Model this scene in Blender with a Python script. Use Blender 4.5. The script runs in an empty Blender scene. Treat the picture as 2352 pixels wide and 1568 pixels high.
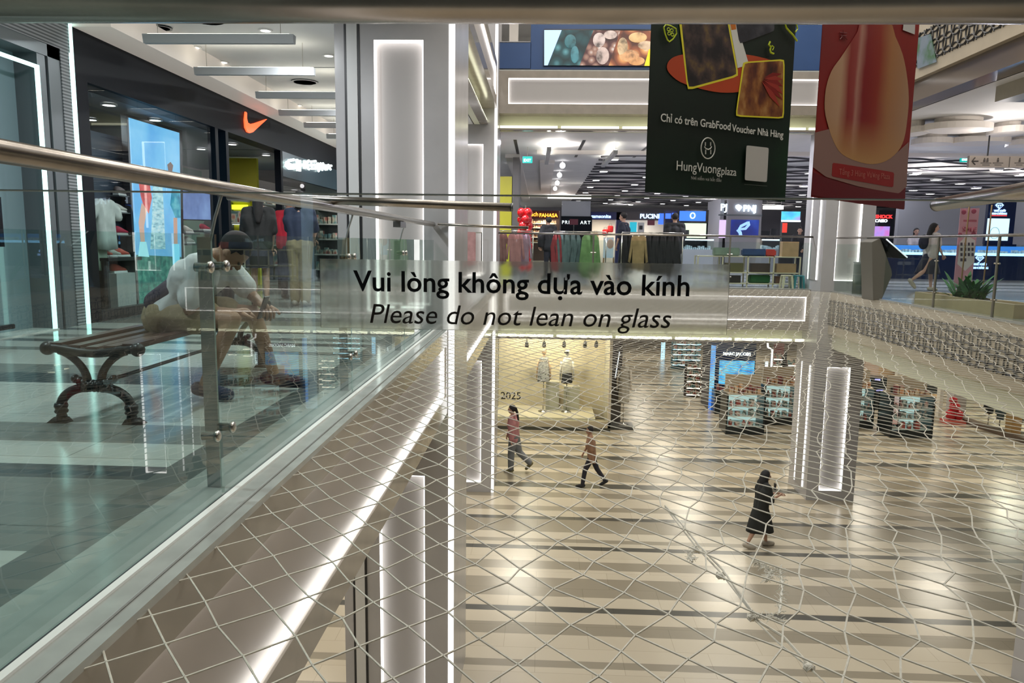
import bpy, bmesh, math, random
from mathutils import Vector, Matrix
R = random.Random(7)
S = bpy.context.scene
COL = S.collection
# ------------------------------------------------------------------ camera, world, exposure
F, PSI, TH, RHO = 1678.0, .0397, .1346, .0132
EYE = Vector((0, 0, .95))
_f = Vector((-math.sin(PSI)*math.cos(TH), math.cos(PSI)*math.cos(TH), -math.sin(TH)))
_r0 = Vector((math.cos(PSI), math.sin(PSI), 0)); _u0 = _r0.cross(_f)
CR = _r0*math.cos(RHO)+_u0*math.sin(RHO); CU = _u0*math.cos(RHO)-_r0*math.sin(RHO)
cam = bpy.data.cameras.new('camera'); camo = bpy.data.objects.new('camera', cam); COL.objects.link(camo)
cam.lens = F/2352*36; cam.sensor_width = 36; cam.clip_start = .02; cam.clip_end = 200
m = Matrix((CR, CU, -_f)).transposed().to_4x4(); m.translation = EYE; camo.matrix_world = m
S.camera = camo
S.view_settings.view_transform = 'Standard'; S.view_settings.look = 'None'
S.view_settings.gamma = 1; S.view_settings.use_curve_mapping = False
S.view_settings.exposure = 0.0
W = bpy.data.worlds.new('world'); S.world = W; W.use_nodes = True
W.node_tree.nodes['Background'].inputs[0].default_value = (1, .97, .92, 1)
W.node_tree.nodes['Background'].inputs[1].default_value = .62
cy = S.cycles
cy.use_denoising = True; cy.max_bounces = 7; cy.diffuse_bounces = 3; cy.glossy_bounces = 3
cy.transmission_bounces = 6; cy.transparent_max_bounces = 24; cy.caustics_reflective = False
cy.caustics_refractive = False; cy.sample_clamp_indirect = 4; cy.use_adaptive_sampling = True
cy.adaptive_threshold = .03
LIGHTS = []
def lamp(name, loc, power, size, col=(1, 1, 1), rot=(0, 0, 0), shape='DISK', spread=None):
    l = bpy.data.lights.new(name, 'AREA'); l.energy = power; l.shape = shape; l.size = size; l.color = col
    if spread: l.spread = spread
    o = bpy.data.objects.new(name, l); o.location = loc; o.rotation_euler = rot; COL.objects.link(o)
    return o
ZL = -4.68; H = 4.68
# atrium roof lamps (high over the void, above the frame)
for i, (x, y) in enumerate(((1, 4), (5, 4), (1, 9), (5, 9), (1, 14), (5, 14))):
    lamp('atrium_roof_lamp', (x, y, 9.6), 190, 3.0, (1, .95, .86))
# lower hall ceiling lamps
for y in (18.6, 23.5, 29, 36):
    for x in (-.5, 5, 10.5, 15.5):
        lamp('hall_lamp', (x, y, -1.32), 100, 1.1, (1, .92, .78))
for x, y in ((-.2, -1.2), (2.6, -1.2), (5.4, -1.2), (-4.2, 3), (-4.2, 7.5), (-4.2, 12), (-3.6, 16.5)):
    lamp('hall_lamp', (x, y, -1.32), 88, 1.2, (1, .93, .82))  # added out of view to brighten the lower columns and near floor
# far upper level ceiling lamps
for y in (18.3, 23.5, 30, 38):
    for x in (-1, 5, 10.5, 17):
        lamp('gallery_lamp', (x, y, 3.36), 130, .5, (.88, .88, 1))
# corridor ceiling lamps on the left
for y in (3.0, 6.2, 9.2, 12.2, 15.5, 19):
    lamp('corridor_lamp', (-2.9 if y > 5 else -3.1, y, 3.28), 62, .16, (.93, .97, 1))
# walkway right, beyond the lattice edge
for x, y in ((8.2, 7), (8.2, 12)):
    lamp('walkway_lamp', (x, y, 3.3), 90, .3, (1, .97, .95))
# upward lamps added to brighten the ceiling; only the hanging bars are real uplights
for x, y, z, p in ((.4, 19, 3.2, 26), (3.1, 19, 3.2, 26), (12.2, 24.1, 2.56, 80), (15.5, 24.1, 2.56, 70), (9.0, 31.2, 3.0, 60), (6.0, 28.2, 2.5, 60), (.9, 32.2, 2.6, 60), (1, 39.5, 2.8, 90), (9, 39.5, 2.8, 90), (17, 39.5, 2.8, 90), (5, 46, 2.8, 80), (14, 46, 2.8, 80), (8.6, 14.6, 2.7, 12)):
    lamp('uplight', (x, y, z), p, .25, (1, .93, .88), rot=(math.pi, 0, 0))
# fill lamps added by the right hand beam to brighten the round ceiling panels
for x in (8.8, 10.4, 12): lamp('disc_fill', (x, 12.75, 2.75), 16, .2, (1, .93, .85), rot=(math.radians(125), 0, 0))
# ------------------------------------------------------------------ helpers
def ray(px, py): return _f + CR*((px-1176)/F) - CU*((py-784)/F)
def U(px, py, ax, v):
    d = ray(px, py); i = 'xyz'.index(ax); return EYE + d*((v-EYE[i])/d[i])
def UP(px, py, p0, n):
    d = ray(px, py); return EYE + d*((Vector(p0)-EYE).dot(n)/d.dot(n))
MATS = {}
def M(name, col, rough=.5, metal=0, emit=0, ecol=None, var=0, scale=8, spec=.5, bump=0, coat=0):
    if name in MATS: return MATS[name]
    mt = bpy.data.materials.new(name); mt.use_nodes = True; nt = mt.node_tree; b = nt.nodes['Principled BSDF']
    c = (*col, 1)
    b.inputs['Base Color'].default_value = c; b.inputs['Roughness'].default_value = rough
    b.inputs['Metallic'].default_value = metal; b.inputs['Specular IOR Level'].default_value = spec
    b.inputs['Coat Weight'].default_value = coat
    if emit:
        b.inputs['Emission Color'].default_value = (*(ecol or col), 1); b.inputs['Emission Strength'].default_value = emit
    if var or bump:
        tc = nt.nodes.new('ShaderNodeTexCoord'); nz = nt.nodes.new('ShaderNodeTexNoise'); nz.inputs['Scale'].default_value = scale
        nz.inputs['Detail'].default_value = 4
        nt.links.new(tc.outputs['Object'], nz.inputs['Vector'])
        if var:
            rp = nt.nodes.new('ShaderNodeValToRGB')
            rp.color_ramp.elements[0].position = .3; rp.color_ramp.elements[1].position = .7
            rp.color_ramp.elements[0].color = tuple(max(0, x*(1-var)) for x in col)+(1,)
            rp.color_ramp.elements[1].color = tuple(min(1, x*(1+var)) for x in col)+(1,)
            nt.links.new(nz.outputs['Fac'], rp.inputs[0]); nt.links.new(rp.outputs[0], b.inputs['Base Color'])
        if bump:
            bp = nt.nodes.new('ShaderNodeBump'); bp.inputs['Strength'].default_value = bump
            nt.links.new(nz.outputs['Fac'], bp.inputs['Height']); nt.links.new(bp.outputs[0], b.inputs['Normal'])
    MATS[name] = mt; return mt
def E_(name, col, s): return M(name, tuple(c*.6 for c in col), .5, 0, s, col)
def glass(name, tint, ior=1.5, rough=0.0, gain=1.0):
    if name in MATS: return MATS[name]
    mt = bpy.data.materials.new(name); mt.use_nodes = True; nt = mt.node_tree; nt.nodes.clear()
    out = nt.nodes.new('ShaderNodeOutputMaterial'); mx = nt.nodes.new('ShaderNodeMixShader')
    tr = nt.nodes.new('ShaderNodeBsdfTransparent'); gl = nt.nodes.new('ShaderNodeBsdfGlossy'); fr = nt.nodes.new('ShaderNodeFresnel')
    tr.inputs[0].default_value = (*tint, 1); gl.inputs['Roughness'].default_value = rough; fr.inputs[0].default_value = ior
    ml = nt.nodes.new('ShaderNodeMath'); ml.operation = 'MULTIPLY'; ml.use_clamp = True; ml.inputs[1].default_value = gain
    gm = nt.nodes.new('ShaderNodeNewGeometry'); iv = nt.nodes.new('ShaderNodeMath'); iv.operation = 'SUBTRACT'; iv.inputs[0].default_value = 1
    m3 = nt.nodes.new('ShaderNodeMath'); m3.operation = 'MULTIPLY'; nt.links.new(gm.outputs['Backfacing'], iv.inputs[1])
    nt.links.new(fr.outputs[0], ml.inputs[0]); nt.links.new(ml.outputs[0], m3.inputs[0]); nt.links.new(iv.outputs[0], m3.inputs[1]); nt.links.new(m3.outputs[0], mx.inputs[0])
    nt.links.new(tr.outputs[0], mx.inputs[1]); nt.links.new(gl.outputs[0], mx.inputs[2]); nt.links.new(mx.outputs[0], out.inputs[0])
    MATS[name] = mt; return mt
def pattern(name, cols, scale=6, emit=0, kind='VORONOI', rough=.5, stretch=(1, 1, 1), pos=None):
    """picture-like print: blotches of several colours"""
    if name in MATS: return MATS[name]
    mt = bpy.data.materials.new(name); mt.use_nodes = True; nt = mt.node_tree; b = nt.nodes['Principled BSDF']
    tc = nt.nodes.new('ShaderNodeTexCoord'); mp = nt.nodes.new('ShaderNodeMapping'); mp.inputs['Scale'].default_value = stretch
    nt.links.new(tc.outputs['Object'], mp.inputs[0])
    if kind == 'VORONOI':
        tx = nt.nodes.new('ShaderNodeTexVoronoi'); tx.inputs['Scale'].default_value = scale; o = tx.outputs['Distance']
    else:
        tx = nt.nodes.new('ShaderNodeTexNoise'); tx.inputs['Scale'].default_value = scale; tx.inputs['Detail'].default_value = 5; o = tx.outputs['Fac']
    nt.links.new(mp.outputs[0], tx.inputs['Vector'])
    rp = nt.nodes.new('ShaderNodeValToRGB'); el = rp.color_ramp.elements
    n = len(cols); lo, hi = (0, .75) if kind == 'VORONOI' else (.3, .7)
    while len(el) < n: el.new(.5)
    for i, c in enumerate(cols):
        el[i].position = lo+(hi-lo)*i/(n-1); el[i].color = (*c, 1)
    nt.links.new(o, rp.inputs[0])
    if emit:
        b.inputs['Base Color'].default_value = (.02, .02, .02, 1)
        nt.links.new(rp.outputs[0], b.inputs['Emission Color']); b.inputs['Emission Strength'].default_value = emit
    else: nt.links.new(rp.outputs[0], b.inputs['Base Color'])
    b.inputs['Roughness'].default_value = rough
    MATS[name] = mt; return mt
def tag(o, label=None, cat=None, group=None, kind=None):
    for k, v in (('label', label), ('category', cat), ('group', group), ('kind', kind)):
        if v: o[k] = v
    return o
def T(name, label, cat, loc=(0, 0, 0), group=None):
    o = bpy.data.objects.new(name, None); o.empty_display_size = .1; o.location = loc; COL.objects.link(o)
    return tag(o, label, cat, group)
def link(o, parent=None):
    COL.objects.link(o)
    if parent is not None:
        o.parent = parent
        if parent.type == 'EMPTY': o.matrix_parent_inverse = Matrix.LocRotScale(parent.location, parent.rotation_euler, None).inverted()
    return o
class G:
    """collects shapes (world coordinates) for one mesh"""
    def __init__(s): s.b = bmesh.new(); s.mi = 0
    def face(s, pts):
        v = [s.b.verts.new(p) for p in pts]; f = s.b.faces.new(v); f.material_index = s.mi; return f
    def box(s, x0, x1, y0, y1, z0, z1):
        x0, x1 = sorted((x0, x1)); y0, y1 = sorted((y0, y1)); z0, z1 = sorted((z0, z1))
        v = [s.b.verts.new(p) for p in ((x0,y0,z0),(x1,y0,z0),(x1,y1,z0),(x0,y1,z0),(x0,y0,z1),(x1,y0,z1),(x1,y1,z1),(x0,y1,z1))]
        for q in ((3,2,1,0),(4,5,6,7),(0,1,5,4),(1,2,6,5),(2,3,7,6),(3,0,4,7)):
            s.b.faces.new([v[i] for i in q]).material_index = s.mi
        return s
    def hexa(s, a, b):
        """two quads a, b (lists of 4) joined"""
        v = [s.b.verts.new(p) for p in list(a)+list(b)]
        for q in ((3,2,1,0),(4,5,6,7),(0,1,5,4),(1,2,6,5),(2,3,7,6),(3,0,4,7)):
            s.b.faces.new([v[i] for i in q]).material_index = s.mi
        return s
    def prism(s, pts, off):
        off = Vector(off); a = [s.b.verts.new(p) for p in pts]; b = [s.b.verts.new(Vector(p)+off) for p in pts]; n = len(a)
        for q in (a[::-1], b): s.b.faces.new(q).material_index = s.mi
        for i in range(n): s.b.faces.new((a[i], a[(i+1) % n], b[(i+1) % n], b[i])).material_index = s.mi
        return s
    def tube(s, pts, r, n=8, cap=True, closed=False):
        pts = [Vector(p) for p in pts]; rs = r if isinstance(r, (list, tuple)) else [r]*len(pts); rings = []; k = len(pts)
        up = None
        for i, p in enumerate(pts):
            d = (pts[(i+1) % k]-pts[i-1]) if closed else (pts[min(i+1, k-1)]-pts[max(i-1, 0)])
            if d.length < 1e-9: d = Vector((0, 0, 1))
            d.normalize()
            if up is None or abs(up.dot(d)) > .95: up = Vector((0, 0, 1)) if abs(d.z) < .9 else Vector((1, 0, 0))
            a = d.cross(up).normalized(); b = a.cross(d); up = b
            rings.append([s.b.verts.new(p+(a*math.cos(2*math.pi*j/n)+b*math.sin(2*math.pi*j/n))*rs[i]) for j in range(n)])
        for i in range(k if closed else k-1):
            q, w = rings[i], rings[(i+1) % k]
            for j in range(n): s.b.faces.new((q[j], q[(j+1) % n], w[(j+1) % n], w[j])).material_index = s.mi
        if cap and not closed:
            s.b.faces.new(rings[0][::-1]).material_index = s.mi; s.b.faces.new(rings[-1]).material_index = s.mi
        return s
    def lathe(s, prof, c, n=20, ax=None, flat=1.0, cap=True):
        """prof: (r, h) pairs along axis ax from c"""
        ax = Vector(ax or (0, 0, 1)).normalized(); a = ax.orthogonal().normalized(); b = ax.cross(a); c = Vector(c); rings = []
        for r, h in prof: rings.append([s.b.verts.new(c+ax*h+(a*math.cos(2*math.pi*j/n)+b*flat*math.sin(2*math.pi*j/n))*max(r, 1e-4)) for j in range(n)])
        for q, w in zip(rings, rings[1:]):
            for j in range(n): s.b.faces.new((q[j], q[(j+1) % n], w[(j+1) % n], w[j])).material_index = s.mi
        if cap: s.b.faces.new(rings[0][::-1]).material_index = s.mi; s.b.faces.new(rings[-1]).material_index = s.mi
        return s
    def ball(s, c, r, seg=12, rot=None):
        r = r if isinstance(r, (list, tuple)) else (r, r, r)
        mt = Matrix.LocRotScale(Vector(c), rot, Vector(r))
        fs = bmesh.ops.create_uvsphere(s.b, u_segments=seg, v_segments=max(6, seg*2//3), radius=1, matrix=mt)
        for v in fs['verts']:
            for f in v.link_faces: f.material_index = s.mi
        return s
    def put(s, name, mat, parent=None, smooth=False, bevel=0):
        bmesh.ops.recalc_face_normals(s.b, faces=s.b.faces)
        if bevel: bmesh.ops.bevel(s.b, geom=[e for e in s.b.edges if e.calc_face_angle(0) > .5], offset=bevel, segments=2, affect='EDGES', clamp_overlap=True)
        me = bpy.data.meshes.new(name); s.b.to_mesh(me); s.b.free()
        for mm in (mat if isinstance(mat, (list, tuple)) else [mat]): me.materials.append(mm)
        if smooth: me.shade_smooth()
        return link(bpy.data.objects.new(name, me), parent)
def struct(o, label=None):
    o['kind'] = 'structure'
    if label: o['label'] = label
    return o
TMP = bpy.data.scenes.new('tmp'); TMPDG = None
def evalmesh(ob):
    TMP.collection.objects.link(ob); vl = TMP.view_layers[0]; vl.update(); dg = vl.depsgraph
    me = bpy.data.meshes.new_from_object(ob.evaluated_get(dg), depsgraph=dg)
    TMP.collection.objects.unlink(ob); bpy.data.objects.remove(ob); return me
def text(body, org, xd, yd, mat, parent, width=None, height=None, name='lettering', depth=.004, shear=0, bold=0, align='LEFT', spacing=1, yscale=1):
    """flat extruded lettering; org = left end of the baseline"""
    cu = bpy.data.curves.new('t', 'FONT'); cu.body = body; cu.size = 1; cu.extrude = .5; cu.shear = shear; cu.offset = bold; cu.space_character = spacing; cu.resolution_u = 3
    me = evalmesh(bpy.data.objects.new('t', cu))
    xs = [v.co.x for v in me.vertices]; ys = [v.co.y for v in me.vertices]
    x0, x1 = min(xs), max(xs)
    sc = width/(x1-x0) if width else height/(max(ys)-0)
    xd = Vector(xd).normalized(); yd = Vector(yd).normalized(); zd = xd.cross(yd); org = Vector(org)
    sh = {'LEFT': x0, 'CENTER': (x0+x1)/2, 'RIGHT': x1}[align]
    for v in me.vertices: v.co = org+xd*((v.co.x-sh)*sc)+yd*(v.co.y*sc*yscale)+zd*(v.co.z*depth)
    me.materials.clear(); me.materials.append(mat); me.name = name
    return link(bpy.data.objects.new(name, me), parent)
def copytree(o, parent=None):
    c = o.copy(); COL.objects.link(c)
    if parent: c.parent = parent; c.matrix_parent_inverse = o.matrix_parent_inverse.copy()
    for ch in o.children: copytree(ch, c)
    return c
# ------------------------------------------------------------------ materials
steel = M('brushed_steel', (.55, .52, .47), .22, 1, var=.08, scale=30)
steel_rail = M('handrail_steel', (.31, .28, .25), .27, 1, var=.12, scale=14)
dark_steel = M('dark_steel', (.22, .22, .22), .35, .8)
black = M('black', (.012, .012, .014), .4); blackg = M('black_gloss', (.012, .013, .016), .12)
white = M('white_paint', (.8, .79, .77), .5); offwhite = M('ceiling_white', (.72, .71, .70), .6, var=.03, scale=2)
stone = M('fascia_stone', (.27, .24, .205), .13, var=.08, scale=5)
ledge = M('ledge_stone', (.36, .37, .35), .14, var=.10, scale=9)
colgrey = M('column_panel', (.42, .41, .42), .25, var=.05, scale=3)
panel = M('recess_panel', (.33, .315, .31), .5); fpanel = M('fascia_recess', (.34, .30, .27), .4, var=.05, scale=3)
led = E_('led_white', (1, .96, .93), 4.0); ledcorner = E_('led_corner', (1, .98, .97), 1.6)
cove = E_('led_cove', (1, 1, .72), 2.6); covewall = M('cove_wall', (.75, .75, .58), .5)
cyanled = E_('led_cyan', (.60, 1, .93), 2.0)
gl_left = glass('balustrade_glass', (.85, .935, .915), 1.5, gain=1.35); gl_own = glass('front_glass', (.985, .995, .99), 1.45, gain=.8)
gl_shop = glass('shop_glass', (.93, .97, .97), 1.45); gl_far = glass('gallery_glass', (.90, .95, .93), 1.4)
beige = M('beige_stone', (.44, .38, .29), .3, var=.06, scale=4)
def UPm(name, c, r=.6): return M(name, c, r)
# ------------------------------------------------------------------ floors
def floor_mat(name, light, dark, joint, rough, bands=None, tile=1.2):
    """bands: list (y0, y1, colour) across the floor; the rest is the light tile with thin joints"""
    mt = bpy.data.materials.new(name); mt.use_nodes = True; nt = mt.node_tree; b = nt.nodes['Principled BSDF']
    tc = nt.nodes.new('ShaderNodeTexCoord'); sp = nt.nodes.new('ShaderNodeSeparateXYZ'); nt.links.new(tc.outputs['Object'], sp.inputs[0])
    mr = nt.nodes.new('ShaderNodeMapRange'); y0, y1 = bands[0][0], bands[-1][1]
    mr.inputs['From Min'].default_value = y0; mr.inputs['From Max'].default_value = y1
    nt.links.new(sp.outputs['Y'], mr.inputs[0])
    prev = None
    # chunks of ramps (32 stops each)
    ev = [(y0, light)]
    for a, c, col in bands: ev += [(a, col), (c, light)]
    out = None
    for k in range(0, len(ev), 30):
        seg = ev[k:k+30]; rp = nt.nodes.new('ShaderNodeValToRGB'); rp.color_ramp.interpolation = 'CONSTANT'
        el = rp.color_ramp.elements
        while len(el) < len(seg): el.new(.5)
        if len(seg) == 1: el[1].position = 1; el[1].color = (*seg[0][1], 1)
        for i, (y, c) in enumerate(seg): el[i].position = max(0, min(1, (y-y0)/(y1-y0))); el[i].color = (*c, 1)
        nt.links.new(mr.outputs[0], rp.inputs[0])
        if out is None: out = rp.outputs[0]
        else:
            cmpn = nt.nodes.new('ShaderNodeMath'); cmpn.operation = 'GREATER_THAN'; cmpn.inputs[1].default_value = (seg[0][0]-y0)/(y1-y0)
            nt.links.new(mr.outputs[0], cmpn.inputs[0]); mx = nt.nodes.new('ShaderNodeMix'); mx.data_type = 'RGBA'
            nt.links.new(cmpn.outputs[0], mx.inputs[0]); nt.links.new(out, mx.inputs[6]); nt.links.new(rp.outputs[0], mx.inputs[7]); out = mx.outputs[2]
    br = nt.nodes.new('ShaderNodeTexBrick'); br.inputs['Scale'].default_value = 1; br.inputs['Mortar Size'].default_value = .0035
    br.inputs['Brick Width'].default_value = tile; br.inputs['Row Height'].default_value = tile*.5; br.offset = .37
    br.inputs['Color1'].default_value = (1, 1, 1, 1); br.inputs['Color2'].default_value = (.94, .93, .92, 1); br.inputs['Mortar'].default_value = (*joint, 1)
    nt.links.new(tc.outputs['Object'], br.inputs['Vector'])
    m2 = nt.nodes.new('ShaderNodeMix'); m2.data_type = 'RGBA'; m2.blend_type = 'MULTIPLY'; m2.inputs[0].default_value = 1
    nt.links.new(out, m2.inputs[6]); nt.links.new(br.outputs['Color'], m2.inputs[7]); nt.links.new(m2.outputs[2], b.inputs['Base Color'])
    nz = nt.nodes.new('ShaderNodeTexNoise'); nz.inputs['Scale'].default_value = 2.5
    nt.links.new(tc.outputs['Object'], nz.inputs['Vector'])
    r2 = nt.nodes.new('ShaderNodeMapRange'); r2.inputs['To Min'].default_value = rough*.93; r2.inputs['To Max'].default_value = rough*1.08
    nt.links.new(nz.outputs['Fac'], r2.inputs[0]); nt.links.new(r2.outputs[0], b.inputs['Roughness'])
    return mt
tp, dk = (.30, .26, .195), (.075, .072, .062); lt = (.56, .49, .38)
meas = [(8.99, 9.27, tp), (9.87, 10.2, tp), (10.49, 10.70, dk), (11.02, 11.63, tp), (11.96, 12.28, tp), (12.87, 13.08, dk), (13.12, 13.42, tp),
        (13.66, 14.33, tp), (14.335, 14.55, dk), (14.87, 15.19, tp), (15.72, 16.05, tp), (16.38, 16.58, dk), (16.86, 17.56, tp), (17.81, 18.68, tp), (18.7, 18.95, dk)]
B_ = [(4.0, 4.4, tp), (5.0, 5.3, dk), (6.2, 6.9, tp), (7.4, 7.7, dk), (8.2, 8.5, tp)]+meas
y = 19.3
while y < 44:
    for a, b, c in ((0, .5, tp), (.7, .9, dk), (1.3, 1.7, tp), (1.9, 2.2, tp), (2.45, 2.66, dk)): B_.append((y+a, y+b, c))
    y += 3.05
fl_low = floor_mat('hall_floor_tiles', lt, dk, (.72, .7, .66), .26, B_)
g = G(); g.box(-13, 30, -3, 46, ZL-.2, ZL); struct(g.put('floor_lower', fl_low))
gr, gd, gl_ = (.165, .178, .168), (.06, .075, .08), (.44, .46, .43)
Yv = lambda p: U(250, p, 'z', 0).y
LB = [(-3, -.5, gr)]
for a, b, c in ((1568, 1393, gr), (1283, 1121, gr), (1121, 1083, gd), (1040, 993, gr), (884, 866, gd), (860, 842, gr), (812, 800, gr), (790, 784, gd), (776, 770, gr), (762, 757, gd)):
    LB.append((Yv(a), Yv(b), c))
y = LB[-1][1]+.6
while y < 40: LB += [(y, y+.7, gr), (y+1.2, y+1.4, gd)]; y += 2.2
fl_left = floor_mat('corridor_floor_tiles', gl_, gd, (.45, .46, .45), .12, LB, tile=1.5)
bord = M('border_tile', (.12, .13, .125), .14, var=.05, scale=6)
g = G(); g.box(-12, -1.55, -3, 40, -.08, 0); struct(g.put('floor_left', fl_left))
g = G(); g.box(-1.55, -1.172, -3, 40, -.08, 0); struct(g.put('floor_border', bord))
far_fl = floor_mat('gallery_floor_tiles', (.50, .50, .52), gd, (.45, .46, .45), .14, [(16.56, 16.9, gr), (18, 18.3, gd), (19.4, 20, gr), (21.5, 21.8, gd), (23.5, 24.2, gr), (26, 26.3, gd), (29, 30, gr), (33, 33.4, gd), (37, 38, gr), (42, 42.5, gd), (46, 49, gr)])
g = G(); g.box(-1.172, 34, 16.60, 52, -.08, 0); struct(g.put('floor_far', far_fl))
g = G(); g.box(6.26, 34, -3, 16.60, -.08, 0); struct(g.put('floor_right', far_fl))
g = G(); g.box(-1.172, 6.26, -3, .62, -.08, 0); struct(g.put('floor_near', bord))
# ------------------------------------------------------------------ slab edges
class Fr:
    """box builder along a slab edge: t along it, o outward, z up"""
    def __init__(s, ax, plane, sign): s.ax, s.p, s.s = ax, plane, sign
    def box(s, g, t0, t1, o0, o1, z0, z1):
        a, b = s.p+s.s*o0, s.p+s.s*o1
        if s.ax == 'x': g.box(a, b, t0, t1, z0, z1)
        else: g.box(t0, t1, a, b, z0, z1)
def slab_edge(name, fr, t0, t1, zr, recs, depth, ceil=True):
    g = G()
    fr.box(g, t0, t1, -depth, -.07, zr-.92, zr-.08)
    fr.box(g, t0, t1, -.07, 0, zr-.17, zr-.02); fr.box(g, t0, t1, -.07, 0, zr-.92, zr-.715)
    e = [t0]+[v for r in recs for v in r]+[t1]
    for a, b in zip(e[::2], e[1::2]):
        if b-a > .01: fr.box(g, a, b, -.07, 0, zr-.715, zr-.17)
    o = struct(g.put(name, stone))
    g = G(); fr.box(g, t0, t1, -.36, .0, zr-.02, zr+.004); struct(g.put('trim_ledge', ledge), )
    for a, b in recs:
        g = G(); fr.box(g, a+.02, b-.02, -.075, -.062, zr-.70, zr-.185); g.put('recess_panel', fpanel if fr.ax == 'x' else panel, o)
        g = G(); fr.box(g, a, b, -.062, -.022, zr-.713, zr-.70); fr.box(g, a, b, -.062, -.022, zr-.185, zr-.172)
        fr.box(g, a, a+.012, -.062, -.022, zr-.70, zr-.185); fr.box(g, b-.012, b, -.062, -.022, zr-.70, zr-.185)
        g.put('light_strip', led, o)
    g = G(); fr.box(g, t0, t1, -depth, -.36, zr-1.25, zr-.92); g.put('cove_wall', covewall, o)
    g = G(); fr.box(g, t0, t1, -.36, -.19, zr-1.25, zr-1.205); g.put('cove_ledge', stone, o)
    g = G(); t = t0+.02
    while t < t1-.2:
        u = min(t+1.28, t1-.02); fr.box(g, t, u, -.25, -.21, zr-1.203, zr-1.15); t = u+.08
    g.put('cove_light', cove, o)
    return o
frL, frF, frR = Fr('x', -1.016, 1), Fr('y', 16.564, -1), Fr('x', 6.223, -1)
LRECS = [(.8, 7.75), (9.5, 15.9)]
for zr in (0, H):
    slab_edge('slab_left' if zr == 0 else 'slab_left_upper', frL, -3, 16.7, zr, LRECS, .5)
    slab_edge('slab_far' if zr == 0 else 'slab_far_upper', frF, -1.016, 6.223, zr, [(-.81, 5.92)], .5)
    # right edge with lattice screen
    g = G(); fr = frR
    fr.box(g, -3, 16.7, -.5, 0, zr-.92, zr-.02); o = struct(g.put('slab_right' if zr == 0 else 'slab_right_upper', beige))
    g = G(); fr.box(g, -3, 16.7, -.36, .01, zr-.02, zr+.004); struct(g.put('trim_ledge', ledge))
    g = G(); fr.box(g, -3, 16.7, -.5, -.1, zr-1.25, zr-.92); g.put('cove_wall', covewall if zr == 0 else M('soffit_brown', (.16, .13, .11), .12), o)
    g = G(); rr, sp_ = .148, .209
    yv = 7.5
    while yv < 16.3:
        for k in range(-1, 4):
            for off in (0,):
                cyy, czz = yv, zr-.457+(k-1.5)*sp_
                pts = [Vector((6.213, cyy+rr*math.cos(a*math.pi/12), czz+rr*math.sin(a*math.pi/12))) for a in range(24)]
                run = []
                for i in range(25):
                    p = pts[i % 24]
                    if zr-.735 < p.z < zr-.18: run.append(p)
                    else:
                        if len(run) > 1: g.tube(run, .0125, 4, False)
                        run = []
                if len(run) > 1: g.tube(run, .0125, 4, False)
        yv += sp_
    o2 = g.put('lattice_screen', black, o)
g = G(); g.box(-12, -1.5, -3, 40, -1.25, -.08); g.box(-1.5, 34, 17.05, 52, -1.25, -.08); g.box(6.7, 34, -3, 17.05, -1.25, -.08); struct(g.put('slab_core', M('lower_ceiling', (.55, .52, .46), .6, var=.03)))
g = G(); g.box(-12, -1.5, -3, 40, H-1.25, H); g.box(-1.5, 34, 17.05, 52, H-1.25, H); g.box(6.7, 34, -3, 17.05, H-1.25, H); struct(g.put('ceiling_gallery', offwhite))
g = G(); g.box(-1.5, 6.7, -3, .35, H-1.25, H); struct(g.put('ceiling_near', offwhite))  # unseen; put in to keep light off the banner fronts
CZ = H-1.25   # 3.43 ceiling of the camera's level
# ------------------------------------------------------------------ columns
def column(name, x0, x1, y0, y1, px0, px1, strip_side=None, sidepanel=False, corner='r'):
    g = G()
    g.box(x0, x1, y0+.10, y1, ZL, 9.3)
    zz = [ZL]
    for zr in (ZL, 0, H): zz += [zr+.225, zr+3.02]
    zz.append(9.3)
    g.box(x0, px0, y0, y0+.10, ZL, 9.3); g.box(px1, x1, y0, y0+.10, ZL, 9.3)
    for a, b in zip(zz[::2], zz[1::2]): g.box(px0, px1, y0, y0+.10, a, b)
    o = struct(g.put(name, colgrey))
    for zr in (ZL, 0, H):
        a, b = zr+.225, zr+3.02
        g = G(); g.box(px0+.012, px1-.012, y0+.085, y0+.099, a+.012, b-.012); g.put('light_panel', panel, o)
        g = G(); g.box(px0, px0+.012, y0+.01, y0+.085, a, b); g.box(px1-.012, px1, y0+.01, y0+.085, a, b)
        g.box(px0+.012, px1-.012, y0+.01, y0+.085, a, a+.012); g.box(px0+.012, px1-.012, y0+.01, y0+.085, b-.012, b); g.put('light_strip', led, o)
        if sidepanel:
            ya, yb = sidepanel
            g = G(); g.box(x0-.012, x0-.004, ya, yb, a, b); g.put('side_light_panel', panel, o)
            g = G(); g.box(x0-.02, x0-.002, ya-.05, ya, a, b); g.box(x0-.02, x0-.002, yb, yb+.05, a, b); g.put('side_light_strip', ledcorner, o)
    if corner:
        g = G()
        if corner == 'r': g.box(x1-.055, x1+.004, y0-.004, y0+.05, ZL, 9.3)
        g.put('corner_light', ledcorner, o)
    return o
cA = column('column_near_left', -2.21, -.954, 7.886, 9.35, -1.796, -1.276)
g = G(); 
for x in (-2.095, -1.955): g.box(x-.012, x+.012, 7.878, 7.90, ZL, 9.3)
g.put('groove', black, cA)
g = G(); g.box(-2.08, -1.97, 7.872, 7.89, ZL, 9.3); g.put('trim_strip', M('trim_silver', (.6, .6, .6), .3), cA)
column('column_far_left', -2.3, -1.012, 15.97, 17.3, -1.815, -1.303)
column('column_far_right', 6.0, 7.05, 16.02, 17.2, 6.269, 6.772, sidepanel=(16.3, 16.75), corner=None)
column('column_near_right', U(2345, 1347, 'y', 9.3).x, 7.4, 8.2, 9.3, 6.7, 7.1, corner=None)
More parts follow.
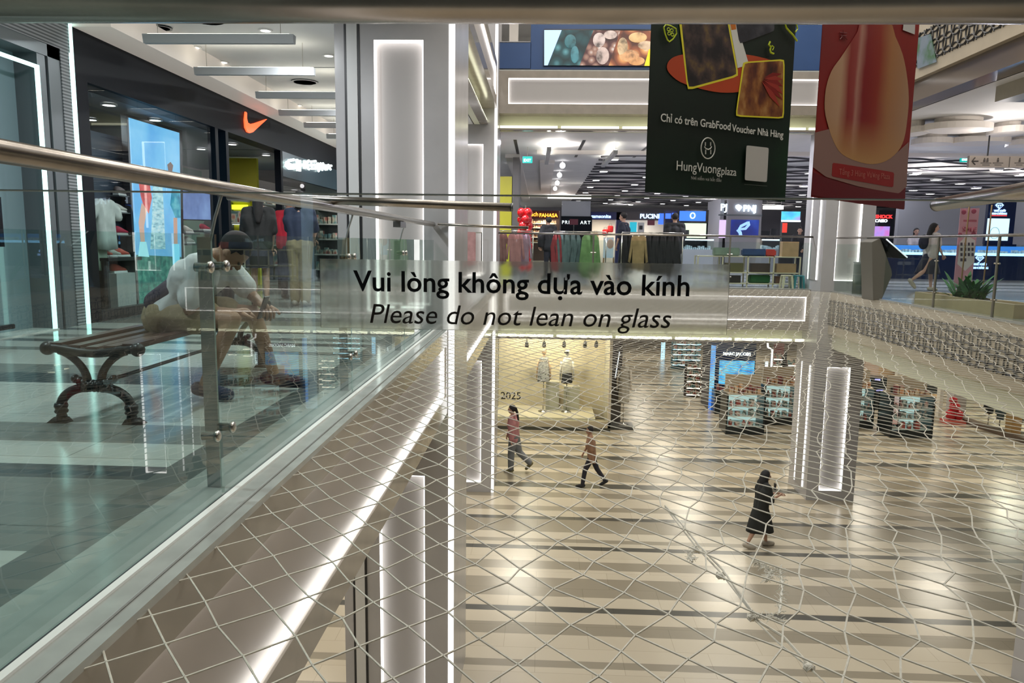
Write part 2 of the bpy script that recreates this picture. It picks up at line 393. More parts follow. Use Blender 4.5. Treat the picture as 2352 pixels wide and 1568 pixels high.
# ------------------------------------------------------------------ outer walls and rear
wallm = M('wall_paint', (.55, .54, .52), .6, var=.03)
g = G(); g.box(-13, 34, -3.2, -3, ZL, H); struct(g.put('wall_rear', M('rear_wall', (.10, .10, .10), .7)))  # unseen dark wall, put in to shade the banners from behind the viewer
g = G(); g.box(-13.2, -13, -3, 52, ZL, 10); struct(g.put('wall_left', wallm))
g = G(); g.box(34, 34.2, -3, 52, ZL, 10); struct(g.put('wall_right', wallm))
g = G(); g.box(-13, 34, 52, 52.2, 0, 10); struct(g.put('wall_far', M('far_wall', (.36, .35, .40), .6)))
g = G(); g.box(-13, 34, 46, 46.2, ZL, -.1); struct(g.put('wall_far_lower', M('far_wall_low', (.30, .28, .26), .6)))
# ------------------------------------------------------------------ railings
GX = -1.172
def left_rail():
    t = T('glass_railing', 'long glass balustrade with steel handrail along the bench corridor', 'railing', (GX, 1, 0))
    g = G(); g.tube([(GX, -1.5, 1.131), (GX, 7.86, 1.131)], .027, 16); g.put('handrail', steel_rail, t, True)
    for a, b in ((-1.5, 2.553), (2.577, 4.412), (4.436, 6.15), (6.174, 7.86)):
        g = G(); g.box(GX-.006, GX+.006, a, b, .012, .965); g.put('glass_panel', gl_left, t)
    g = G(); g.box(GX+.012, GX+.036, -1.5, 7.86, .004, .012); g.put('base_channel', M('channel_white', (.80, .80, .77), .3), t)
    g = G(); g.box(GX+.006, GX+.012, -1.5, 7.86, .0, .012); g.put('gasket', black, t)
    for y in (.9, 2.565, 4.424, 6.162):
        g = G(); g.box(GX-.098, GX-.046, y+.094, y+.106, 0, .955); g.tube([(GX-.05, y+.1, .94), (GX-.03, y+.1, 1.02), (GX, y+.1, 1.11)], .006, 8); p = g.put('post', M('post_grey', (.42, .44, .44), .35, .4), t)
        for z in (.85, .24):
            for dy in (-.03, .10):
                g = G(); g.lathe([(.016, -.05), (.016, 0), (.021, .0), (.022, .009), (.014, .014)], (GX+.002, y+dy, z), 16, (1, 0, 0)); g.put('standoff', steel, p, True)
left_rail()
t = T('glass_railing', 'glass balustrade right before the viewer with a printed warning strip', 'railing', (0, .55, 0))
g = G(); g.tube([(-1.172, .55, 1.135), (1.25, .55, 1.135)], .0285, 20); g.put('handrail', steel_rail, t, True)
g = G(); g.box(-1.12, 1.25, .545, .557, .03, .984); g.put('glass_panel', gl_own, t)
g = G(); g.box(-1.12, 1.25, .546, .556, .984, .9848); g.put('edge_trim', M('edge_trim', (.75, .75, .70), .3), t)
g = G(); g.box(-1.12, 1.25, .535, .567, 0, .035); g.put('base_channel', steel, t)
for x in (-.95, 1.1):
    g = G(); g.box(x-.025, x+.025, .50, .512, 0, 1.12); g.put('post', dark_steel, t)
def frosted():
    mt = bpy.data.materials.new('frosted_film'); mt.use_nodes = True; nt = mt.node_tree; nt.nodes.clear(); N = nt.nodes.new
    out = N('ShaderNodeOutputMaterial'); mx = N('ShaderNodeMixShader'); m2 = N('ShaderNodeMixShader'); m3 = N('ShaderNodeMixShader')
    tr = N('ShaderNodeBsdfTransparent'); rf = N('ShaderNodeBsdfRefraction'); df = N('ShaderNodeBsdfDiffuse'); tl = N('ShaderNodeBsdfTranslucent')
    rf.inputs['Roughness'].default_value = .17; rf.inputs['IOR'].default_value = 1.06; tr.inputs[0].default_value = (.96, .96, .95, 1)
    rf.inputs[0].default_value = (.98, .98, .96, 1); df.inputs[0].default_value = (.5, .5, .47, 1); tl.inputs[0].default_value = (.6, .6, .56, 1)
    mx.inputs[0].default_value = .68; m2.inputs[0].default_value = .10; m3.inputs[0].default_value = .4
    nt.links.new(tr.outputs[0], mx.inputs[1]); nt.links.new(rf.outputs[0], mx.inputs[2])
    nt.links.new(df.outputs[0], m3.inputs[1]); nt.links.new(tl.outputs[0], m3.inputs[2])
    nt.links.new(mx.outputs[0], m2.inputs[1]); nt.links.new(m3.outputs[0], m2.inputs[2]); nt.links.new(m2.outputs[0], out.inputs[0]); return mt
a, b = U(735, 594, 'y', .545), U(1668, 768, 'y', .545)
g = G(); g.box(a.x, b.x, .5435, .5448, b.z, a.z); film = g.put('warning_film', frosted(), t)
ink = M('print_black', (.012, .010, .010), .6)
p = U(812, 667, 'y', .543); q = U(1583, 676, 'y', .543)
text('Vui lòng không dựa vào kính', p, (1, 0, 0), (0, 0, 1), ink, film, width=q.x-p.x, depth=.0004, bold=.014)
p = U(850, 741, 'y', .543); q = U(1541, 750, 'y', .543)
text('Please do not lean on glass', p, (1, 0, 0), (0, 0, 1), M('print_dark', (.09, .068, .05), .6), film, width=q.x-p.x, depth=.0004, shear=.21, bold=.0)
# stray steel rails reaching over the void, each carried by a balustrade
def pole(label, pts, r):
    t = T('steel_pole', label, 'pole', pts[0])
    g = G(); g.tube(pts, r, 16); g.put('tube', steel_rail, t, True)
    g = G(); d = (Vector(pts[-1])-Vector(pts[-2])).normalized(); e = Vector(pts[-1])
    g.tube([e-d*.004, e+d*.006], [r*1.06, r*.98], 16); g.put('end_cap', dark_steel, t, True)
    return t
pole('thick steel tube lying across the corridor handrail, its capped end out over the void', [U(523, 455, 'y', 4.05)+Vector((0, 0, .012)), U(1176, 478, 'y', 4.05)+Vector((0, 0, .004))], .023)
t = pole('thin steel tube reaching out past the lit corner pillar beside red balloons', [(-1.12, 7.84, 1.131), U(1212, 523, 'y', 8.0)], .016)
g = G(); c = U(918, 508, 'x', GX); g.box(c.x-.03, c.x+.03, c.y-.12, c.y+.12, 1.06, 1.105); g.put('bracket', dark_steel, t)
a = U(2152, 470, 'z', 1.13); b = U(2352, 438, 'z', 1.13); c = b+(b-a)*2.37
pole('stout steel handrail end coming in from the right, above the floor edge planter', [c, b, a], .027)
def flat_rail(name, label, pts, zr, posts, r=.022, seg=None):
    a, b = Vector(pts[0]), Vector(pts[1]); d = (b-a).normalized()
    t = T(name, label, 'railing', a)
    up = Vector((0, 0, zr)); g = G(); g.tube([a+up, b+up], r, 10); g.put('handrail', steel_rail, t, True)
    n = Vector((d.y, -d.x, 0))*.005; z0, z1 = Vector((0, 0, .02)), Vector((0, 0, zr-.13))
    ps = sorted([0]+[(Vector(p)-a).dot(d) for p in posts]+[(b-a).length])
    for u, v in zip(ps, ps[1:]):
        p, q = a+d*(u+.015), a+d*(v-.015)
        g = G(); g.hexa([p-n+z0, q-n+z0, q-n+z1, p-n+z1], [p+n+z0, q+n+z0, q+n+z1, p+n+z1]); g.put('glass_panel', gl_far, t)
    for u in ps[1:-1]:
        p = a+d*u; g = G(); g.tube([p, p+up], .02, 8); po = g.put('post', M('post_steel', (.30, .28, .24), .35, .9), t)
        for z in (.25, .75):
            g = G(); g.tube([p+Vector((0, 0, z))-d*.06, p+Vector((0, 0, z))+d*.06], .013, 8); g.put('standoff', steel, po)
    return t
flat_rail('glass_railing', 'far glass balustrade with thin handrail in front of the clothes racks', [(-1.0, 16.62, 0), (5.99, 16.62, 0)], 1.158, [(U(x, 600, 'y', 16.62).x, 16.62, 0) for x in (1362, 1675)])
flat_rail('glass_railing', 'right glass balustrade on slender posts before the blue jewellery counter', [(6.27, 15.98, 0), (6.27, 3.5, 0)], 1.135, [(6.27, U(x, 600, 'x', 6.27).y, 0) for x in (2005, 2152, 2291)]+[(6.27, 6.2, 0)])
# ------------------------------------------------------------------ shop line on the left (plane x = -4.99)
SX = -4.99
slat = bpy.data.materials.new('slat_cladding'); slat.use_nodes = True; nt = slat.node_tree; b = nt.nodes['Principled BSDF']
tc = nt.nodes.new('ShaderNodeTexCoord'); wv = nt.nodes.new('ShaderNodeTexWave'); wv.bands_direction = 'Z'; wv.inputs['Scale'].default_value = 9.5
rp = nt.nodes.new('ShaderNodeValToRGB'); rp.color_ramp.elements[0].color = (.05, .06, .065, 1); rp.color_ramp.elements[1].color = (.32, .33, .34, 1)
nt.links.new(tc.outputs['Object'], wv.inputs['Vector']); nt.links.new(wv.outputs['Fac'], rp.inputs[0]); nt.links.new(rp.outputs[0], b.inputs['Base Color'])
navy = M('navy_facade', (.002, .004, .008), .5, spec=.15); greym = M('grey_metal', (.16, .18, .19), .35, .5)
# first shop: slatted portal with cyan light lines
sh = T('storefront', 'grey slatted shop portal edged with glowing cyan light lines', 'shop', (SX, 6, 0))
g = G(); g.box(SX-.25, SX, -3, 7.80, 2.86, CZ); g.box(SX-.25, SX, 7.64, 7.78, 0, 2.86); g.put('slat_surround', slat, sh)
g = G(); g.box(SX-.3, SX-.26, -3, 7.44, 0, 2.86); g.put('glazing', M('dusk_glass', (.20, .27, .30), .06, spec=.8), sh)
g = G(); g.box(SX-.26, SX-.02, 7.30, 7.42, 0, 2.74); g.box(SX-.26, SX-.01, 7.45, 7.64, 0, 2.86); g.box(SX-.26, SX-.01, -3, 7.64, 2.74, 2.86); g.put('portal_frame', greym, sh)
g = G(); g.box(SX-.02, SX+.012, 7.255, 7.285, .0, 2.60); g.box(SX-.02, SX+.012, -3, 7.285, 2.585, 2.615); g.put('light_line', cyanled, sh)
g = G(); g.box(SX-.02, SX+.014, 7.80, 7.84, 0, CZ-.12); g.box(SX-.02, SX+.014, -3, 7.84, CZ-.14, CZ-.11); g.put('light_line', cyanled, sh)
g = G(); g.box(SX-.5, SX+.02, -3, 7.3, 0, .012); g.put('sill', M('sill_white', (.6, .62, .58), .25), sh)
g = G(); c = U(10, 755, 'x', SX+.03); g.box(SX-.02, SX+.05, c.y-.3, c.y+.12, c.z-.01, c.z+.035); g.put('door_closer', blackg, sh, bevel=.006)
g = G(); c = U(3, 540, 'x', SX+.03); g.box(SX-.0, SX+.04, c.y-.03, c.y+.02, .85, 1.3); g.put('door_handle', blackg, sh)
# second shop: dark sports shop
ns = T('storefront', 'black sports shop with a red tick emblem on its deep fascia', 'shop', (SX, 11, 0))
g = G(); g.box(SX-.3, SX, 7.84, 14.12, 2.62, 3.14); g.put('fascia', navy, ns)
g = G(); g.box(SX-.18, SX, 7.86, 8.07, 0, 2.62); g.put('pier', navy, ns)
for y in (11.25, 11.62, 14.04): 
    g = G(); g.box(SX-.12, SX, y-.05, y+.05, 0, 2.62); g.put('mullion', navy, ns)
g = G(); g.box(SX-.05, SX-.038, 8.07, 11.2, .12, 2.62); g.put('window_pane', gl_shop, ns)
g = G(); g.box(SX-.1, SX, 8.07, 11.2, 0, .12); g.put('plinth', black, ns)
sw = [(1640,745),(1634,800),(1638,850),(1652,880),(1668,887),(1688,881),(1782,794),(1700,822),(1672,828),(1655,818),(1648,790),(1648,752)]
g = G(); g.prism([U(x/2.904, y/2.904, 'x', SX+.03) for x, y in sw], (-.025, 0, 0)); g.put('tick_emblem', E_('red_neon', (1, .10, .03), 2.2), ns)
g = G(); g.box(SX-4.2, SX-.3, 8.0, 8.06, 0, 2.64); g.box(SX-4.3, SX-4.2, 8, 14.1, 0, 2.64); g.put('inner_wall', M('shop_dark', (.014, .02, .03), .5), ns)
g = G(); g.box(SX-4.2, SX-.32, 7.9, 14.08, 2.64, 2.70); g.put('inner_ceiling', M('shop_ceiling', (.13, .15, .18), .5), ns)
g = G(); g.box(SX-4.2, SX-.3, 8.06, 14.08, -.0, .01); g.put('inner_floor', M('shop_floor', (.07, .06, .06), .2), ns)
for i, (px, py) in enumerate(((250, 238), (356, 273), (208, 272), (462, 340), (533, 329), (611, 354))):
    q = U(px, py, 'z', 2.635)
    if q.x > SX-.2: q.x = SX-.4
    d = T('downlight', 'round recessed spotlight in the dark sports shop ceiling', 'light', q, 'sports shop downlights')
    g = G(); g.lathe([(.10, .02), (.10, -.004), (.075, -.004), (.075, .02)], q-Vector((0, 0, .02)), 16, cap=False); g.put('trim_ring', white, d)
    g = G(); g.lathe([(.074, 0), (.074, .01)], q-Vector((0, 0, .022)), 16); g.put('lens', E_('lens_white', (1, .98, .94), 6), d)
lamp('shop_lamp', (SX-1.2, 9.2, 2.6), 26, .2, (.85, .95, 1)); lamp('shop_lamp', (SX-1.6, 12.5, 2.6), 26, .2, (1, .95, .85))
# tall advertising screen in the window
def area(name, mat, pts, x, parent, off=.006): 
    g = G(); g.prism([U(px, py, 'x', x) for px, py in pts], (-off, 0, 0)); return g.put(name, mat, parent)
DX = -5.6
ds = T('display_screen', 'tall bright sportswear screen behind the sports shop window', 'screen', (DX, 10.5, 0))
area('housing', black, [(290, 262), (418, 300), (424, 700), (312, 716)], DX-.01, ds, .08)
sky = pattern('screen_sky', ((.10, .40, .85), (.20, .58, .95), (.32, .70, 1)), 1.3, 1.0, 'NOISE')
area('picture', sky, [(296, 270), (412, 305), (418, 660), (316, 668)], DX, ds)
area('picture_lawn', pattern('screen_lawn', ((.0, .10, .10), (.02, .22, .18), (.10, .40, .30)), 14, .8, 'NOISE'), [(313, 585), (417, 590), (419, 690), (317, 704)], DX+.004, ds, .004)
area('picture_tower', pattern('screen_tower', ((.15, .40, .5), (.5, .85, .95), (.8, 1, 1)), 9, .9, 'NOISE', stretch=(1, 1, 3)), [(352, 425), (373, 425), (377, 500), (380, 572), (346, 572), (350, 500)], DX+.006, ds, .005)
area('picture_runner', pattern('screen_coral', ((.5, .05, .06), (.9, .14, .14), (1, .28, .2)), 8, .8, 'NOISE'), [(320, 422), (344, 422), (349, 455), (342, 490), (330, 470), (324, 450)], DX+.008, ds, .006)
area('picture_leg', E_('screen_skin', (.75, .45, .36), .7), [(326, 466), (338, 480), (331, 520), (333, 560), (324, 560), (319, 510)], DX+.007, ds, .005)
area('picture_shoe', E_('screen_shoe', (.45, .85, .95), .9), [(322, 555), (336, 555), (343, 590), (318, 588)], DX+.008, ds, .005)
area('picture_figure', pattern('screen_teal', ((.02, .15, .3), (.04, .40, .6), (.2, .7, .8)), 6, .8, 'NOISE'), [(396, 430), (413, 435), (415, 500), (404, 500), (392, 470)], DX+.008, ds, .006)
area('picture_limb', E_('screen_skin', (.75, .45, .36), .7), [(399, 500), (407, 500), (408, 560), (400, 560)], DX+.007, ds, .005)
area('picture_head', E_('screen_head', (.30, .2, .18), .6), [(385, 378), (392, 372), (398, 380), (395, 396), (388, 396)], DX+.008, ds, .006)
area('picture_boot', E_('screen_boot', (.25, .75, 1), 1.0), [(396, 560), (412, 560), (414, 640), (398, 620)], DX+.008, ds, .005)
ds2 = T('display_screen', 'smaller pale blue screen hung deeper beside the tall sportswear one', 'screen', (DX-.3, 12, 0))
area('housing', black, [(420, 428), (501, 430), (502, 508), (420, 505)], DX-.32, ds2, .05)
area('picture', pattern('screen_pale', ((.10, .16, .42), (.20, .30, .65), (.28, .42, .8)), 2.5, .8, 'NOISE'), [(421, 430), (500, 432), (500, 505), (421, 503)], DX-.3, ds2)
# T-shirts, shoes and stand in the shop window
def tee(name, label, cat, c, wid, hgt, mat, parent=None, sleeve=.16, ax='x', thick=.09, group=None, long=False, flare=1.0):
    """a hanging or worn top as a padded outline with shoulders, sleeves and neck"""
    w, h = wid/2, hgt; c = Vector(c)
    pr = [(-.18*wid, 0), (-w*.62, -.03*h), (-w*.8, -.08*h)]
    pr += [(-w*(1.12 if long else 1.3), -(.75 if long else .34)*h), (-w*(.86 if long else .95), -(.78 if long else .42)*h), (-w*.66, -.30*h)]
    pr += [(-w*.68*flare, -h*.97), (0, -h), (w*.68*flare, -h*.97), (w*.66, -.30*h)]
    pr += [(w*(.86 if long else .95), -(.78 if long else .42)*h), (w*(1.12 if long else 1.3), -(.75 if long else .34)*h), (w*.8, -.08*h), (w*.62, -.03*h), (.18*wid, 0), (0, -.05*h)]
    d = {'x': Vector((0, 1, 0)), 'y': Vector((1, 0, 0))}[ax]; n = {'x': Vector((thick, 0, 0)), 'y': Vector((0, thick, 0))}[ax]
    g = G(); g.prism([c+d*a+Vector((0, 0, b))-n/2 for a, b in pr], n)
    bmesh.ops.triangulate(g.b, faces=[f for f in g.b.faces if len(f.verts) > 4])
    bmesh.ops.subdivide_edges(g.b, edges=g.b.edges[:], cuts=2, use_grid_fill=True)
    for v in g.b.verts:
        o = v.co-c; s = o.dot(d); k = math.sin(s*34/wid*.5+o.z*5)*.012+math.sin(s*71/wid*.4)*.006
        v.co += n.normalized()*k
    o = g.put(name, mat, parent, True)
    return tag(o, label, cat, group) if label else o
cloth = lambda n, c: M(n, c, .85, var=.18, scale=7)
def mannequin(label, base, h, cols, shirt=True, bottom=None, head=True, ax='x'):
    t = T('mannequin', label, 'mannequin', base); b = Vector(base)
    skin = cols['skin']
    g = G(); g.lathe([(.16, 0), (.16, .012), (.02, .02), (.014, .05)], b, 20); g.tube([b+Vector((0, 0, .02)), b+Vector((0, 0, h*.52))], .012, 8); g.put('stand', steel, t, True)
    g = G(); z = b+Vector((0, 0, h*.5))
    g.lathe([(.13, 0), (.16, .06*h), (.115, .17*h), (.15, .27*h), (.17, .34*h), (.06, .375*h), (.045, .40*h), (.045, .43*h)], z, 18, flat=.7)
    d = Vector((0, 1, 0)) if ax == 'x' else Vector((1, 0, 0))
    for s in (-1, 1): g.tube([z+d*s*.165+Vector((0, 0, .33*h)), z+d*s*.20+Vector((0, 0, .18*h)), z+d*s*.21+Vector((0, 0, .02*h))], [.045, .036, .024], 10)
    if head: g.ball(z+Vector((0, 0, .475*h)), (.075, .075, .105)); 
    g.put('body', skin, t, True)
    for nm, mt, z0, z1, r0, r1, rm in cols['wear']:
        g = G(); k = 14; prof = []
        for i in range(k+1):
            u = i/k; prof.append((r0*(1-u)+r1*u+rm*math.sin(u*math.pi), (z0*(1-u)+z1*u)*h))
        g.lathe(prof, b, 28, flat=.72)
        for v in g.b.verts:
            a = math.atan2(v.co.y-b.y, v.co.x-b.x); v.co += Vector((math.cos(a), math.sin(a), 0))*.008*math.sin(a*9)*(1 if v.co.z < b.z+.7*h else 0)
        g.put(nm, mt, t, True)
    return t
q = U(240, 600, 'x', -5.35)
st = T('display_stand', 'low black bench stand of trainers in the sports shop window', 'stand', (-5.45, q.y+.2, 0))
a, b2 = U(210, 560, 'x', -5.45), U(290, 565, 'x', -5.45)
g = G(); g.box(-5.7, -5.25, a.y, b2.y, .66, .70); g.put('top', black, st)
for yy in (a.y+.05, b2.y-.05):
    g = G(); g.box(-5.65, -5.30, yy-.02, yy+.02, .02, .66); g.put('leg', black, st)
def shoe(label, c, col, dirn=1, parent=None, s=1.0, ax='y', group=None):
    t = T('sports_shoe', label, 'shoe', c, group); c = Vector(c)
    D = Vector((0, dirn, 0)) if ax == 'y' else Vector((dirn, 0, 0)); Sd = Vector((D.y, -D.x, 0))
    secs = [(-.13, .05, .035, .10), (-.06, .055, .04, .10), (0, .05, .04, .085), (.06, .045, .045, .06), (.12, .03, .045, .045), (.155, .02, .03, .03)]
    g = G(); rings = []
    for x, h0, w, h in secs: rings.append([g.b.verts.new(c+D*x*s+Sd*w*s*math.cos(a)+Vector((0, 0, .02*s+h*s*.5*(1+math.sin(a))))) for a in [2*math.pi*j/12 for j in range(12)]])
    for p, q_ in zip(rings, rings[1:]):
        for j in range(12): g.b.faces.new((p[j], p[(j+1) % 12], q_[(j+1) % 12], q_[j]))
    g.b.faces.new(rings[0][::-1]); g.b.faces.new(rings[-1]); g.put('upper', col, t, True)
    g = G(); g.hexa([c+D*-.14*s+Sd*-.04*s, c+D*.16*s+Sd*-.04*s, c+D*.16*s+Sd*.04*s, c+D*-.14*s+Sd*.04*s], [c+D*-.14*s+Sd*-.04*s+Vector((0, 0, .028*s)), c+D*.165*s+Sd*-.03*s+Vector((0, 0, .028*s)), c+D*.165*s+Sd*.03*s+Vector((0, 0, .028*s)), c+D*-.14*s+Sd*.04*s+Vector((0, 0, .028*s))]); g.put('sole', white, t)
    return t
coral = M('shoe_coral', (.75, .12, .08), .6, var=.1); shw = M('shoe_white', (.7, .68, .62), .6, var=.1); shred = M('shoe_red', (.45, .02, .06), .6, var=.1)
for i, (px, py, mt, lb) in enumerate(((236, 558, coral, 'coral trainer at the left end of the window stand'), (256, 556, shw, 'white trainer on the window stand beside the coral ones'), (276, 558, coral, 'coral trainer at the right end of the window stand'))):
    c = U(px, py, 'x', -5.45); shoe(lb, (-5.45, c.y, .70), mt, 1)
c = U(268, 582, 'x', -5.4); 
bx = tag(G().box(-5.5, -5.3, c.y-.2, c.y+.22, .01, .50).put('display_block', M('block_white', (.5, .5, .48), .5)), 'pale display block under the window stand bench', 'block')
shoe('coral trainer turned sideways on the pale block below the stand', (-5.4, c.y, .50), coral, 1)
pg = T('shoe_wall', 'dark peg wall with ledges of trainers beside the tall screen', 'display', (-5.75, 9.5, 0))
a, b2 = U(205, 500, 'x', -5.8), U(296, 500, 'x', -5.8)
g = G(); g.box(-5.86, -5.8, 8.3, b2.y-.02, .02, 2.3); g.put('panel', M('peg_wall', (.03, .05, .08), .5), pg)
for k, (px, py, mt, lb) in enumerate(((273, 478, shw, 'white trainer on the upper peg ledge by the tall screen'), (279, 440, M('shoe_dk', (.2, .15, .15), .6), 'dark trainer on the topmost peg ledge by the tall screen'), (276, 530, shred, 'dark red trainer on the middle peg ledge by the tall screen'))):
    c = U(px, py, 'x', -5.7)
    g = G(); g.box(-5.8, -5.62, c.y-.2, c.y+.2, c.z-.07, c.z-.055); g.put('shelf_ledge', greym, pg)
    shoe(lb, (-5.7, c.y, c.z-.055), mt, 1)
for k, (px, py, mt) in enumerate(((430, 528, shw), (433, 552, shw), (470, 523, shred), (474, 552, shw))):
    c = U(px, py, 'x', -5.95)
    shoe(('white trainer on the upper step', 'white trainer on the lower step', 'red and white trainer on the upper step', 'pale trainer on the lower step')[k]+(' right of the tall screen' if k < 2 else ' behind the glass clamp post'), (-5.95, c.y, c.z-.05), mt, 1)
    tag(G().box(-6.05, -5.85, c.y-.25, c.y+.25, c.z-.08, c.z-.05).put('wall_shelf', greym), 'narrow grey shoe shelf right of the tall screen', 'shelf', 'narrow shoe shelves')
q = U(246, 457, 'x', -5.3)
tee('t_shirt', 'white T-shirt hung in the sports shop window', 'shirt', (-5.35, q.y, q.z), .52, .62, cloth('tee_white', (.62, .64, .60)))
q = U(240, 515, 'x', -5.3)
tee('t_shirt', 'grey-green vest hung below the white T-shirt in the window', 'shirt', (-5.4, q.y-.02, q.z), .44, .56, cloth('tee_sage', (.32, .38, .30)))
# graffiti-lettered shop beyond
gs = T('storefront', 'glazed shop with white graffiti neon lettering past the sports shop', 'shop', (SX, 16, 0))
g = G(); g.box(SX-.06, SX-.045, 14.15, 18.1, 0, 2.2); g.put('window_pane', gl_shop, gs)
g = G(); g.box(SX-.3, SX, 14.12, 18.2, 2.62, 3.14); g.put('fascia', navy, gs); g = G(); g.box(SX-3.5, SX-.32, 14.15, 18.2, 2.64, 2.70); g.put('inner_ceiling', M('shop_ceiling', (), .5), gs)
neon = E_('neon_white', (.85, 1, .97), 3.0)
strokes = [[(1960,1065),(1925,1072),(1908,1085),(1945,1095),(1908,1108),(1925,1122),(1965,1120)], [(1980,1060),(1985,1140)], [(1960,1100),(2015,1098)], [(2000,1068),(2000,1142)], [(2030,1070),(2030,1125)], [(2030,1097),(2060,1072)], [(2030,1097),(2062,1128)],
           [(2105,1075),(2075,1078),(2080,1125),(2108,1122)], [(2080,1100),(2100,1099)], [(2118,1085),(2125,1140),(2140,1088)], [(2148,1135),(2155,1090),(2172,1132)], [(2180,1130),(2190,1100),(2205,1130)], [(1905,1100),(2210,1105)]]
g = G()
for s in strokes: g.tube([U(x/2.904, y/2.904, 'x', SX+.03) for x, y in s], .028, 6)
lt_ = g.put('neon_lettering', neon, gs)
g = G(); g.box(SX-.03, SX, 14.1, 18.15, 2.15, 2.62); g.put('sign_board', M('sign_teal', (.01, .04, .06), .3), gs)
g = G(); g.box(SX-3.6, SX-3.5, 14.2, 18.2, 0, 2.6); g.put('back_wall', M('mint_wall', (.35, .45, .38), .5), gs)
lamp('shop_lamp', (SX-1.5, 16, 2.55), 40, .3, (.9, 1, .93))
for k in range(3):
    rk = T('display_shelf', 'stocked shelf bay inside the graffiti-lettered shop', 'shelf', (SX-1.2, 14.8+k*1.2, 0), 'graffiti shop shelf bays')
    g = G(); g.box(SX-1.5, SX-1.46, 14.5+k*1.15, 15.5+k*1.15, 0, 1.9); g.put('back_panel', M('shelf_dark', (.05, .06, .06), .5), rk)
    for z in (.35, .8, 1.25, 1.7):
        g = G(); g.box(SX-1.46, SX-1.1, 14.5+k*1.15, 15.5+k*1.15, z, z+.03); sf = g.put('shelf_board', M('shelf_lit', (.5, .5, .46), .5), rk)
        g = G()
        for q in range(6): g.box(SX-1.4, SX-1.15, 14.54+k*1.15+q*.16, 14.65+k*1.15+q*.16, z+.03, z+.13+R.random()*.16)
        tag(g.put('goods', pattern('goods_mix', ((.05, .04, .04), (.4, .1, .08), (.5, .45, .35), (.1, .2, .2)), 7, 0), sf), kind='stuff')
# yellow shop wall glimpsed through the open doorway, and the corridor end
yl = T('storefront', 'yellow shop wall with lit yellow sign at the corridor bend', 'shop', (-5.8, 15.5, 0))
g = G(); a, b2 = U(506, 470, 'y', 15.2), U(592, 470, 'y', 15.2); g.box(a.x, b2.x, 15.2, 15.3, 0, 2.6); g.put('wall_panel', M('yellow_wall', (.50, .46, .02), .5), yl)
a, b2 = U(531, 470, 'y', 15.15), U(568, 481, 'y', 15.15); g = G(); g.box(a.x, b2.x, 15.12, 15.2, b2.z, a.z); g.put('lit_sign', E_('yellow_lit', (.85, 1, .05), 1.4), yl)
a, b2 = U(533, 503, 'y', 15.15), U(556, 516, 'y', 15.15); g = G(); g.box(a.x, b2.x, 15.12, 15.2, b2.z, b2.z+.03); g.box(a.x, b2.x, 15.12, 15.2, a.z-.03, a.z); g.put('price_sign', E_('sign_white', (.9, 1, 1), 1.6), yl)
ce = T('shop_counter', 'dark counter with a white light line at the corridor end', 'counter', (-3.7, 18, 0))
a, b2 = U(636, 545, 'y', 18), U(706, 545, 'y', 18); g = G(); g.box(a.x, b2.x, 18, 18.8, 0, .98); g.put('body', navy, ce)
g = G(); g.box(a.x, b2.x, 17.98, 18, a.z-.02, a.z+.03); g.put('light_line', E_('line_white', (.8, .9, 1), 3), ce)
g = G(); g.box(a.x-.1, b2.x+.2, 20.2, 20.3, 0, 2.5); g.put('back_board', M('board_dark', (.02, .02, .03), .4), ce)
g = G(); g.box(-5, -2.3, 24, 24.2, 0, CZ); struct(g.put('wall_corridor_end', M('mint_wall', (.35, .45, .38), .5)))
rk = T('display_shelf', 'tall shelf of dark goods beside the big pillar at the corridor end', 'shelf', (-2.9, 17, 0))
a, b2 = U(722, 500, 'y', 17), U(768, 500, 'y', 17)
g = G(); g.box(a.x, b2.x+.1, 17.2, 17.26, 0, 1.75); g.put('back_panel', M('shelf_dark', (.05, .06, .06), .5), rk)
for z in (.25, .6, .95, 1.3, 1.65):
    g = G(); g.box(a.x, b2.x+.1, 16.95, 17.2, z, z+.03); sf = g.put('shelf_board', M('shelf_lit', (.5, .5, .46), .5), rk)
    g = G()
    for q in range(5): g.box(a.x+.02+q*.1, a.x+.09+q*.1, 17.0, 17.15, z+.03, z+.12+R.random()*.12)
    tag(g.put('goods', pattern('goods_mix', (), 7), sf), kind='stuff')
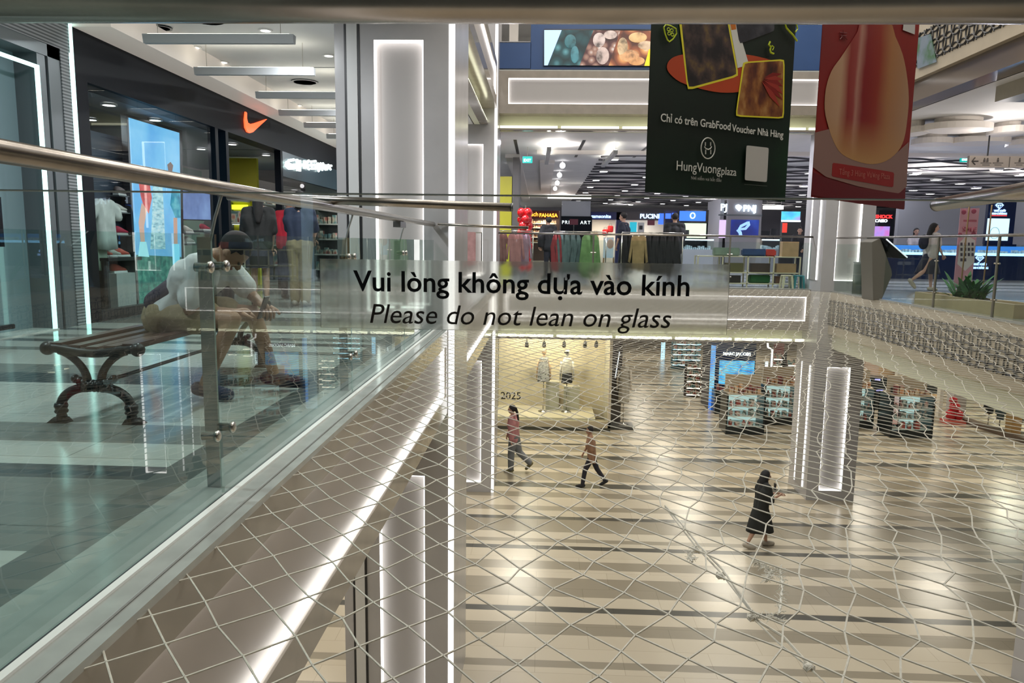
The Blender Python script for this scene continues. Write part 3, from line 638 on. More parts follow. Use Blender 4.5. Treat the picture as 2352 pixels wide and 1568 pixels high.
# corridor soffit, ceiling fixtures
g = G(); g.box(SX-.02, SX+.42, 7.86, 24, 3.14, CZ); g.box(SX-.02, SX+.42, -3, 7.86, 3.31, CZ); struct(g.put('trim_soffit', M('soffit_glow', (.75, .68, .62), .5, emit=.18, ecol=(1, .9, .8))))  # soffit paint given a faint glow of its own, no lamp in it
fix = [(335, 675, 97), (410, 695, 170), (592, 766, 224), (622, 766, 264), (690, 790, 292), (735, 800, 317)]
for i, (a, b2, py) in enumerate(fix):
    p, q = U(a, py, 'z', 3.05), U(b2, py-2, 'z', 3.05); y = (p.y+q.y)/2; x0 = max(p.x, -4.5); x1 = max(q.x, x0+1.55); x1 = min(x1, -2.35)
    t = T('pendant_lamp', 'grey uplight bar hung across the corridor, %s from the viewer' % ('nearest', 'second', 'third', 'fourth', 'fifth', 'sixth')[i], 'lamp', ((x0+x1)/2, y, 3.05), 'corridor uplight bars')
    g = G(); g.hexa([(x0, y-.03, 3.03), (x1, y-.03, 3.03), (x1, y+.03, 3.03), (x0, y+.03, 3.03)], [(x0, y-.05, 3.12), (x1, y-.05, 3.12), (x1, y+.05, 3.12), (x0, y+.05, 3.12)]); g.put('bar', M('bar_grey', (.42, .43, .44), .5), t)
    g = G(); g.box(x0+.05, x1-.05, y-.035, y+.035, 3.12, 3.125); g.put('diffuser', E_('uplight', (1, .97, .82), 9), t)
    for x in (x0+.15, x1-.15):
        g = G(); g.tube([(x, y, 3.12), (x, y, CZ)], .004, 5); g.put('wire', steel, t)
for px, py, lb in ((260, 42, 'paired'), (610, 69, 'round'), (447, 108, 'paired'), (512, 142, 'paired'), (540, 188, 'paired'), (755, 127, 'round'), (685, 241, 'small')):
    q = U(px, py, 'z', CZ); t = T('downlight', 'small recessed ceiling downlight over the corridor', 'light', q, 'corridor downlights')
    g = G(); g.lathe([(.085, .012), (.085, 0), (.06, 0), (.06, .012)], q-Vector((0, 0, .013)), 14, cap=False); g.put('trim_ring', white, t)
    g = G(); g.lathe([(.058, 0), (.058, .006)], q-Vector((0, 0, .010)), 14); g.put('lens', E_('lens_soft', (1, .98, .94), 2.5), t)
for px, py, r, lb in ((478, 44, .21, 'concentric air vent in the corridor ceiling nearest the viewer'), (700, 187, .21, 'concentric air vent farther along the corridor ceiling'), (371, 62, .12, 'small dark disc speaker in the corridor ceiling')):
    q = U(px, py, 'z', CZ); t = T('air_vent', lb, 'vent', q)
    for k in range(4):
        rr = r*(1-k*.23); g = G(); g.lathe([(rr, 0), (rr-.02, .016), (rr-.035, .016), (rr-.035, .0)], q-Vector((0, 0, .017)), 24); g.put('ring', offwhite if r > .15 else greym, t)
    g = G(); g.lathe([(r, 0), (r, .002)], q-Vector((0, 0, .003)), 24); g.put('dark_core', greym, t)
for px, py in ((385, 112), (645, 88)):
    q = U(px, py, 'z', CZ); t = T('sprinkler', 'tiny pendant sprinkler head under the corridor ceiling', 'sprinkler', q, 'corridor sprinklers')
    g = G(); g.tube([q, q-Vector((0, 0, .05))], .01, 6); g.put('stem', steel, t); g = G(); g.lathe([(.03, 0), (.03, .005)], q-Vector((0, 0, .056)), 10); g.put('deflector', greym, t)
g = G(); g.box(-4.4, -2.2, 10.9, 10.93, CZ-.004, CZ+.01); g.box(-4.4, -2.2, 12.6, 12.63, CZ-.004, CZ+.01); g.box(-4.4, -2.2, 15, 15.03, CZ-.004, CZ+.01); struct(g.put('trim_ceiling_joint', greym))
# red-lit strip behind the viewer whose glow shows in the glass
t = T('light_column', 'narrow cyan light strip whose reflection stands in the front glass', 'lamp', (-1.24, -2.85, 0))
g = G(); g.box(-1.30, -1.24, -2.86, -2.84, .02, 2.6); g.put('diffuser', E_('strip_cyan', (.55, .85, 1), 3), t); g = G(); g.box(-1.32, -1.22, -2.9, -2.86, 0, 2.62); g.put('housing', greym, t)
# ------------------------------------------------------------------ bench
bn = T('park_bench', 'backless slatted bench with ornate black cast iron ends', 'bench', (-2.27, 4.5, 0))
iron = M('cast_iron', (.018, .020, .022), .38, .3, bump=.25, scale=60)
wood = M('bench_wood', (.085, .045, .038), .3, var=.2, scale=12)
BX0, BX1, BY0, BY1 = -2.50, -2.06, 3.56, 5.35
for k in range(5):
    x = BX0+.03+k*(BX1-BX0-.06)/4; zz = .415-.012*(abs(k-2) < 2)-(.006 if k == 2 else 0)
    g = G(); g.box(x-.036, x+.036, BY0+.02, BY1-.02, zz-.028, zz); g.put('slat', wood, bn, bevel=.005)
for yy in (BY0, BY1-.06):
    xm = (BX0+BX1)/2; yc = yy+.03
    P_ = lambda x, z: (xm+x, yc, z)
    g = G()
    pts = [P_(-.235+.47*i/14, .388+.012*math.cos(i/14*2*math.pi)-.012) for i in range(15)]
    g.tube(pts, [.030]+[.024]*13+[.030], 10)
    for s in (-1, 1):
        g.ball(P_(s*.235, .385), (.036, .036, .036), 12)
        up = [P_(s*(.172-.135*math.sin(u*math.pi/2)**1.2), .375-.155*(1-math.cos(u*math.pi/2))**.8) for u in [i/8 for i in range(9)]]
        g.tube(up, [.022-.003*math.sin(i/8*3) for i in range(9)], 10)
        lo = [P_(s*(.035+.150*math.sin(u*math.pi/2)), .185-.105*(1-math.cos(u*math.pi/2))) for u in [i/8 for i in range(9)]]
        lo.append(P_(s*.185, .06)); g.tube(lo, .024, 10)
        g.lathe([(.030, .0), (.034, .01), (.028, .02), (.034, .035), (.03, .05)], P_(s*.185, .05), 12)
        g.lathe([(.030, 0), (.026, .02), (.02, .05)], P_(s*.185, .012), 12)
        g.hexa([P_(s*.145, 0), P_(s*.235, 0), P_(s*.235, 0), P_(s*.145, 0)] and [(xm+s*.145, yc-.03, 0), (xm+s*.25, yc-.03, 0), (xm+s*.25, yc+.03, 0), (xm+s*.145, yc+.03, 0)], [(xm+s*.16, yc-.02, .026), (xm+s*.215, yc-.02, .03), (xm+s*.215, yc+.02, .03), (xm+s*.16, yc+.02, .026)])
        for k in range(5): g.ball(P_(s*(.012+.022*k), .205+.004*k*k*.4), (.017, .03, .022), 8)
    for k in range(-3, 4): g.ball(P_(k*.024, .198), (.016, .032, .024), 8); g.ball(P_(k*.022, .178), (.014, .028, .016), 8)
    g.put('end_frame', iron, bn, True)
g = G(); g.tube([((BX0+BX1)/2, BY0+.05, .20), ((BX0+BX1)/2, BY1-.05, .20)], .011, 8); g.put('stretcher', iron, bn)
# ------------------------------------------------------------------ people
skinm = M('skin', (.46, .27, .19), .55, var=.06, scale=6); skin_d = M('skin_tan', (.36, .20, .13), .55, var=.06, scale=6)
hairm = M('hair_black', (.012, .010, .010), .8, var=.3, scale=30); eyem = M('eye_dark', (.02, .015, .015), .3); lipm = M('lips', (.30, .10, .09), .5)
def remesh(g, vox, smooth=3):
    me = bpy.data.meshes.new('r'); bmesh.ops.recalc_face_normals(g.b, faces=g.b.faces); g.b.to_mesh(me); g.b.free()
    ob = bpy.data.objects.new('r', me); md = ob.modifiers.new('m', 'REMESH'); md.mode = 'VOXEL'; md.voxel_size = vox
    sm = ob.modifiers.new('s', 'SMOOTH'); sm.iterations = smooth; sm.factor = .5
    return evalmesh(ob)
def limb(g, pts, rs, n=10):
    """tapered rounded limb"""
    for a, b, ra, rb in zip(pts, pts[1:], rs, rs[1:]):
        a, b = Vector(a), Vector(b)
        if (b-a).length > 1e-4: g.tube([a, b], [ra, rb], n)
    for p, r in zip(pts, rs): g.ball(p, r, n)
def hand(g, wrist, d, up, side, s, curl=.5):
    """palm ball already in the body; five separate finger chains"""
    d = d.normalized(); sd = d.cross(up).normalized()*side; dn = -up
    for i, (off, ln) in enumerate(((-.030, .062), (-.010, .074), (.011, .070), (.030, .055))):
        p = wrist+d*.075*s+sd*off*s; c = curl
        pts = [p]; a = 0
        for k in range(3):
            a += c*.75; pts.append(pts[-1]+(d*math.cos(a)+dn*math.sin(a))*ln*s*(.45, .32, .26)[k])
        g.tube(pts, [.0095*s, .009*s, .0082*s, .0062*s], 6)
    p = wrist+d*.03*s-sd*.032*s; q = p+(d*.6-sd*.7+dn*.35)*.045*s
    g.tube([p, q, q+(d*.9-sd*.1+dn*.35)*.034*s], [.012*s, .0105*s, .008*s], 6)
def build_person(name, label, J, h, wear, hair, skin=skinm, vox=None, root=None, loc=None, curl=.6, barefoot=False):
    """J: joints in world coordinates; wear: list of (name, material, kind, params)"""
    k = h/1.7; vox = vox or .013*k
    t = T(name, label, 'person', loc)
    V_ = {a: Vector(b) for a, b in J.items()}
    hd, nk, ch, pv = V_['head'], V_['neck'], V_['chest'], V_['pelvis']
    fw = V_['face'].normalized(); sp = (nk-pv).normalized()
    sdv = (V_['sl']-V_['sr']).normalized()
    upv = fw.cross(sdv).normalized()
    if upv.dot(hd-nk) < 0: upv = -upv
    q = Matrix((fw, sdv, upv)).transposed().to_quaternion()
    g = G()
    # trunk: three columns and cross bars
    for s, e in (('hl', 'sl'), ('hr', 'sr')):
        a, b = V_[s], V_[e]; limb(g, [a, a.lerp(b, .4)*1+(pv.lerp(nk, .4)-a.lerp(b, .4))*.25, a.lerp(b, .75), b.lerp(nk, .25)], [.088*k, .075*k, .088*k, .05*k])
    limb(g, [pv, pv.lerp(ch, .5), ch, nk], [.10*k, .09*k, .105*k, .05*k]); limb(g, [V_['sl'], nk, V_['sr']], [.052*k, .05*k, .052*k])
    limb(g, [V_['hl'], V_['hr']], [.09*k, .09*k])
    limb(g, [nk, nk.lerp(hd, .55)], [.05*k, .046*k])
    for s in 'lr':
        limb(g, [V_['s'+s], V_['e'+s], V_['w'+s]], [.047*k, .037*k, .024*k])
        limb(g, [V_['h'+s], V_['k'+s], V_['k'+s].lerp(V_['a'+s], .35)-0*fw, V_['a'+s]], [.082*k, .052*k, .050*k, .033*k])
        fd = (V_['t'+s]-V_['a'+s]); heel = V_['a'+s]-fd*.25+Vector((0, 0, -.035*k)); 
        limb(g, [heel, V_['t'+s].lerp(V_['a'+s], .45)+Vector((0, 0, -.012*k)), V_['t'+s]], [.034*k, .034*k, .024*k])
        d = (V_['w'+s]-V_['e'+s]).normalized(); g.ball(V_['w'+s]+d*.045*k, (.022*k, .034*k, .045*k), 10, d.to_track_quat('Z', 'Y'))
    # head with jaw, nose and ears
    g.ball(hd+upv*.022*k-fw*.008*k, (.092*k, .074*k, .098*k), 16, q); g.ball(hd+fw*.026*k-upv*.055*k, (.058*k, .052*k, .05*k), 12, q)
    g.tube([hd+fw*.082*k+upv*.012*k, hd+fw*.104*k-upv*.022*k], [.010*k, .018*k], 8); g.ball(hd+fw*.098*k-upv*.022*k, .016*k, 8)
    for s in (-1, 1): g.ball(hd+sdv*s*.076*k-fw*.004*k-upv*.004*k, (.022*k, .012*k, .032*k), 8, q)
    me = remesh(g, vox)
    b2 = G(); b2.b.from_mesh(me); bpy.data.meshes.remove(me)
    for s, sg in (('l', 1), ('r', -1)):
        d = (V_['w'+s]-V_['e'+s]); u = V_.get('up'+s, Vector((0, 0, 1)) if abs(d.normalized().z) < .8 else fw)
        u = (u-d.normalized()*u.dot(d.normalized())).normalized(); hand(b2, V_['w'+s], d, u, sg, k*1.05, curl)
    b2.mi = 1
    for s in (-1, 1): b2.ball(hd+fw*.083*k+sdv*s*.031*k+upv*.012*k, (.010*k, .013*k, .008*k), 8, q)
    b2.mi = 2; b2.ball(hd+fw*.083*k-upv*.058*k, (.010*k, .024*k, .007*k), 8, q)
    b2.put('body', [skin, eyem, lipm], t, True)
    # hair
    g = G(); g.ball(hd+upv*.036*k-fw*.020*k, (.100*k, .086*k, .095*k), 16, q)
    if hair == 'long': limb(g, [hd-fw*.05*k+upv*.02*k, hd-fw*.075*k-upv*.10*k, nk-fw*.095*k-upv*.10*k, ch-fw*.13*k-upv*.02*k], [.085*k, .08*k, .07*k, .045*k])
    elif hair == 'bob': limb(g, [hd-fw*.04*k, hd-fw*.055*k-upv*.09*k], [.088*k, .075*k])
    elif hair == 'tail': limb(g, [hd-fw*.10*k+upv*.04*k, hd-fw*.14*k-upv*.08*k, ch-fw*.14*k+upv*.04*k], [.04*k, .035*k, .02*k])
    elif hair == 'veil': limb(g, [hd-fw*.03*k+upv*.02*k, hd-fw*.05*k-upv*.10*k, nk-upv*.04*k, ch+upv*.02*k], [.098*k, .095*k, .10*k, .13*k])
    # keep the face clear
    hm = remesh(g, vox*1.05, 2); b3 = G(); b3.b.from_mesh(hm); bpy.data.meshes.remove(hm)
    for v in b3.b.verts:
        o = v.co-hd; x = o.dot(fw); z = o.dot(upv)
        lim = .045*k if z > .055*k else (.018*k if hair != 'veil' else .05*k)
        if x > lim and (z < .075*k) and z > -.14*k: v.co -= fw*(x-lim)
    b3.put('hair' if hair != 'veil' else 'headscarf', hairm if hair != 'veil' else M('scarf_black', (.015, .015, .017), .8), t, True)
    for nm, mt, kind, pr in wear:
        g = G()
        if kind == 'top':
            ln, ex, hem = pr.get('sleeve', .5), pr.get('ease', .018)*k, pr.get('hem', .0)
            lo = pv-sp*hem*k
            for s, e in (('hl', 'sl'), ('hr', 'sr')):
                a, b = V_[s]-sp*hem*k*.9, V_[e]; mid = a.lerp(b, .4)+(lo.lerp(nk, .4)-a.lerp(b, .4))*.22
                limb(g, [a, mid, a.lerp(b, .75), b.lerp(nk, .3)], [.092*k+ex, .080*k+ex, .090*k+ex, .05*k+ex*.6])
            limb(g, [lo, pv.lerp(ch, .5), ch, nk-sp*.035*k], [.10*k+ex, .092*k+ex, .105*k+ex, .048*k+ex*.5])
            limb(g, [V_['sl'], nk-sp*.02*k, V_['sr']], [.052*k+ex*.7, .048*k+ex*.5, .052*k+ex*.7])
            for s in 'lr':
                a, b, c = V_['s'+s], V_['e'+s], V_['w'+s]
                if ln <= .5: limb(g, [a, a.lerp(b, ln*2)], [.050*k+ex, .046*k+ex*1.4])
                else: limb(g, [a, b, b.lerp(c, ln*2-1)], [.050*k+ex, .040*k+ex, .029*k+ex])
        elif kind == 'pants':
            ex, ln = pr.get('ease', .014)*k, pr.get('len', .97)
            limb(g, [pv+sp*.02*k, pv-sp*.06*k], [.104*k+ex*.5, .10*k+ex]); limb(g, [V_['hl'], V_['hr']], [.092*k+ex, .092*k+ex])
            for s in 'lr':
                a, b, c = V_['h'+s], V_['k'+s], V_['a'+s]
                if ln <= .5: limb(g, [a, a.lerp(b, ln*2)], [.086*k+ex, (.086-.034*ln*2)*k+ex*1.3])
                else: limb(g, [a, b, b.lerp(c, ln*2-1)], [.086*k+ex, .055*k+ex, .042*k+ex])
        elif kind == 'skirt':
            hem, r1, z0 = pr['hem'], pr.get('r1', .22)*k, pr.get('z0', .06)*k
            top = pv+Vector((0, 0, z0)); n = 9; prof = []
            c0 = pv+Vector((0, 0, z0)); c1 = Vector(((V_['kl'].x+V_['kr'].x)/2, (V_['kl'].y+V_['kr'].y)/2, hem)); rings = []
            yy = V_['face'].normalized(); sx = Vector((-yy.y, yy.x, 0)).normalized(); fx = Vector((yy.x, yy.y, 0)).normalized()
            spread = abs((V_['al']-V_['ar']).dot(fx))*.5*pr.get('follow', .5)
            for i in range(n+1):
                u = i/n; c = c0.lerp(c1, u); r = (.118*k)*(1-u)+r1*u+.02*k*math.sin(u*3.1)
                rings.append([g.b.verts.new(c+fx*math.cos(a)*(r*.82+spread*u)+sx*math.sin(a)*r*(1+.05*u*math.sin(a*7))) for a in [2*math.pi*j/28 for j in range(28)]])
            for p, w in zip(rings, rings[1:]):
                for j in range(28): g.b.faces.new((p[j], p[(j+1) % 28], w[(j+1) % 28], w[j]))
            g.b.faces.new(rings[0][::-1]); g.b.faces.new(rings[-1]); g.put(nm, mt, t, True); continue
        elif kind == 'shoes':
            for s in 'lr':
                a, b = V_['a'+s], V_['t'+s]; fd = b-a; ex = pr.get('ease', .010)*k
                limb(g, [a-fd*.27+Vector((0, 0, -.032*k)), a.lerp(b, .5)+Vector((0, 0, -.012*k)), b], [.036*k+ex, .038*k+ex, .028*k+ex])
        elif kind == 'bag':
            c = ch+Vector(pr['off'])*k; g.ball(c, [x*k for x in pr['size']], 12, q)
        elif kind == 'patch':
            for a, b, r in pr['runs']: limb(g, [a, b], [r, r])
        me = remesh(g, vox*1.05, 4); ob = bpy.data.objects.new(nm, me); me.materials.append(mt); me.shade_smooth(); link(ob, t)
    return t
def walker(name, label, foot, h, yaw, legs, arms, wear, hair, skin=skinm, lean=.03, look=0, curl=.6):
    """legs/arms: ((thigh, shin), ...) swing angles in radians, forward positive; foot: ground point"""
    k = h/1.7; c, s = math.cos(yaw), math.sin(yaw)
    th, sh, ak = .43*k, .41*k, .075*k
    L = {}
    zl = []
    for n, (a, b) in zip('lr', legs): zl.append(th*math.cos(a)+sh*math.cos(b))
    pz = max(zl)+ak
    def P(x, y, z): return Vector((x, y, z))
    L['pelvis'] = P(0, 0, pz+.02*k)
    L['chest'] = P(lean*.30*k/.3, 0, pz+.36*k); L['neck'] = P(lean*1.5*k, 0, pz+.545*k); L['head'] = P(lean*2*k+.015*k, 0, pz+.685*k)
    for n, sg, (a, b) in zip('lr', (1, -1), legs):
        hp = P(0, sg*.085*k, pz); kn = hp+P(math.sin(a)*th, 0, -math.cos(a)*th); an = kn+P(math.sin(b)*sh, sg*.005, -math.cos(b)*sh)
        fa = max(-.9, min(.5, b*.9)); L['h'+n], L['k'+n], L['a'+n] = hp, kn, an; L['t'+n] = an+P(.16*k*math.cos(fa), sg*.012, -.045*k+.16*k*math.sin(fa)*(1 if b < 0 else .3))
        if L['t'+n].z < .028*k: L['t'+n].z = .028*k
    for n, sg, (a, b, o) in zip('lr', (1, -1), arms):
        sd = L['neck']+P(0, sg*.175*k, -.055*k); el = sd+P(math.sin(a)*.28*k*math.cos(o), sg*.28*k*math.sin(o), -math.cos(a)*.28*k*math.cos(o)); w = el+P(math.sin(b)*.25*k, -sg*.10*k*max(0, math.sin(b)), -math.cos(b)*.25*k)
        L['s'+n], L['e'+n], L['w'+n] = sd, el, w
    f = Vector(foot); J = {}
    for n, p in L.items(): J[n] = Vector((p.x*c-p.y*s, p.x*s+p.y*c, p.z))+f
    J['face'] = Vector((math.cos(yaw+look), math.sin(yaw+look), -.08))
    return build_person(name, label, J, h, wear, hair, skin, root=None, loc=f, curl=curl)
cl = cloth
# seated man, bent over a phone
Y0 = 4.32; ym, yp = Y0-.19, Y0+.19
J = dict(pelvis=(-2.25, Y0, .515), chest=(-2.06, Y0, .735), neck=(-1.965, Y0, .845), head=(-1.845, Y0, .872), face=(.42, 0, -.90),
         sl=(-1.985, yp, .81), sr=(-1.985, ym, .80), el=(-1.83, yp+.03, .60), er=(-2.02, ym-.03, .545), wl=(-1.70, Y0+.07, .55), wr=(-1.80, Y0-.09, .52),
         hl=(-2.22, Y0+.1, .50), hr=(-2.22, Y0-.1, .50), kl=(-1.80, Y0+.16, .49), kr=(-1.79, Y0-.17, .485), al=(-1.68, Y0+.17, .10), ar=(-1.98, Y0-.16, .09),
         tl=(-1.50, Y0+.20, .045), tr=(-1.83, Y0-.17, .04))
build_person('person', 'seated person in white T-shirt and khaki shorts bent over a phone on the bench', J, 1.68,
    [('t_shirt', cl('shirt_white', (.66, .67, .68)), 'top', dict(sleeve=.38, ease=.02, hem=-.04)),
     ('shorts', cl('shorts_khaki', (.26, .20, .12)), 'pants', dict(len=.30, ease=.03)),
     ('shirt_side_panel', cl('panel_navy', (.02, .02, .05)), 'patch', dict(runs=[((-2.27, Y0-.120, .575), (-2.15, Y0-.143, .655), .066), ((-2.15, Y0-.143, .655), (-2.05, Y0-.140, .73), .058)])),
     ('sandals', cl('sandal_navy', (.02, .025, .06)), 'shoes', dict(ease=.008))], 'short', skin_d, vox=.0095, loc=(-2.25, Y0, .42), curl=.9)
ph = T('smartphone', 'dark phone held between the seated person\'s hands', 'phone', (-1.70, Y0-.02, .56))
g = G(); a = Vector((-1.665, Y0-.02, .545)); d = Vector((.35, 0, .94)); n = Vector((.94, 0, -.35)); w = Vector((0, .037, 0))
g.hexa([a-w-d*.07-n*.004, a+w-d*.07-n*.004, a+w+d*.07-n*.004, a-w+d*.07-n*.004], [a-w-d*.07+n*.004, a+w-d*.07+n*.004, a+w+d*.07+n*.004, a-w+d*.07+n*.004]); g.put('case', black, ph)
g = G(); g.hexa([a-w*.9-d*.065-n*.0046, a+w*.9-d*.065-n*.0046, a+w*.9+d*.065-n*.0046, a-w*.9+d*.065-n*.0046], [a-w*.9-d*.065-n*.004, a+w*.9-d*.065-n*.004, a+w*.9+d*.065-n*.004, a-w*.9+d*.065-n*.004]); g.put('screen', E_('phone_screen', (.5, .6, .7), .6), ph)
# corridor shoppers
sA = lambda a=.05, b=.05: ((a, -b), (-a, -b*2))
walker('person', 'standing shopper with long black hair and dark skirt seen behind the seated person', U(600, 703, 'z', 0), 1.62, 1.9, ((.06, -.04), (-.05, -.1)), ((.05, .5, .12), (.0, .25, .1)),
    [('blouse', cl('black_top', (.02, .02, .02)), 'top', dict(sleeve=.5)), ('skirt', cl('skirt_dark', (.02, .02, .025)), 'skirt', dict(hem=.55, r1=.20)), ('shoes', cl('shoe_black', (.02, .02, .02)), 'shoes', {})], 'long')
walker('person', 'shopper in a red jacket standing past the long-haired shopper in the corridor', U(640, 692, 'z', 0)+Vector((0, .5, 0)), 1.62, 1.5, ((.04, -.02), (-.04, -.06)), ((.3, 1.1, .1), (.05, .3, .1)),
    [('jacket', cl('jacket_red', (.55, .02, .04)), 'top', dict(sleeve=.95, ease=.03)), ('trousers', cl('trouser_black', (.02, .02, .03)), 'pants', {}), ('shoes', cl('shoe_black', ()), 'shoes', {})], 'short')
walker('person', 'shopper in loose khaki trousers and dark top facing the corridor counter', U(692, 702, 'z', 0), 1.62, 1.6, ((.05, -.02), (-.06, -.1)), ((.3, 1.0, .1), (.3, 1.0, .1)),
    [('top', cl('navy_top', (.02, .03, .06)), 'top', dict(sleeve=.45)), ('trousers', cl('trouser_khaki', (.28, .21, .11)), 'pants', dict(ease=.035)), ('shoes', cl('shoe_beige', (.4, .36, .3)), 'shoes', {})], 'bob')
walker('person', 'dark clothed shopper at the shelf beside the big pillar, mostly in shadow', U(735, 640, 'z', 0)+Vector((.1, -1.2, 0)), 1.62, 1.2, ((.05, -.02), (-.06, -.1)), ((.2, .6, .1), (.1, .3, .1)),
    [('coat', cl('coat_black', (.015, .015, .018)), 'top', dict(sleeve=.95, hem=.1)), ('trousers', cl('jeans_blue', (.02, .06, .11)), 'pants', {}), ('shoes', cl('shoe_black', ()), 'shoes', {})], 'short')
# three people crossing the hall below
PI = math.pi
walker('person', 'person in a pink top and grey trousers walking past the lit shop window', U(1180, 1082, 'z', ZL), 1.66, PI*.92, ((.12, .0), (-.25, -.85)), ((-.1, .0, .12), (.15, .5, .1)),
    [('top', cl('top_pink', (.46, .20, .21)), 'top', dict(sleeve=.95, ease=.03, hem=.06)), ('trousers', cl('trouser_grey', (.16, .17, .18)), 'pants', dict(ease=.035)), ('shoes', cl('shoe_olive', (.2, .18, .08)), 'shoes', {})], 'tail')
walker('person', 'person in a brown shirt and black trousers striding across the hall below', U(1357, 1117, 'z', ZL), 1.46, PI, ((.42, .15), (-.38, -.62)), ((-.15, -.1, .12), (.2, .5, .1)),
    [('shirt', cl('shirt_brown', (.27, .15, .09)), 'top', dict(sleeve=.55, ease=.03, hem=.10)), ('trousers', cl('trouser_black', ()), 'pants', {}), ('shoes', cl('shoe_black', ()), 'shoes', {})], 'short', skin_d)
t = walker('person', 'person in a long black dress and headscarf looking at a phone while walking', U(1742, 1256, 'z', ZL), 1.50, .1, ((.34, .12), (-.30, -.42)), ((.25, 1.75, .1), (.2, 1.9, .1)),
    [('dress', cl('dress_black', (.014, .015, .014)), 'top', dict(sleeve=.5, ease=.035, hem=.0)), ('dress_skirt', cl('dress_black', ()), 'skirt', dict(hem=ZL+.32, r1=.20, z0=.15, follow=.55)), ('shoes', cl('shoe_beige', ()), 'shoes', dict(ease=.02))], 'veil')
q = U(1780, 1118, 'y', t.location.y-.02); tag(G().box(q.x-.012, q.x+.012, q.y-.035, q.y+.035, q.z-.05, q.z+.07).put('smartphone', black), 'phone in the raised hand of the person in black below', 'phone')
# gallery on the right
walker('person', 'woman in a pale blouse and dark skirt walking along the right gallery', U(2128, 668, 'z', 0), 1.50, 0.15, ((.30, .10), (-.42, -.95)), ((-.1, .4, .12), (.12, .7, .1)),
    [('blouse', cl('blouse_cream', (.50, .45, .40)), 'top', dict(sleeve=.4, ease=.025)), ('skirt', cl('skirt_navy', (.015, .015, .03)), 'skirt', dict(hem=.38, r1=.19)), ('sneakers', cl('sneaker_beige', (.42, .38, .28)), 'shoes', dict(ease=.016)),
     ('backpack', cl('bag_navy', (.015, .018, .03)), 'bag', dict(off=(-.20, .0, -.03), size=(.13, .09, .19)))], 'long', look=-.3)
q = U(2100, 640, 'z', 0)
walker('person', 'seated clerk with dark hair behind the blue jewellery counter', (U(2102, 545, 'y', 21.9).x, 21.9, 0), 1.5, -1.7, ((.1, 0), (-.1, 0)), ((.5, 1.4, .1), (.5, 1.4, .1)),
    [('uniform', cl('uniform_white', (.5, .46, .46)), 'top', dict(sleeve=.5)), ('trousers', cl('trouser_black', ()), 'pants', {})], 'bob')
q = U(1437, 505, 'y', 19.5)
walker('person', 'dark-shirted man looking sideways behind the rack with the tan jacket', (q.x, 19.5, 0), 1.75, 2.6, ((.05, 0), (-.05, 0)), ((.1, .3, .1), (.1, .3, .1)),
    [('shirt', cl('shirt_navy', (.012, .015, .03)), 'top', dict(sleeve=.5)), ('trousers', cl('trouser_black', ()), 'pants', {}), ('shoes', cl('shoe_black', ()), 'shoes', {})], 'short')
q = U(1551, 505, 'y', 18.4)
walker('person', 'person in black seen from behind with a white strap near the blue kiosk', (q.x, 18.4, 0), 1.70, 1.5, ((.05, 0), (-.05, 0)), ((.1, .3, .1), (.1, .3, .1)),
    [('coat', cl('coat_black', ()), 'top', dict(sleeve=.95, ease=.04, hem=.12)), ('trousers', cl('trouser_black', ()), 'pants', {}), ('shoes', cl('shoe_black', ()), 'shoes', {})], 'short')
q = U(1262, 560, 'y', 19.8)
walker('person', 'black silhouetted shopper standing between the pink shirts and the green dress', (q.x, 19.8, 0), 1.62, 2.2, ((.05, 0), (-.05, 0)), ((-.2, .1, .5), (.1, .3, .1)),
    [('jacket', cl('coat_black', ()), 'top', dict(sleeve=.95, ease=.05, hem=.05)), ('trousers', cl('trouser_black', ()), 'pants', {}), ('shoes', cl('shoe_black', ()), 'shoes', {})], 'short')
q = U(1183, 75, 'y', 17.3)
walker('person', 'person with bowed black hair behind the blue parapet on the floor above', (U(1183, 75, 'y', 20.4).x, 20.4, H), 1.62, -1.4, ((.05, 0), (-.05, 0)), ((.3, .9, .1), (.3, .9, .1)),
    [('jacket', cl('coat_black', ()), 'top', dict(sleeve=.95, ease=.03)), ('trousers', cl('trouser_black', ()), 'pants', {})], 'bob')
q = U(1868, 520, 'y', 24)
walker('person', 'dark-haired person in black sitting at the counter by the bright advert', (U(1838, 520, 'y', 22.5).x, 22.5, 0), 1.5, -1.9, ((.05, 0), (-.05, 0)), ((.3, .9, .1), (.3, .9, .1)),
    [('jacket', cl('coat_black', ()), 'top', dict(sleeve=.95, ease=.03)), ('trousers', cl('trouser_black', ()), 'pants', {})], 'bob')
# ------------------------------------------------------------------ safety net over the void
NX0, NX1, NY0, NY1 = -1.062, 6.215, .60, 16.55
NR = random.Random(3)
def jstep(j):
    u = max(0, min(1, (j+6)/22)); u = u*u*(3-2*u); return (.100+(.045-.100)*u, .088+(.112-.088)*u)
Aj = {0: (0.0, 0.0)}
for j in range(0, 260): Aj[j+1] = (Aj[j][0]+jstep(j)[0], Aj[j][1]+jstep(j)[1])
for j in range(0, -260, -1): Aj[j-1] = (Aj[j][0]-jstep(j-1)[0], Aj[j][1]-jstep(j-1)[1])
F1 = (.102, -.122); O = (-1.0, 1.95)
nodes = {}
def sag(x, y):
    u = max(0, min(1, (x-NX0)/(NX1-NX0))); v = max(0, min(1, (y-NY0)/(NY1-NY0)))
    return -.015-.11*math.sin(math.pi*u)**.7*min(1, math.sin(math.pi*v)*1.6)
def npos(i, j):
    k = (i, j)
    if k not in nodes:
        x = O[0]+i*F1[0]+Aj[j][0]; y = O[1]+i*F1[1]+Aj[j][1]
        e = max(0, min(1, (x+.9)*.8)); a = .006+.016*e
        x += NR.uniform(-a, a)*1.25; y += NR.uniform(-a, a)*.8
        nodes[k] = Vector((x, y, 0))
    return nodes[k]
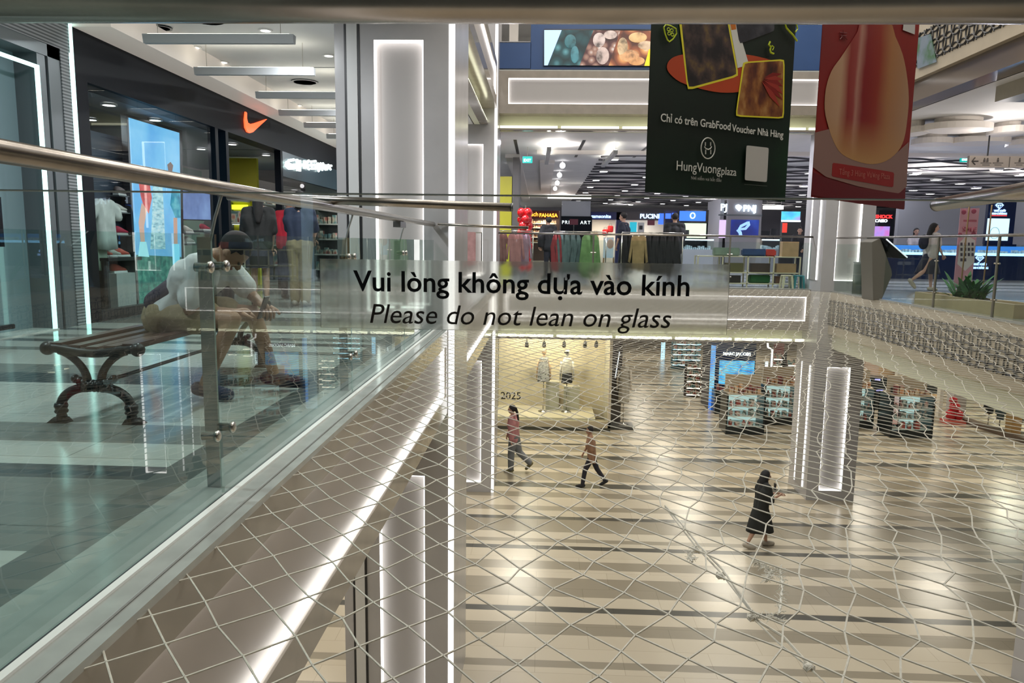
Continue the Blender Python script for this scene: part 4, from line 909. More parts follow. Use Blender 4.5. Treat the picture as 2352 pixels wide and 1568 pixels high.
def inside(p): return NX0 <= p.x <= NX1 and NY0 <= p.y <= NY1
def clip(p, q):
    t = 1.0
    for a, lo, hi in ((0, NX0, NX1), (1, NY0, NY1)):
        d = q[a]-p[a]
        if d > 1e-9: t = min(t, (hi-p[a])/d)
        elif d < -1e-9: t = min(t, (lo-p[a])/d)
    return p.lerp(q, max(0, t))
holes = [(-2.3, -.93, 7.84, 9.4), (5.98, 7.1, 15.98, 17.3), (-2.4, -.99, 15.93, 17.4)]
def inhole(p): return any(a <= p.x <= b and c <= p.y <= d for a, b, c, d in holes)
g = G(); bm = g.b
def cord(p, q, r, n=4):
    p = Vector((p.x, p.y, sag(p.x, p.y))); q = Vector((q.x, q.y, sag(q.x, q.y)))
    d = q-p
    if d.length < 1e-3: return
    d.normalize(); a = d.cross(Vector((0, 0, 1))).normalized(); b = a.cross(d)
    vs = [[bm.verts.new(c+(a*math.cos(2*math.pi*(k+.5)/n)+b*math.sin(2*math.pi*(k+.5)/n))*r) for k in range(n)] for c in (p, q)]
    for k in range(n): bm.faces.new((vs[0][k], vs[0][(k+1) % n], vs[1][(k+1) % n], vs[1][k]))
for j in range(-150, 255):
    # i range so that x is inside
    i0 = int((NX0-O[0]-Aj[j][0])/F1[0])-2; i1 = int((NX1-O[0]-Aj[j][0])/F1[0])+3
    for i in range(i0, i1):
        y = O[1]+i*F1[1]+Aj[j][1]
        if y < NY0-.3 or y > NY1+.3: continue
        p = npos(i, j)
        for q in (npos(i+1, j), npos(i, j+1)):
            a, b = inside(p), inside(q)
            if not (a or b) or inhole(p) or inhole(q): continue
            P1, Q1 = (p, q) if a and b else ((p, clip(p, q)) if a else (clip(q, p), q))
            cord(P1, Q1, .0027, 5 if (p.y < 4) else 4)
        if inside(p) and p.y < 5 and not inhole(p):
            bmesh.ops.create_icosphere(bm, subdivisions=1, radius=.0046, matrix=Matrix.Translation((p.x, p.y, sag(p.x, p.y))))
rope = M('net_cord', (.62, .585, .51), .8, var=.1, scale=60)
net = g.put('safety_net', rope); tag(net, 'white knotted cord safety net stretched across the open atrium', 'net')
g = G()
bp = [(NX0, NY0), (NX0, 7.8), (-.94, 7.8), (-.93, 9.42), (NX0, 9.42), (NX0, NY1-.65), (-1.0, NY1-.62), (-.97, NY1), (5.96, NY1), (5.96, 15.95), (NX1, 15.9), (NX1, 8.31), (NX1, NY0)]
bv = []
for p, q in zip(bp, bp[1:]+bp[:1]):
    n = max(1, int((Vector(q)-Vector(p)).length/.3))
    bv += [Vector((p[0]+(q[0]-p[0])*k/n, p[1]+(q[1]-p[1])*k/n, .008)) for k in range(n)]
g.tube(bv, .0045, 6, closed=True); g.put('border_rope', M('border_cord', (.30, .31, .30), .7), net)
# hooks lashing the border to the ledge
g = G()
for k in range(46):
    y = .75+k*.34
    if 7.6 < y < 9.6: continue
    g.tube([(-1.05, y, .012), (-1.12, y+.02, .012), (-1.15, y-.02, .014)], .004, 5)
g.b.free()
# mending rope with frayed tufts, tied through the meshes
mend = T('mending_rope', 'doubled mending rope with frayed tufts tied through the near net', 'rope', U(1720, 1415, 'z', -.1))
pth = [(1528, 1172), (1556, 1208), (1598, 1262), (1655, 1322), (1728, 1418)]
PP = [U(x, y, 'z', -.09) for x, y in pth]
g = G(); g.tube([p+Vector((0, 0, .012)) for p in PP], .0034, 6); g.tube([p+Vector((.008*(1 if 0 < i < 4 else 0), .006, .017)) for i, p in enumerate(PP)], .0038, 6); g.put('cord', rope, mend)
g = G(); g.tube([U(x, y, 'z', -.085) for x, y in ((1728, 1418), (1790, 1478), (1858, 1532), (1900, 1572))], .0024, 5); g.tube([U(x, y, 'z', -.088) for x, y in ((1728, 1418), (1800, 1462), (1862, 1530))], .004, 6); g.put('cord', rope, mend)
for x, y in ((1598, 1262), (1655, 1322), (1728, 1418), (1858, 1532)):
    g = G(); c = U(x, y, 'z', -.085); g.ball(c, (.014, .012, .010), 8); g.tube([c+Vector((.012*math.cos(a), .012*math.sin(a), .008*math.sin(3*a))) for a in [k*.8 for k in range(9)]], .004, 5); g.put('knot', rope, mend)
for pts in (((1598, 1258), (1582, 1275), (1590, 1290)), ((1748, 1302), (1775, 1312), (1795, 1306)), ((1772, 1315), (1760, 1335)), ((1792, 1310), (1797, 1345), (1790, 1410)), ((1730, 1415), (1765, 1420), (1802, 1428)), ((1735, 1292), (1752, 1302))):
    g = G(); Q = [U(x, y, 'z', -.08) for x, y in pts]
    for k in range(60):
        a = NR.random()*(len(Q)-1); i = int(a); c = Q[i].lerp(Q[i+1], a-i)
        d = Vector((NR.uniform(-1, 1), NR.uniform(-1, 1), NR.uniform(-.3, .8)))*.021
        g.tube([c-d*.3, c+d*.5+Vector((0, 0, .004)), c+d], .0011, 4)
    g.tube(Q, .0036, 5)
    g.put('frayed_tuft', M('frayed_cord', (.78, .75, .68), .9), mend)
# ------------------------------------------------------------------ hanging banners
BD = Vector((.83, .56, 0)).normalized(); BN = Vector((BD.y, -BD.x, 0))
def banner(label, pl, pr, base, ztop):
    """pl, pr: image points of the lower corners, used once to find where it hangs"""
    p0 = pl
    q = UP(pr[0], pr[1], p0, BN)
    w = (q-p0).dot(BD)
    t = T('hanging_banner', label, 'banner', p0)
    g = G(); n = 24; mrow = 20; vs = []
    zb0, zb1 = p0.z, q.z
    for j in range(mrow+1):
        row = []
        for i in range(n+1):
            u = i/n; zb = zb0+(zb1-zb0)*u; z = zb+(ztop-zb)*j/mrow
            row.append(p0*0+Vector((p0.x, p0.y, 0))+BD*w*u+Vector((0, 0, z))+BN*(-.012))
        vs.append(row)
    for off in (0, -.004):
        V2 = [[g.b.verts.new(p+BN*off) for p in r] for r in vs]
        for a, b in zip(V2, V2[1:]):
            for i in range(n): g.b.faces.new((a[i], a[i+1], b[i+1], b[i]))
    g.put('cloth', base, t, True)
    g = G(); g.tube([Vector((p0.x, p0.y, ztop))-BD*.03-BN*.014, Vector((p0.x, p0.y, ztop))+BD*(w+.03)-BN*.014], .013, 8); g.put('top_rod', steel, t)
    for u in (.1, .9):
        g = G(); c = Vector((p0.x, p0.y, ztop))+BD*w*u-BN*.014; g.tube([c, Vector((c.x, c.y, 9.2))], .003, 5); g.put('hanging_wire', steel, t)
    return t, p0, w
lay = [0]
def bprint(t, p0, name, pts, mat, th=.0012, org=(1500, 0), sc=2.7606):
    """printed shape: pixels of the enlarged view -> points of the cloth"""
    lay[0] += .0006
    if name in ('printed_peach', 'printed_blob'):
        n = len(pts); pts = [tuple(.5*(2*pts[i][c]+(pts[(i+1) % n][c]-pts[i-1][c])*u+(2*pts[i-1][c]-5*pts[i][c]+4*pts[(i+1) % n][c]-pts[(i+2) % n][c])*u*u+(3*pts[i][c]-pts[i-1][c]-3*pts[(i+1) % n][c]+pts[(i+2) % n][c])*u**3) for c in (0, 1)) for i in range(n) for u in (0, .33, .66)]
    Q = [UP(org[0]+x/sc, org[1]+y/sc, p0, BN) for x, y in pts]
    g = G(); g.prism([q+BN*(lay[0]-.008) for q in Q], BN*th); return g.put(name, mat, t)
def btext(t, p0, body, a, b, mat, **kw):
    lay[0] += .0006
    p, q = [UP(1500+x/2.7606, y/2.7606, p0, BN) for x, y in (a, b)]
    return text(body, p+BN*(lay[0]-.006), BD, (0, 0, 1), mat, t, width=(q-p).dot(BD), depth=.0012, **kw)
def rrect(x0, y0, x1, y1, x2, y2, x3, y3, k=.08):
    P4 = [Vector((x0, y0)), Vector((x1, y1)), Vector((x2, y2)), Vector((x3, y3))]; out = []
    for i in range(4):
        a, b, c = P4[i-1], P4[i], P4[(i+1) % 4]; out += [tuple(b.lerp(a, k)), tuple(b.lerp(a, k*.3).lerp(b.lerp(c, k*.3), .5)), tuple(b.lerp(c, k))]
    return out
green_b = pattern('banner_green', ((.0, .005, .002), (.0, .010, .004), (.002, .030, .008)), 1.1, 0, 'NOISE', .5)
p0 = U(1485, 440, 'y', 5.0); t1, p1, w1 = banner('dark green restaurant voucher banner hanging over the atrium', p0, (1806, 463), green_b, 3.3)
yel = M('print_yellow', (.70, .62, .03), .5); yline = M('print_lime', (.50, .60, .02), .5); orange = M('print_orange', (.42, .05, .01), .5); wht = M('print_white', (.62, .62, .58), .5); gre = M('print_black_soft', (.01, .012, .01), .5)
lay[0] = 0
bprint(t1, p1, 'printed_blob', [(92, 425), (110, 380), (165, 350), (300, 330), (450, 335), (600, 345), (720, 370), (790, 400), (800, 470), (700, 540), (560, 580), (430, 585), (300, 560), (180, 520), (115, 470)], orange)
bprint(t1, p1, 'photo_frame', rrect(165, 100, 480, 100, 548, 482, 222, 572, .1), yel)
street = pattern('print_street', ((.004, .004, .006), (.015, .010, .012), (.06, .035, .03), (.16, .10, .03)), 9, 0, 'NOISE', .5)
bprint(t1, p1, 'printed_photo', rrect(180, 100, 468, 100, 536, 472, 228, 556, .1), street)
bprint(t1, p1, 'printed_slip', [(480, 100), (520, 100), (612, 410), (540, 430)], wht)
bprint(t1, p1, 'printed_tag', [(485, 110), (522, 110), (530, 185), (500, 190)], M('print_tag_orange', (.5, .14, .01), .5))
bprint(t1, p1, 'dark_photo', rrect(520, 100, 770, 100, 772, 195, 552, 278, .15), pattern('print_night', ((.004, .004, .006), (.02, .02, .03), (.06, .06, .07)), 8, 0, 'NOISE', .5))
bprint(t1, p1, 'photo_frame', rrect(572, 392, 836, 374, 832, 752, 524, 738, .1), yel)
bprint(t1, p1, 'printed_photo', rrect(582, 400, 828, 384, 824, 743, 532, 728, .1), pattern('print_grill', ((.02, .004, .002), (.10, .02, .008), (.25, .09, .02), (.45, .25, .08)), 5, 0, 'NOISE', .5, stretch=(2, 1, 1)))
for k in range(6):
    a = -.15+k*.22; x0_, y0_ = 680, 490; L_ = 140+20*k*(1 if k < 4 else .7)
    dx, dy = math.cos(a), math.sin(a)*1.1; nx, ny = -dy*11, dx*11
    bprint(t1, p1, 'printed_skewer', [(x0_+dx*25+nx*.5, y0_+dy*25+ny*.5), (x0_+dx*L_*.6+nx*1.5, y0_+dy*L_*.6+ny*1.5), (min(822, x0_+dx*L_), y0_+dy*L_), (x0_+dx*L_*.6-nx*1.5, y0_+dy*L_*.6-ny*1.5)], M('print_skewer%d' % (k % 2), ((.20, .012, .01), (.30, .03, .02))[k % 2], .4))
for body, a, b in (('Chỉ có trên GrabFood', (46, 768), (488, 832)), ('Voucher Nhà Hàng', (497, 833), (822, 880))): btext(t1, p1, body, a, b, wht, bold=.012)
btext(t1, p1, 'HungVuong', (146, 1078), (425, 1112), wht); btext(t1, p1, 'plaza', (430, 1107), (524, 1113), wht); btext(t1, p1, 'Nơi niềm vui bắt đầu', (238, 1138), (428, 1152), M('print_grey', (.3, .3, .28), .5))
def bline(t, p0, name, pts, r, mat, sc=2.7606):
    lay[0] += .0004; g = G(); g.tube([UP(1500+x/sc, y/sc, p0, BN)+BN*(lay[0]-.006) for x, y in pts], r, 5); return g.put(name, mat, t)
ring = [(344+44*math.cos(a), 940+66*math.sin(a)) for a in [2*math.pi*k/24 for k in range(25)]]
bline(t1, p1, 'printed_emblem', ring, .004, wht)
for pts in ([(327, 902), (327, 925)], [(360, 902), (360, 925)], [(322, 930), (330, 943), (344, 948), (358, 943), (366, 930)], [(328, 950), (328, 978)], [(360, 950), (360, 978)]): bline(t1, p1, 'printed_emblem', pts, .004, wht)
bline(t1, p1, 'printed_plectrum', [(62, 175), (75, 158), (105, 165), (140, 185), (143, 215), (120, 250), (98, 267), (85, 255), (70, 215), (62, 175)], .005, yline)
for c in ((92, 188), (112, 195), (95, 215), (116, 222)): bline(t1, p1, 'printed_plectrum', [(c[0]+9*math.cos(a), c[1]+10*math.sin(a)) for a in [k*.7 for k in range(10)]], .003, yline)
bline(t1, p1, 'printed_chilli', [(735, 266), (726, 285), (738, 300), (734, 318), (738, 335), (758, 342)], .007, yline); bline(t1, p1, 'printed_chilli', [(745, 292), (758, 300), (750, 320)], .005, yline)
bline(t1, p1, 'printed_corner_sketch', [(800, 120), (825, 140), (838, 180), (860, 205), (880, 225), (905, 262)], .007, yline); bline(t1, p1, 'printed_corner_sketch', [(850, 120), (855, 150), (875, 130), (900, 150), (908, 185), (895, 205)], .006, yline)
bprint(t1, p1, 'blank_code_card', rrect(585, 922, 726, 938, 714, 1155, 574, 1142, .08), M('print_card', (.45, .44, .42), .5))
btext(t1, p1, '—————', (570, 1172), (714, 1186), M('print_grey', (), .5), yscale=.3)
# peach banner
p0 = U(1866, 452, 'y', 6.4)
def peachmat():
    mt = bpy.data.materials.new('print_peach'); mt.use_nodes = True; nt = mt.node_tree; N = nt.nodes.new; b = nt.nodes['Principled BSDF']; b.inputs['Roughness'].default_value = .4
    tc = N('ShaderNodeTexCoord'); mp = N('ShaderNodeMapping'); mp.inputs['Rotation'].default_value = (0, 0, -math.atan2(BD.y, BD.x)); nt.links.new(tc.outputs['Generated'], mp.inputs[0])
    sp = N('ShaderNodeSeparateXYZ'); nt.links.new(tc.outputs['Generated'], sp.inputs[0])
    rp = N('ShaderNodeValToRGB'); e = rp.color_ramp.elements
    cs = [(0, (.34, .19, .11)), (.16, (.38, .23, .14)), (.25, (.20, .02, .018)), (.32, (.24, .04, .035)), (.355, (.34, .16, .12)), (.42, (.17, .006, .009)), (.58, (.21, .02, .012)), (.74, (.30, .13, .05)), (1, (.32, .19, .11))]
    while len(e) < len(cs): e.new(.5)
    for i, (p, c) in enumerate(cs): e[i].position = p; e[i].color = (*c, 1)
    nz = N('ShaderNodeTexNoise'); nz.inputs['Scale'].default_value = 3; nt.links.new(tc.outputs['Generated'], nz.inputs['Vector'])
    ad = N('ShaderNodeMath'); ad.operation = 'MULTIPLY_ADD'; ad.inputs[1].default_value = .08; nt.links.new(nz.outputs['Fac'], ad.inputs[0]); nt.links.new(sp.outputs['X'], ad.inputs[2])
    sb = N('ShaderNodeMath'); sb.operation = 'SUBTRACT'; sb.inputs[1].default_value = .04; nt.links.new(ad.outputs[0], sb.inputs[0]); nt.links.new(sb.outputs[0], rp.inputs[0])
    mx = N('ShaderNodeMix'); mx.data_type = 'RGBA'; mx.inputs[7].default_value = (.36, .19, .07, 1)
    mr = N('ShaderNodeMapRange'); mr.inputs['From Min'].default_value = .30; mr.inputs['From Max'].default_value = .02; nt.links.new(sp.outputs['Z'], mr.inputs[0]); nt.links.new(mr.outputs[0], mx.inputs[0]); nt.links.new(rp.outputs[0], mx.inputs[6])
    nt.links.new(mx.outputs[2], b.inputs['Base Color']); return mt
red_b = pattern('banner_red', ((.13, .003, .003), (.17, .005, .004), (.21, .010, .007)), .9, 0, 'NOISE', .5)
t2, p2, w2 = banner('red banner printed with a big pale peach beside the green one', p0, (2079, 481), red_b, 3.6)
lay[0] = 0
bprint(t2, p2, 'printed_plate', [(1030, 840), (1130, 815), (1200, 870), (1560, 960), (1625, 900), (1612, 1180), (1560, 1230), (1300, 1180), (1100, 1120), (1020, 1060)], M('print_plate', (.21, .12, .10), .5))
bprint(t2, p2, 'printed_cushion', [(1015, 1090), (1110, 1130), (1300, 1185), (1560, 1225), (1605, 1200), (1598, 1325), (1300, 1290), (1008, 1235)], M('print_cushion', (.10, .003, .007), .5))
pe = [(1330, 138), (1500, 140), (1540, 230), (1585, 340), (1612, 470), (1625, 620), (1615, 760), (1595, 880), (1555, 960), (1480, 1020), (1390, 1040), (1290, 1020), (1200, 975), (1150, 900), (1115, 800), (1092, 690), (1100, 560), (1135, 450), (1190, 370), (1250, 280), (1300, 200)]
bprint(t2, p2, 'printed_peach', pe, peachmat())
bprint(t2, p2, 'printed_ribbon', rrect(1142, 1030, 1532, 1092, 1526, 1188, 1136, 1118, .1), M('print_ribbon', (.22, .006, .006), .5))
btext(t2, p2, 'Tầng 3 Hùng Vương Plaza', (1180, 1105), (1502, 1150), M('print_pinkish', (.34, .10, .08), .5))
for pts in ([(1185, 205), (1230, 210)], [(1208, 190), (1208, 250)], [(1190, 225), (1228, 228)], [(1185, 250), (1200, 232)], [(1232, 252), (1216, 234)]): bline(t2, p2, 'printed_character', pts, .004, M('print_dark_red', (.12, .004, .004), .5))
bprint(t2, p2, 'blank_code_card', [(1592, 130), (1664, 140), (1660, 218), (1585, 190)], M('print_card', (), .5))
# ------------------------------------------------------------------ escalator truss / bulkhead on the right, seen from below
br = M('bulkhead_stone', (.36, .33, .27), .35, var=.04); sof = M('soffit_brown', (.16, .13, .11), .12)
g = G(); a = U(2191, 205, 'x', 6.95); b = U(2183, 275, 'x', 7.3)
g.box(6.95, 7.25, 2, 12.0, 3.20, 3.75); struct(g.put('beam_right', br))
g = G(); g.box(7.25, 8.2, 2, 12.0, 3.20, 3.43); struct(g.put('beam_soffit', M('soffit_dark', (.07, .06, .05), .3)))
g = G(); g.box(8.2, 8.5, 2, 12.6, 2.85, 3.43); struct(g.put('beam_right', br))
bl = T('glow_band', 'blue and violet glowing band standing in for the lit shop ceiling beyond the beam', 'light', (8.6, 9, 2.9)); g = G(); g.box(8.52, 8.56, 2, 12.4, 2.86, 3.1); g.put('diffuser', pattern('blue_band', ((.05, .08, .5), (.10, .15, .8), (.35, .5, 1)), 2.2, 1.3, 'NOISE'), bl)  # glowing strip added in place of the blue lit shop ceiling beyond
g = G(); g.box(8.56, 8.62, 2, 12.4, 2.84, 3.42); g.put('housing', greym, bl)
# disc ceiling panels
for i, (px, py, rx, ry) in enumerate(((2098, 309, .22, .4), (2200, 300, .62, .45), (2310, 308, .30, .42), (2140, 332, .42, .4), (2250, 330, .62, .45), (2350, 335, .32, .4))):
    q = U(px, py, 'z', 3.19+.012*i); t = T('ceiling_disc', 'white rounded ceiling panel on the right, ' + ('tucked behind the red banner', 'longest one of the upper row', 'egg-shaped one over the hanging sign', 'lower one near the banner edge', 'lower one above the exit sign', 'cut by the picture edge')[i], 'panel', q)
    g = G(); 
    top = [q+Vector((rx*math.cos(a), ry*math.sin(a), 0)) for a in [2*math.pi*k/28 for k in range(28)]]
    g.prism(top, (0, 0, .12)); g.put('disc', M('disc_white', (.80, .74, .68), .5), t, bevel=0)
    g = G(); g.prism([q+Vector((rx*.7*math.cos(a), ry*.7*math.sin(a), .12)) for a in [2*math.pi*k/24 for k in range(24)]], (0, 0, CZ-q.z-.12)); g.put('neck', M('disc_white', (), .5), t)
# ------------------------------------------------------------------ far gallery on the viewer's level
def rp_(g, Y, x0, y0, x1, y1, th=.06, dy=0):
    a, b = U(x0, y1, 'y', Y), U(x1, y0, 'y', Y)
    if 584 < y1 < 650 and Y >= 22: a.z = 0
    g.box(a.x, b.x, Y+dy, Y+dy+th, a.z, b.z); return a, b
def quad_part(name, mat, Y, x0, y0, x1, y1, parent, th=.03, dy=0):
    g = G(); rp_(g, Y, x0, y0, x1, y1, th, dy); return g.put(name, mat, parent)
def sign(parent, body, Y, x0, x1, yb, mat, name='sign_lettering', **kw):
    a, b = U(x0, yb, 'y', Y), U(x1, yb, 'y', Y)
    return text(body, (a.x, Y-.02, a.z), (1, 0, 0), (0, 0, 1), mat, parent, width=b.x-a.x, name=name, depth=.04, **kw)
def goods(parent, x0, x1, y, z, n, mat, h=(.08, .2), d=.12):
    g = G()
    for k in range(n):
        w = (x1-x0)/n; hh = R.uniform(*h); g.box(x0+k*w+w*.12, x0+(k+1)*w-w*.12, y, y+d, z, z+hh)
    return tag(g.put('goods', mat, parent), kind='stuff')
goodm = pattern('goods_mix', (), 7)
goodw = pattern('goods_warm', ((.05, .03, .02), (.5, .2, .08), (.6, .5, .35), (.2, .05, .05)), 5)
# bookshop
sf = T('storefront', 'bookshop far back with orange glowing lettering beside the red balloons', 'shop', (U(1250, 540, 'y', 38).x, 38, 0))
quad_part('sign_board', M('board_maroon', (.08, .02, .02), .4), 38, 1216, 484, 1284, 502, sf)
sign(sf, 'ách', 37.98, 1219, 1236, 496, E_('orange_neon', (1, .42, .04), 3), bold=.01); sign(sf, 'FAHASA', 37.98, 1239, 1281, 498, E_('orange_neon', (), 3), bold=.02)
quad_part('back_wall', M('book_wall', (.13, .08, .06), .5), 40, 1212, 484, 1286, 590, sf)
for k, py in enumerate((512, 522, 532, 544, 556)):
    a, b = U(1214, py, 'y', 39), U(1278, py, 'y', 39); g = G(); g.box(a.x, b.x, 39, 39.9, a.z-.04, a.z); s_ = g.put('shelf', M('shelf_lit', (), .5), sf); goods(s_, a.x, b.x, 39.1, a.z, 12, goodw, (.1, .22), .3)
lamp('shop_lamp', (U(1250, 540, 'y', 38).x, 38.6, 2.3), 60, .3, (1, .8, .55))
# print art board
sf = T('storefront', 'grey walled print shop with white capital letters on a dark board', 'shop', (U(1325, 540, 'y', 32).x, 32, 0))
quad_part('upper_wall', M('wall_slate', (.28, .29, .33), .6), 32, 1290, 462, 1357, 498, sf, .3)
quad_part('sign_board', navy, 32, 1288, 497, 1360, 530, sf, .1, -.06); sign(sf, 'PRIMA ART', 31.92, 1291, 1356, 514, E_('sign_white', (), 1.6), spacing=1.25)
quad_part('counter', blackg, 32, 1296, 530, 1356, 592, sf, .5)
rs = T('easel_sign', 'small dark red round-topped sign on a stalk before the print shop', 'sign', (U(1318, 520, 'y', 30).x, 30, 0))
a, b = U(1308, 516, 'y', 30), U(1328, 503, 'y', 30); g = G(); g.box(a.x, b.x, 30, 30.03, a.z, b.z); g.put('board', M('sign_wine', (.22, .05, .07), .5), rs, bevel=.008); g = G(); g.tube([((a.x+b.x)/2, 30.02, a.z), ((a.x+b.x)/2, 30.02, 0.02)], .02, 6); g.put('stalk', steel, rs); g = G(); g.lathe([(.2, 0), (.2, .02), (.02, .03)], ((a.x+b.x)/2, 30.02, 0), 14); g.put('base', steel, rs)
# luggage shop
sf = T('storefront', 'luggage shop with blue-white lettering on a navy board', 'shop', (U(1395, 540, 'y', 36).x, 36, 0))
quad_part('sign_board', M('board_navy', (.008, .012, .09), .4), 36, 1357, 487, 1430, 504, sf, .1); sign(sf, 'samsonite', 35.98, 1358, 1403, 500, E_('blue_white', (.45, .65, 1), 2.5), bold=.02)
quad_part('pier', M('board_navy', (), .4), 36, 1413, 487, 1431, 592, sf, .4); quad_part('back_wall', M('lit_wall', (.6, .54, .46), .6), 38, 1354, 500, 1420, 592, sf)
lamp('shop_lamp', (U(1385, 540, 'y', 36).x, 36.8, 2.2), 60, .3, (1, .9, .75))
for k, (px, py, mt) in enumerate(((1390, 532, M('case_red', (.5, .02, .02), .4)), (1402, 524, M('case_red', (), .4)), (1368, 540, M('case_tan', (.4, .28, .16), .5)))):
    c = U(px, py, 'y', 37); t = T('suitcase', ('red suitcase, larger one, in the luggage shop', 'red suitcase, upper one, in the luggage shop', 'tan suitcase in the luggage shop')[k], 'suitcase', c)
    g = G(); g.box(c.x-.14, c.x+.14, 36.9, 37.1, c.z-.2, c.z+.12); g.put('shell', mt, t, bevel=.03); g = G(); g.tube([(c.x-.06, 37, c.z+.12), (c.x-.06, 37, c.z+.22), (c.x+.06, 37, c.z+.22), (c.x+.06, 37, c.z+.12)], .008, 5); g.put('handle', black, t)
# fashion shop
sf = T('storefront', 'handbag shop with white lettering on a brown board right of the luggage shop', 'shop', (U(1475, 540, 'y', 36).x, 36, 0))
quad_part('sign_board', M('board_brown', (.06, .045, .045), .4), 36, 1431, 487, 1515, 505, sf, .1); sign(sf, 'PUCINI', 35.98, 1470, 1514, 501, E_('blue_white', (), 2.5), bold=.03)
quad_part('back_wall', M('lit_wall', (), .6), 38, 1431, 500, 1526, 592, sf); quad_part('window_poster', E_('poster_teal', (.02, .45, .6), .9), 36, 1446, 510, 1463, 535, sf, .05); quad_part('edge_light', E_('edge_blue', (.05, .15, 1), 1.5), 36, 1512, 490, 1525, 515, sf, .05)
quad_part('poster_wine', M('sign_wine', (), .5), 36, 1487, 505, 1504, 517, sf, .05)
g = G(); c = U(1471, 525, 'y', 36); 
quad_part('picture_frame', white, 36, 1464, 511, 1480, 535, sf, .05); quad_part('picture_bag', black, 36, 1468, 518, 1476, 527, sf, .02, -.02)
lamp('shop_lamp', (U(1480, 540, 'y', 36).x, 36.8, 2.2), 60, .3, (1, .95, .9))
# blue kiosks
kb = T('kiosk', 'narrow dark kiosk with small blue screens beside the black coat person', 'kiosk', (U(1540, 540, 'y', 30).x, 30, 0))
quad_part('frame', M('kiosk_navy', (.01, .012, .05), .3), 30, 1524, 484, 1557, 600, kb, .4)
for x0, y0, x1, y1 in ((1528, 490, 1541, 502), (1543, 489, 1554, 500), (1528, 515, 1541, 527)): quad_part('screen', E_('screen_royal', (.06, .18, 1), 1.2), 30, x0, y0, x1, y1, kb, .03, -.03)
kb = T('kiosk', 'dark framed kiosk with a bright blue sign over a cream panel', 'kiosk', (U(1592, 540, 'y', 28).x, 28, 0))
quad_part('frame', blackg, 28, 1558, 482, 1628, 600, kb, .4); quad_part('sign_panel', E_('screen_blue', (.05, .2, .95), 1.2), 28, 1560, 485, 1621, 507, kb, .03, -.04); quad_part('cream_panel', E_('panel_cream', (.85, 1, .72), .9), 28, 1558, 513, 1622, 546, kb, .03, -.04)
c = U(1591, 495, 'y', 27.93); g = G(); g.tube([(c.x+.085*math.cos(a), 27.93, c.z+.10*math.sin(a)) for a in [k*.45 for k in range(14)]], .022, 6, closed=True); g.put('ring_emblem', E_('emblem_white', (.8, .9, 1), 2), kb)
# jewellery wall
sf = T('storefront', 'grey jewellery shop block with a gem emblem and white letters', 'shop', (U(1700, 540, 'y', 30).x, 30, 0))
quad_part('wall_block', M('wall_warmgrey', (.36, .34, .35), .5), 30, 1665, 452, 1752, 600, sf, 2.5); quad_part('side_wall', M('wall_midgrey', (.28, .27, .28), .5), 30, 1650, 456, 1666, 600, sf, 2.3, .1)
sign(sf, 'PNJ', 29.95, 1707, 1736, 485, E_('blue_white2', (.7, .85, 1), 3), bold=.03); sign(sf, 'PJ', 30.0, 1655, 1669, 483, E_('blue_white2', (), 3), bold=.02)
g = G(); g.prism([U(x, y, 'y', 29.93) for x, y in ((1690, 472), (1696, 469), (1702, 472), (1705, 476), (1698, 485), (1690, 477))], (0, .04, 0)); g.put('gem_emblem', E_('blue_white2', (), 3), sf)
quad_part('groove', greym, 30, 1650, 493, 1752, 495, sf, .02, -.012)
quad_part('advert_screen', pattern('advert_blue', ((.005, .01, .12), (.01, .03, .3), (.03, .10, .6)), 1.0, .9, 'NOISE'), 30, 1677, 505, 1743, 541, sf, .03, -.04)
g = G(); g.tube([U(x, y, 'y', 29.94) for x, y in ((1718, 511), (1702, 519), (1694, 527), (1712, 525), (1720, 516), (1718, 509))], .06, 6); g.tube([U(x, y, 'y', 29.94) for x, y in ((1694, 527), (1700, 534), (1701, 541))], .07, 6); g.put('advert_figure', E_('advert_pale', (.35, .6, 1), 1.0), sf)
quad_part('side_poster', E_('poster_pink', (.75, .55, .9), 1.0), 29, 1651, 505, 1668, 546, sf, .03)
ad = T('advert_stand', 'tall advert display with a cyan top and red-black picture by the far pillar', 'screen', (U(1816, 540, 'y', 24).x, 24, 0))
quad_part('housing', black, 24, 1792, 484, 1842, 600, ad, .2); quad_part('top_screen', pattern('advert_cyan', ((.05, .3, .8), (.1, .7, 1), (.5, .3, .9)), 2, 1.2, 'NOISE'), 24, 1794, 486, 1838, 505, ad, .03, -.03); quad_part('picture', E_('advert_red', (.75, .05, .03), .9), 24, 1796, 512, 1808, 534, ad, .03, -.03); quad_part('light_bar', E_('line_white', (), 3), 24, 1794, 506, 1838, 509, ad, .02, -.04)
# glass cases
for lb, x0, x1 in (('lit glass jewellery case under the cream kiosk panel', 1566, 1640), ('lit glass jewellery case beside the monitors', 1750, 1800)):
    t = T('display_case', lb, 'case', (U((x0+x1)/2, 560, 'y', 25).x, 25, 0)); a, b = U(x0, 572, 'y', 25), U(x1, 549, 'y', 25)
    g = G(); g.box(a.x, b.x, 25, 25.7, .02, a.z); g.put('base', M('case_grey', (.3, .3, .33), .4), t); g = G(); g.box(a.x, b.x, 25, 25.7, a.z, b.z); g.put('glass_top', gl_shop, t); g = G(); g.box(a.x, b.x, 25.02, 25.06, b.z-.05, b.z-.01); g.put('light_line', E_('case_light', (.6, .9, 1), 3), t)
    goods(t, a.x+.05, b.x-.05, 25.2, a.z+.002, 14, pattern('goods_silver', ((.2, .25, .3), (.5, .6, .65), (.8, .85, .9)), 9), (.03, .14), .2)
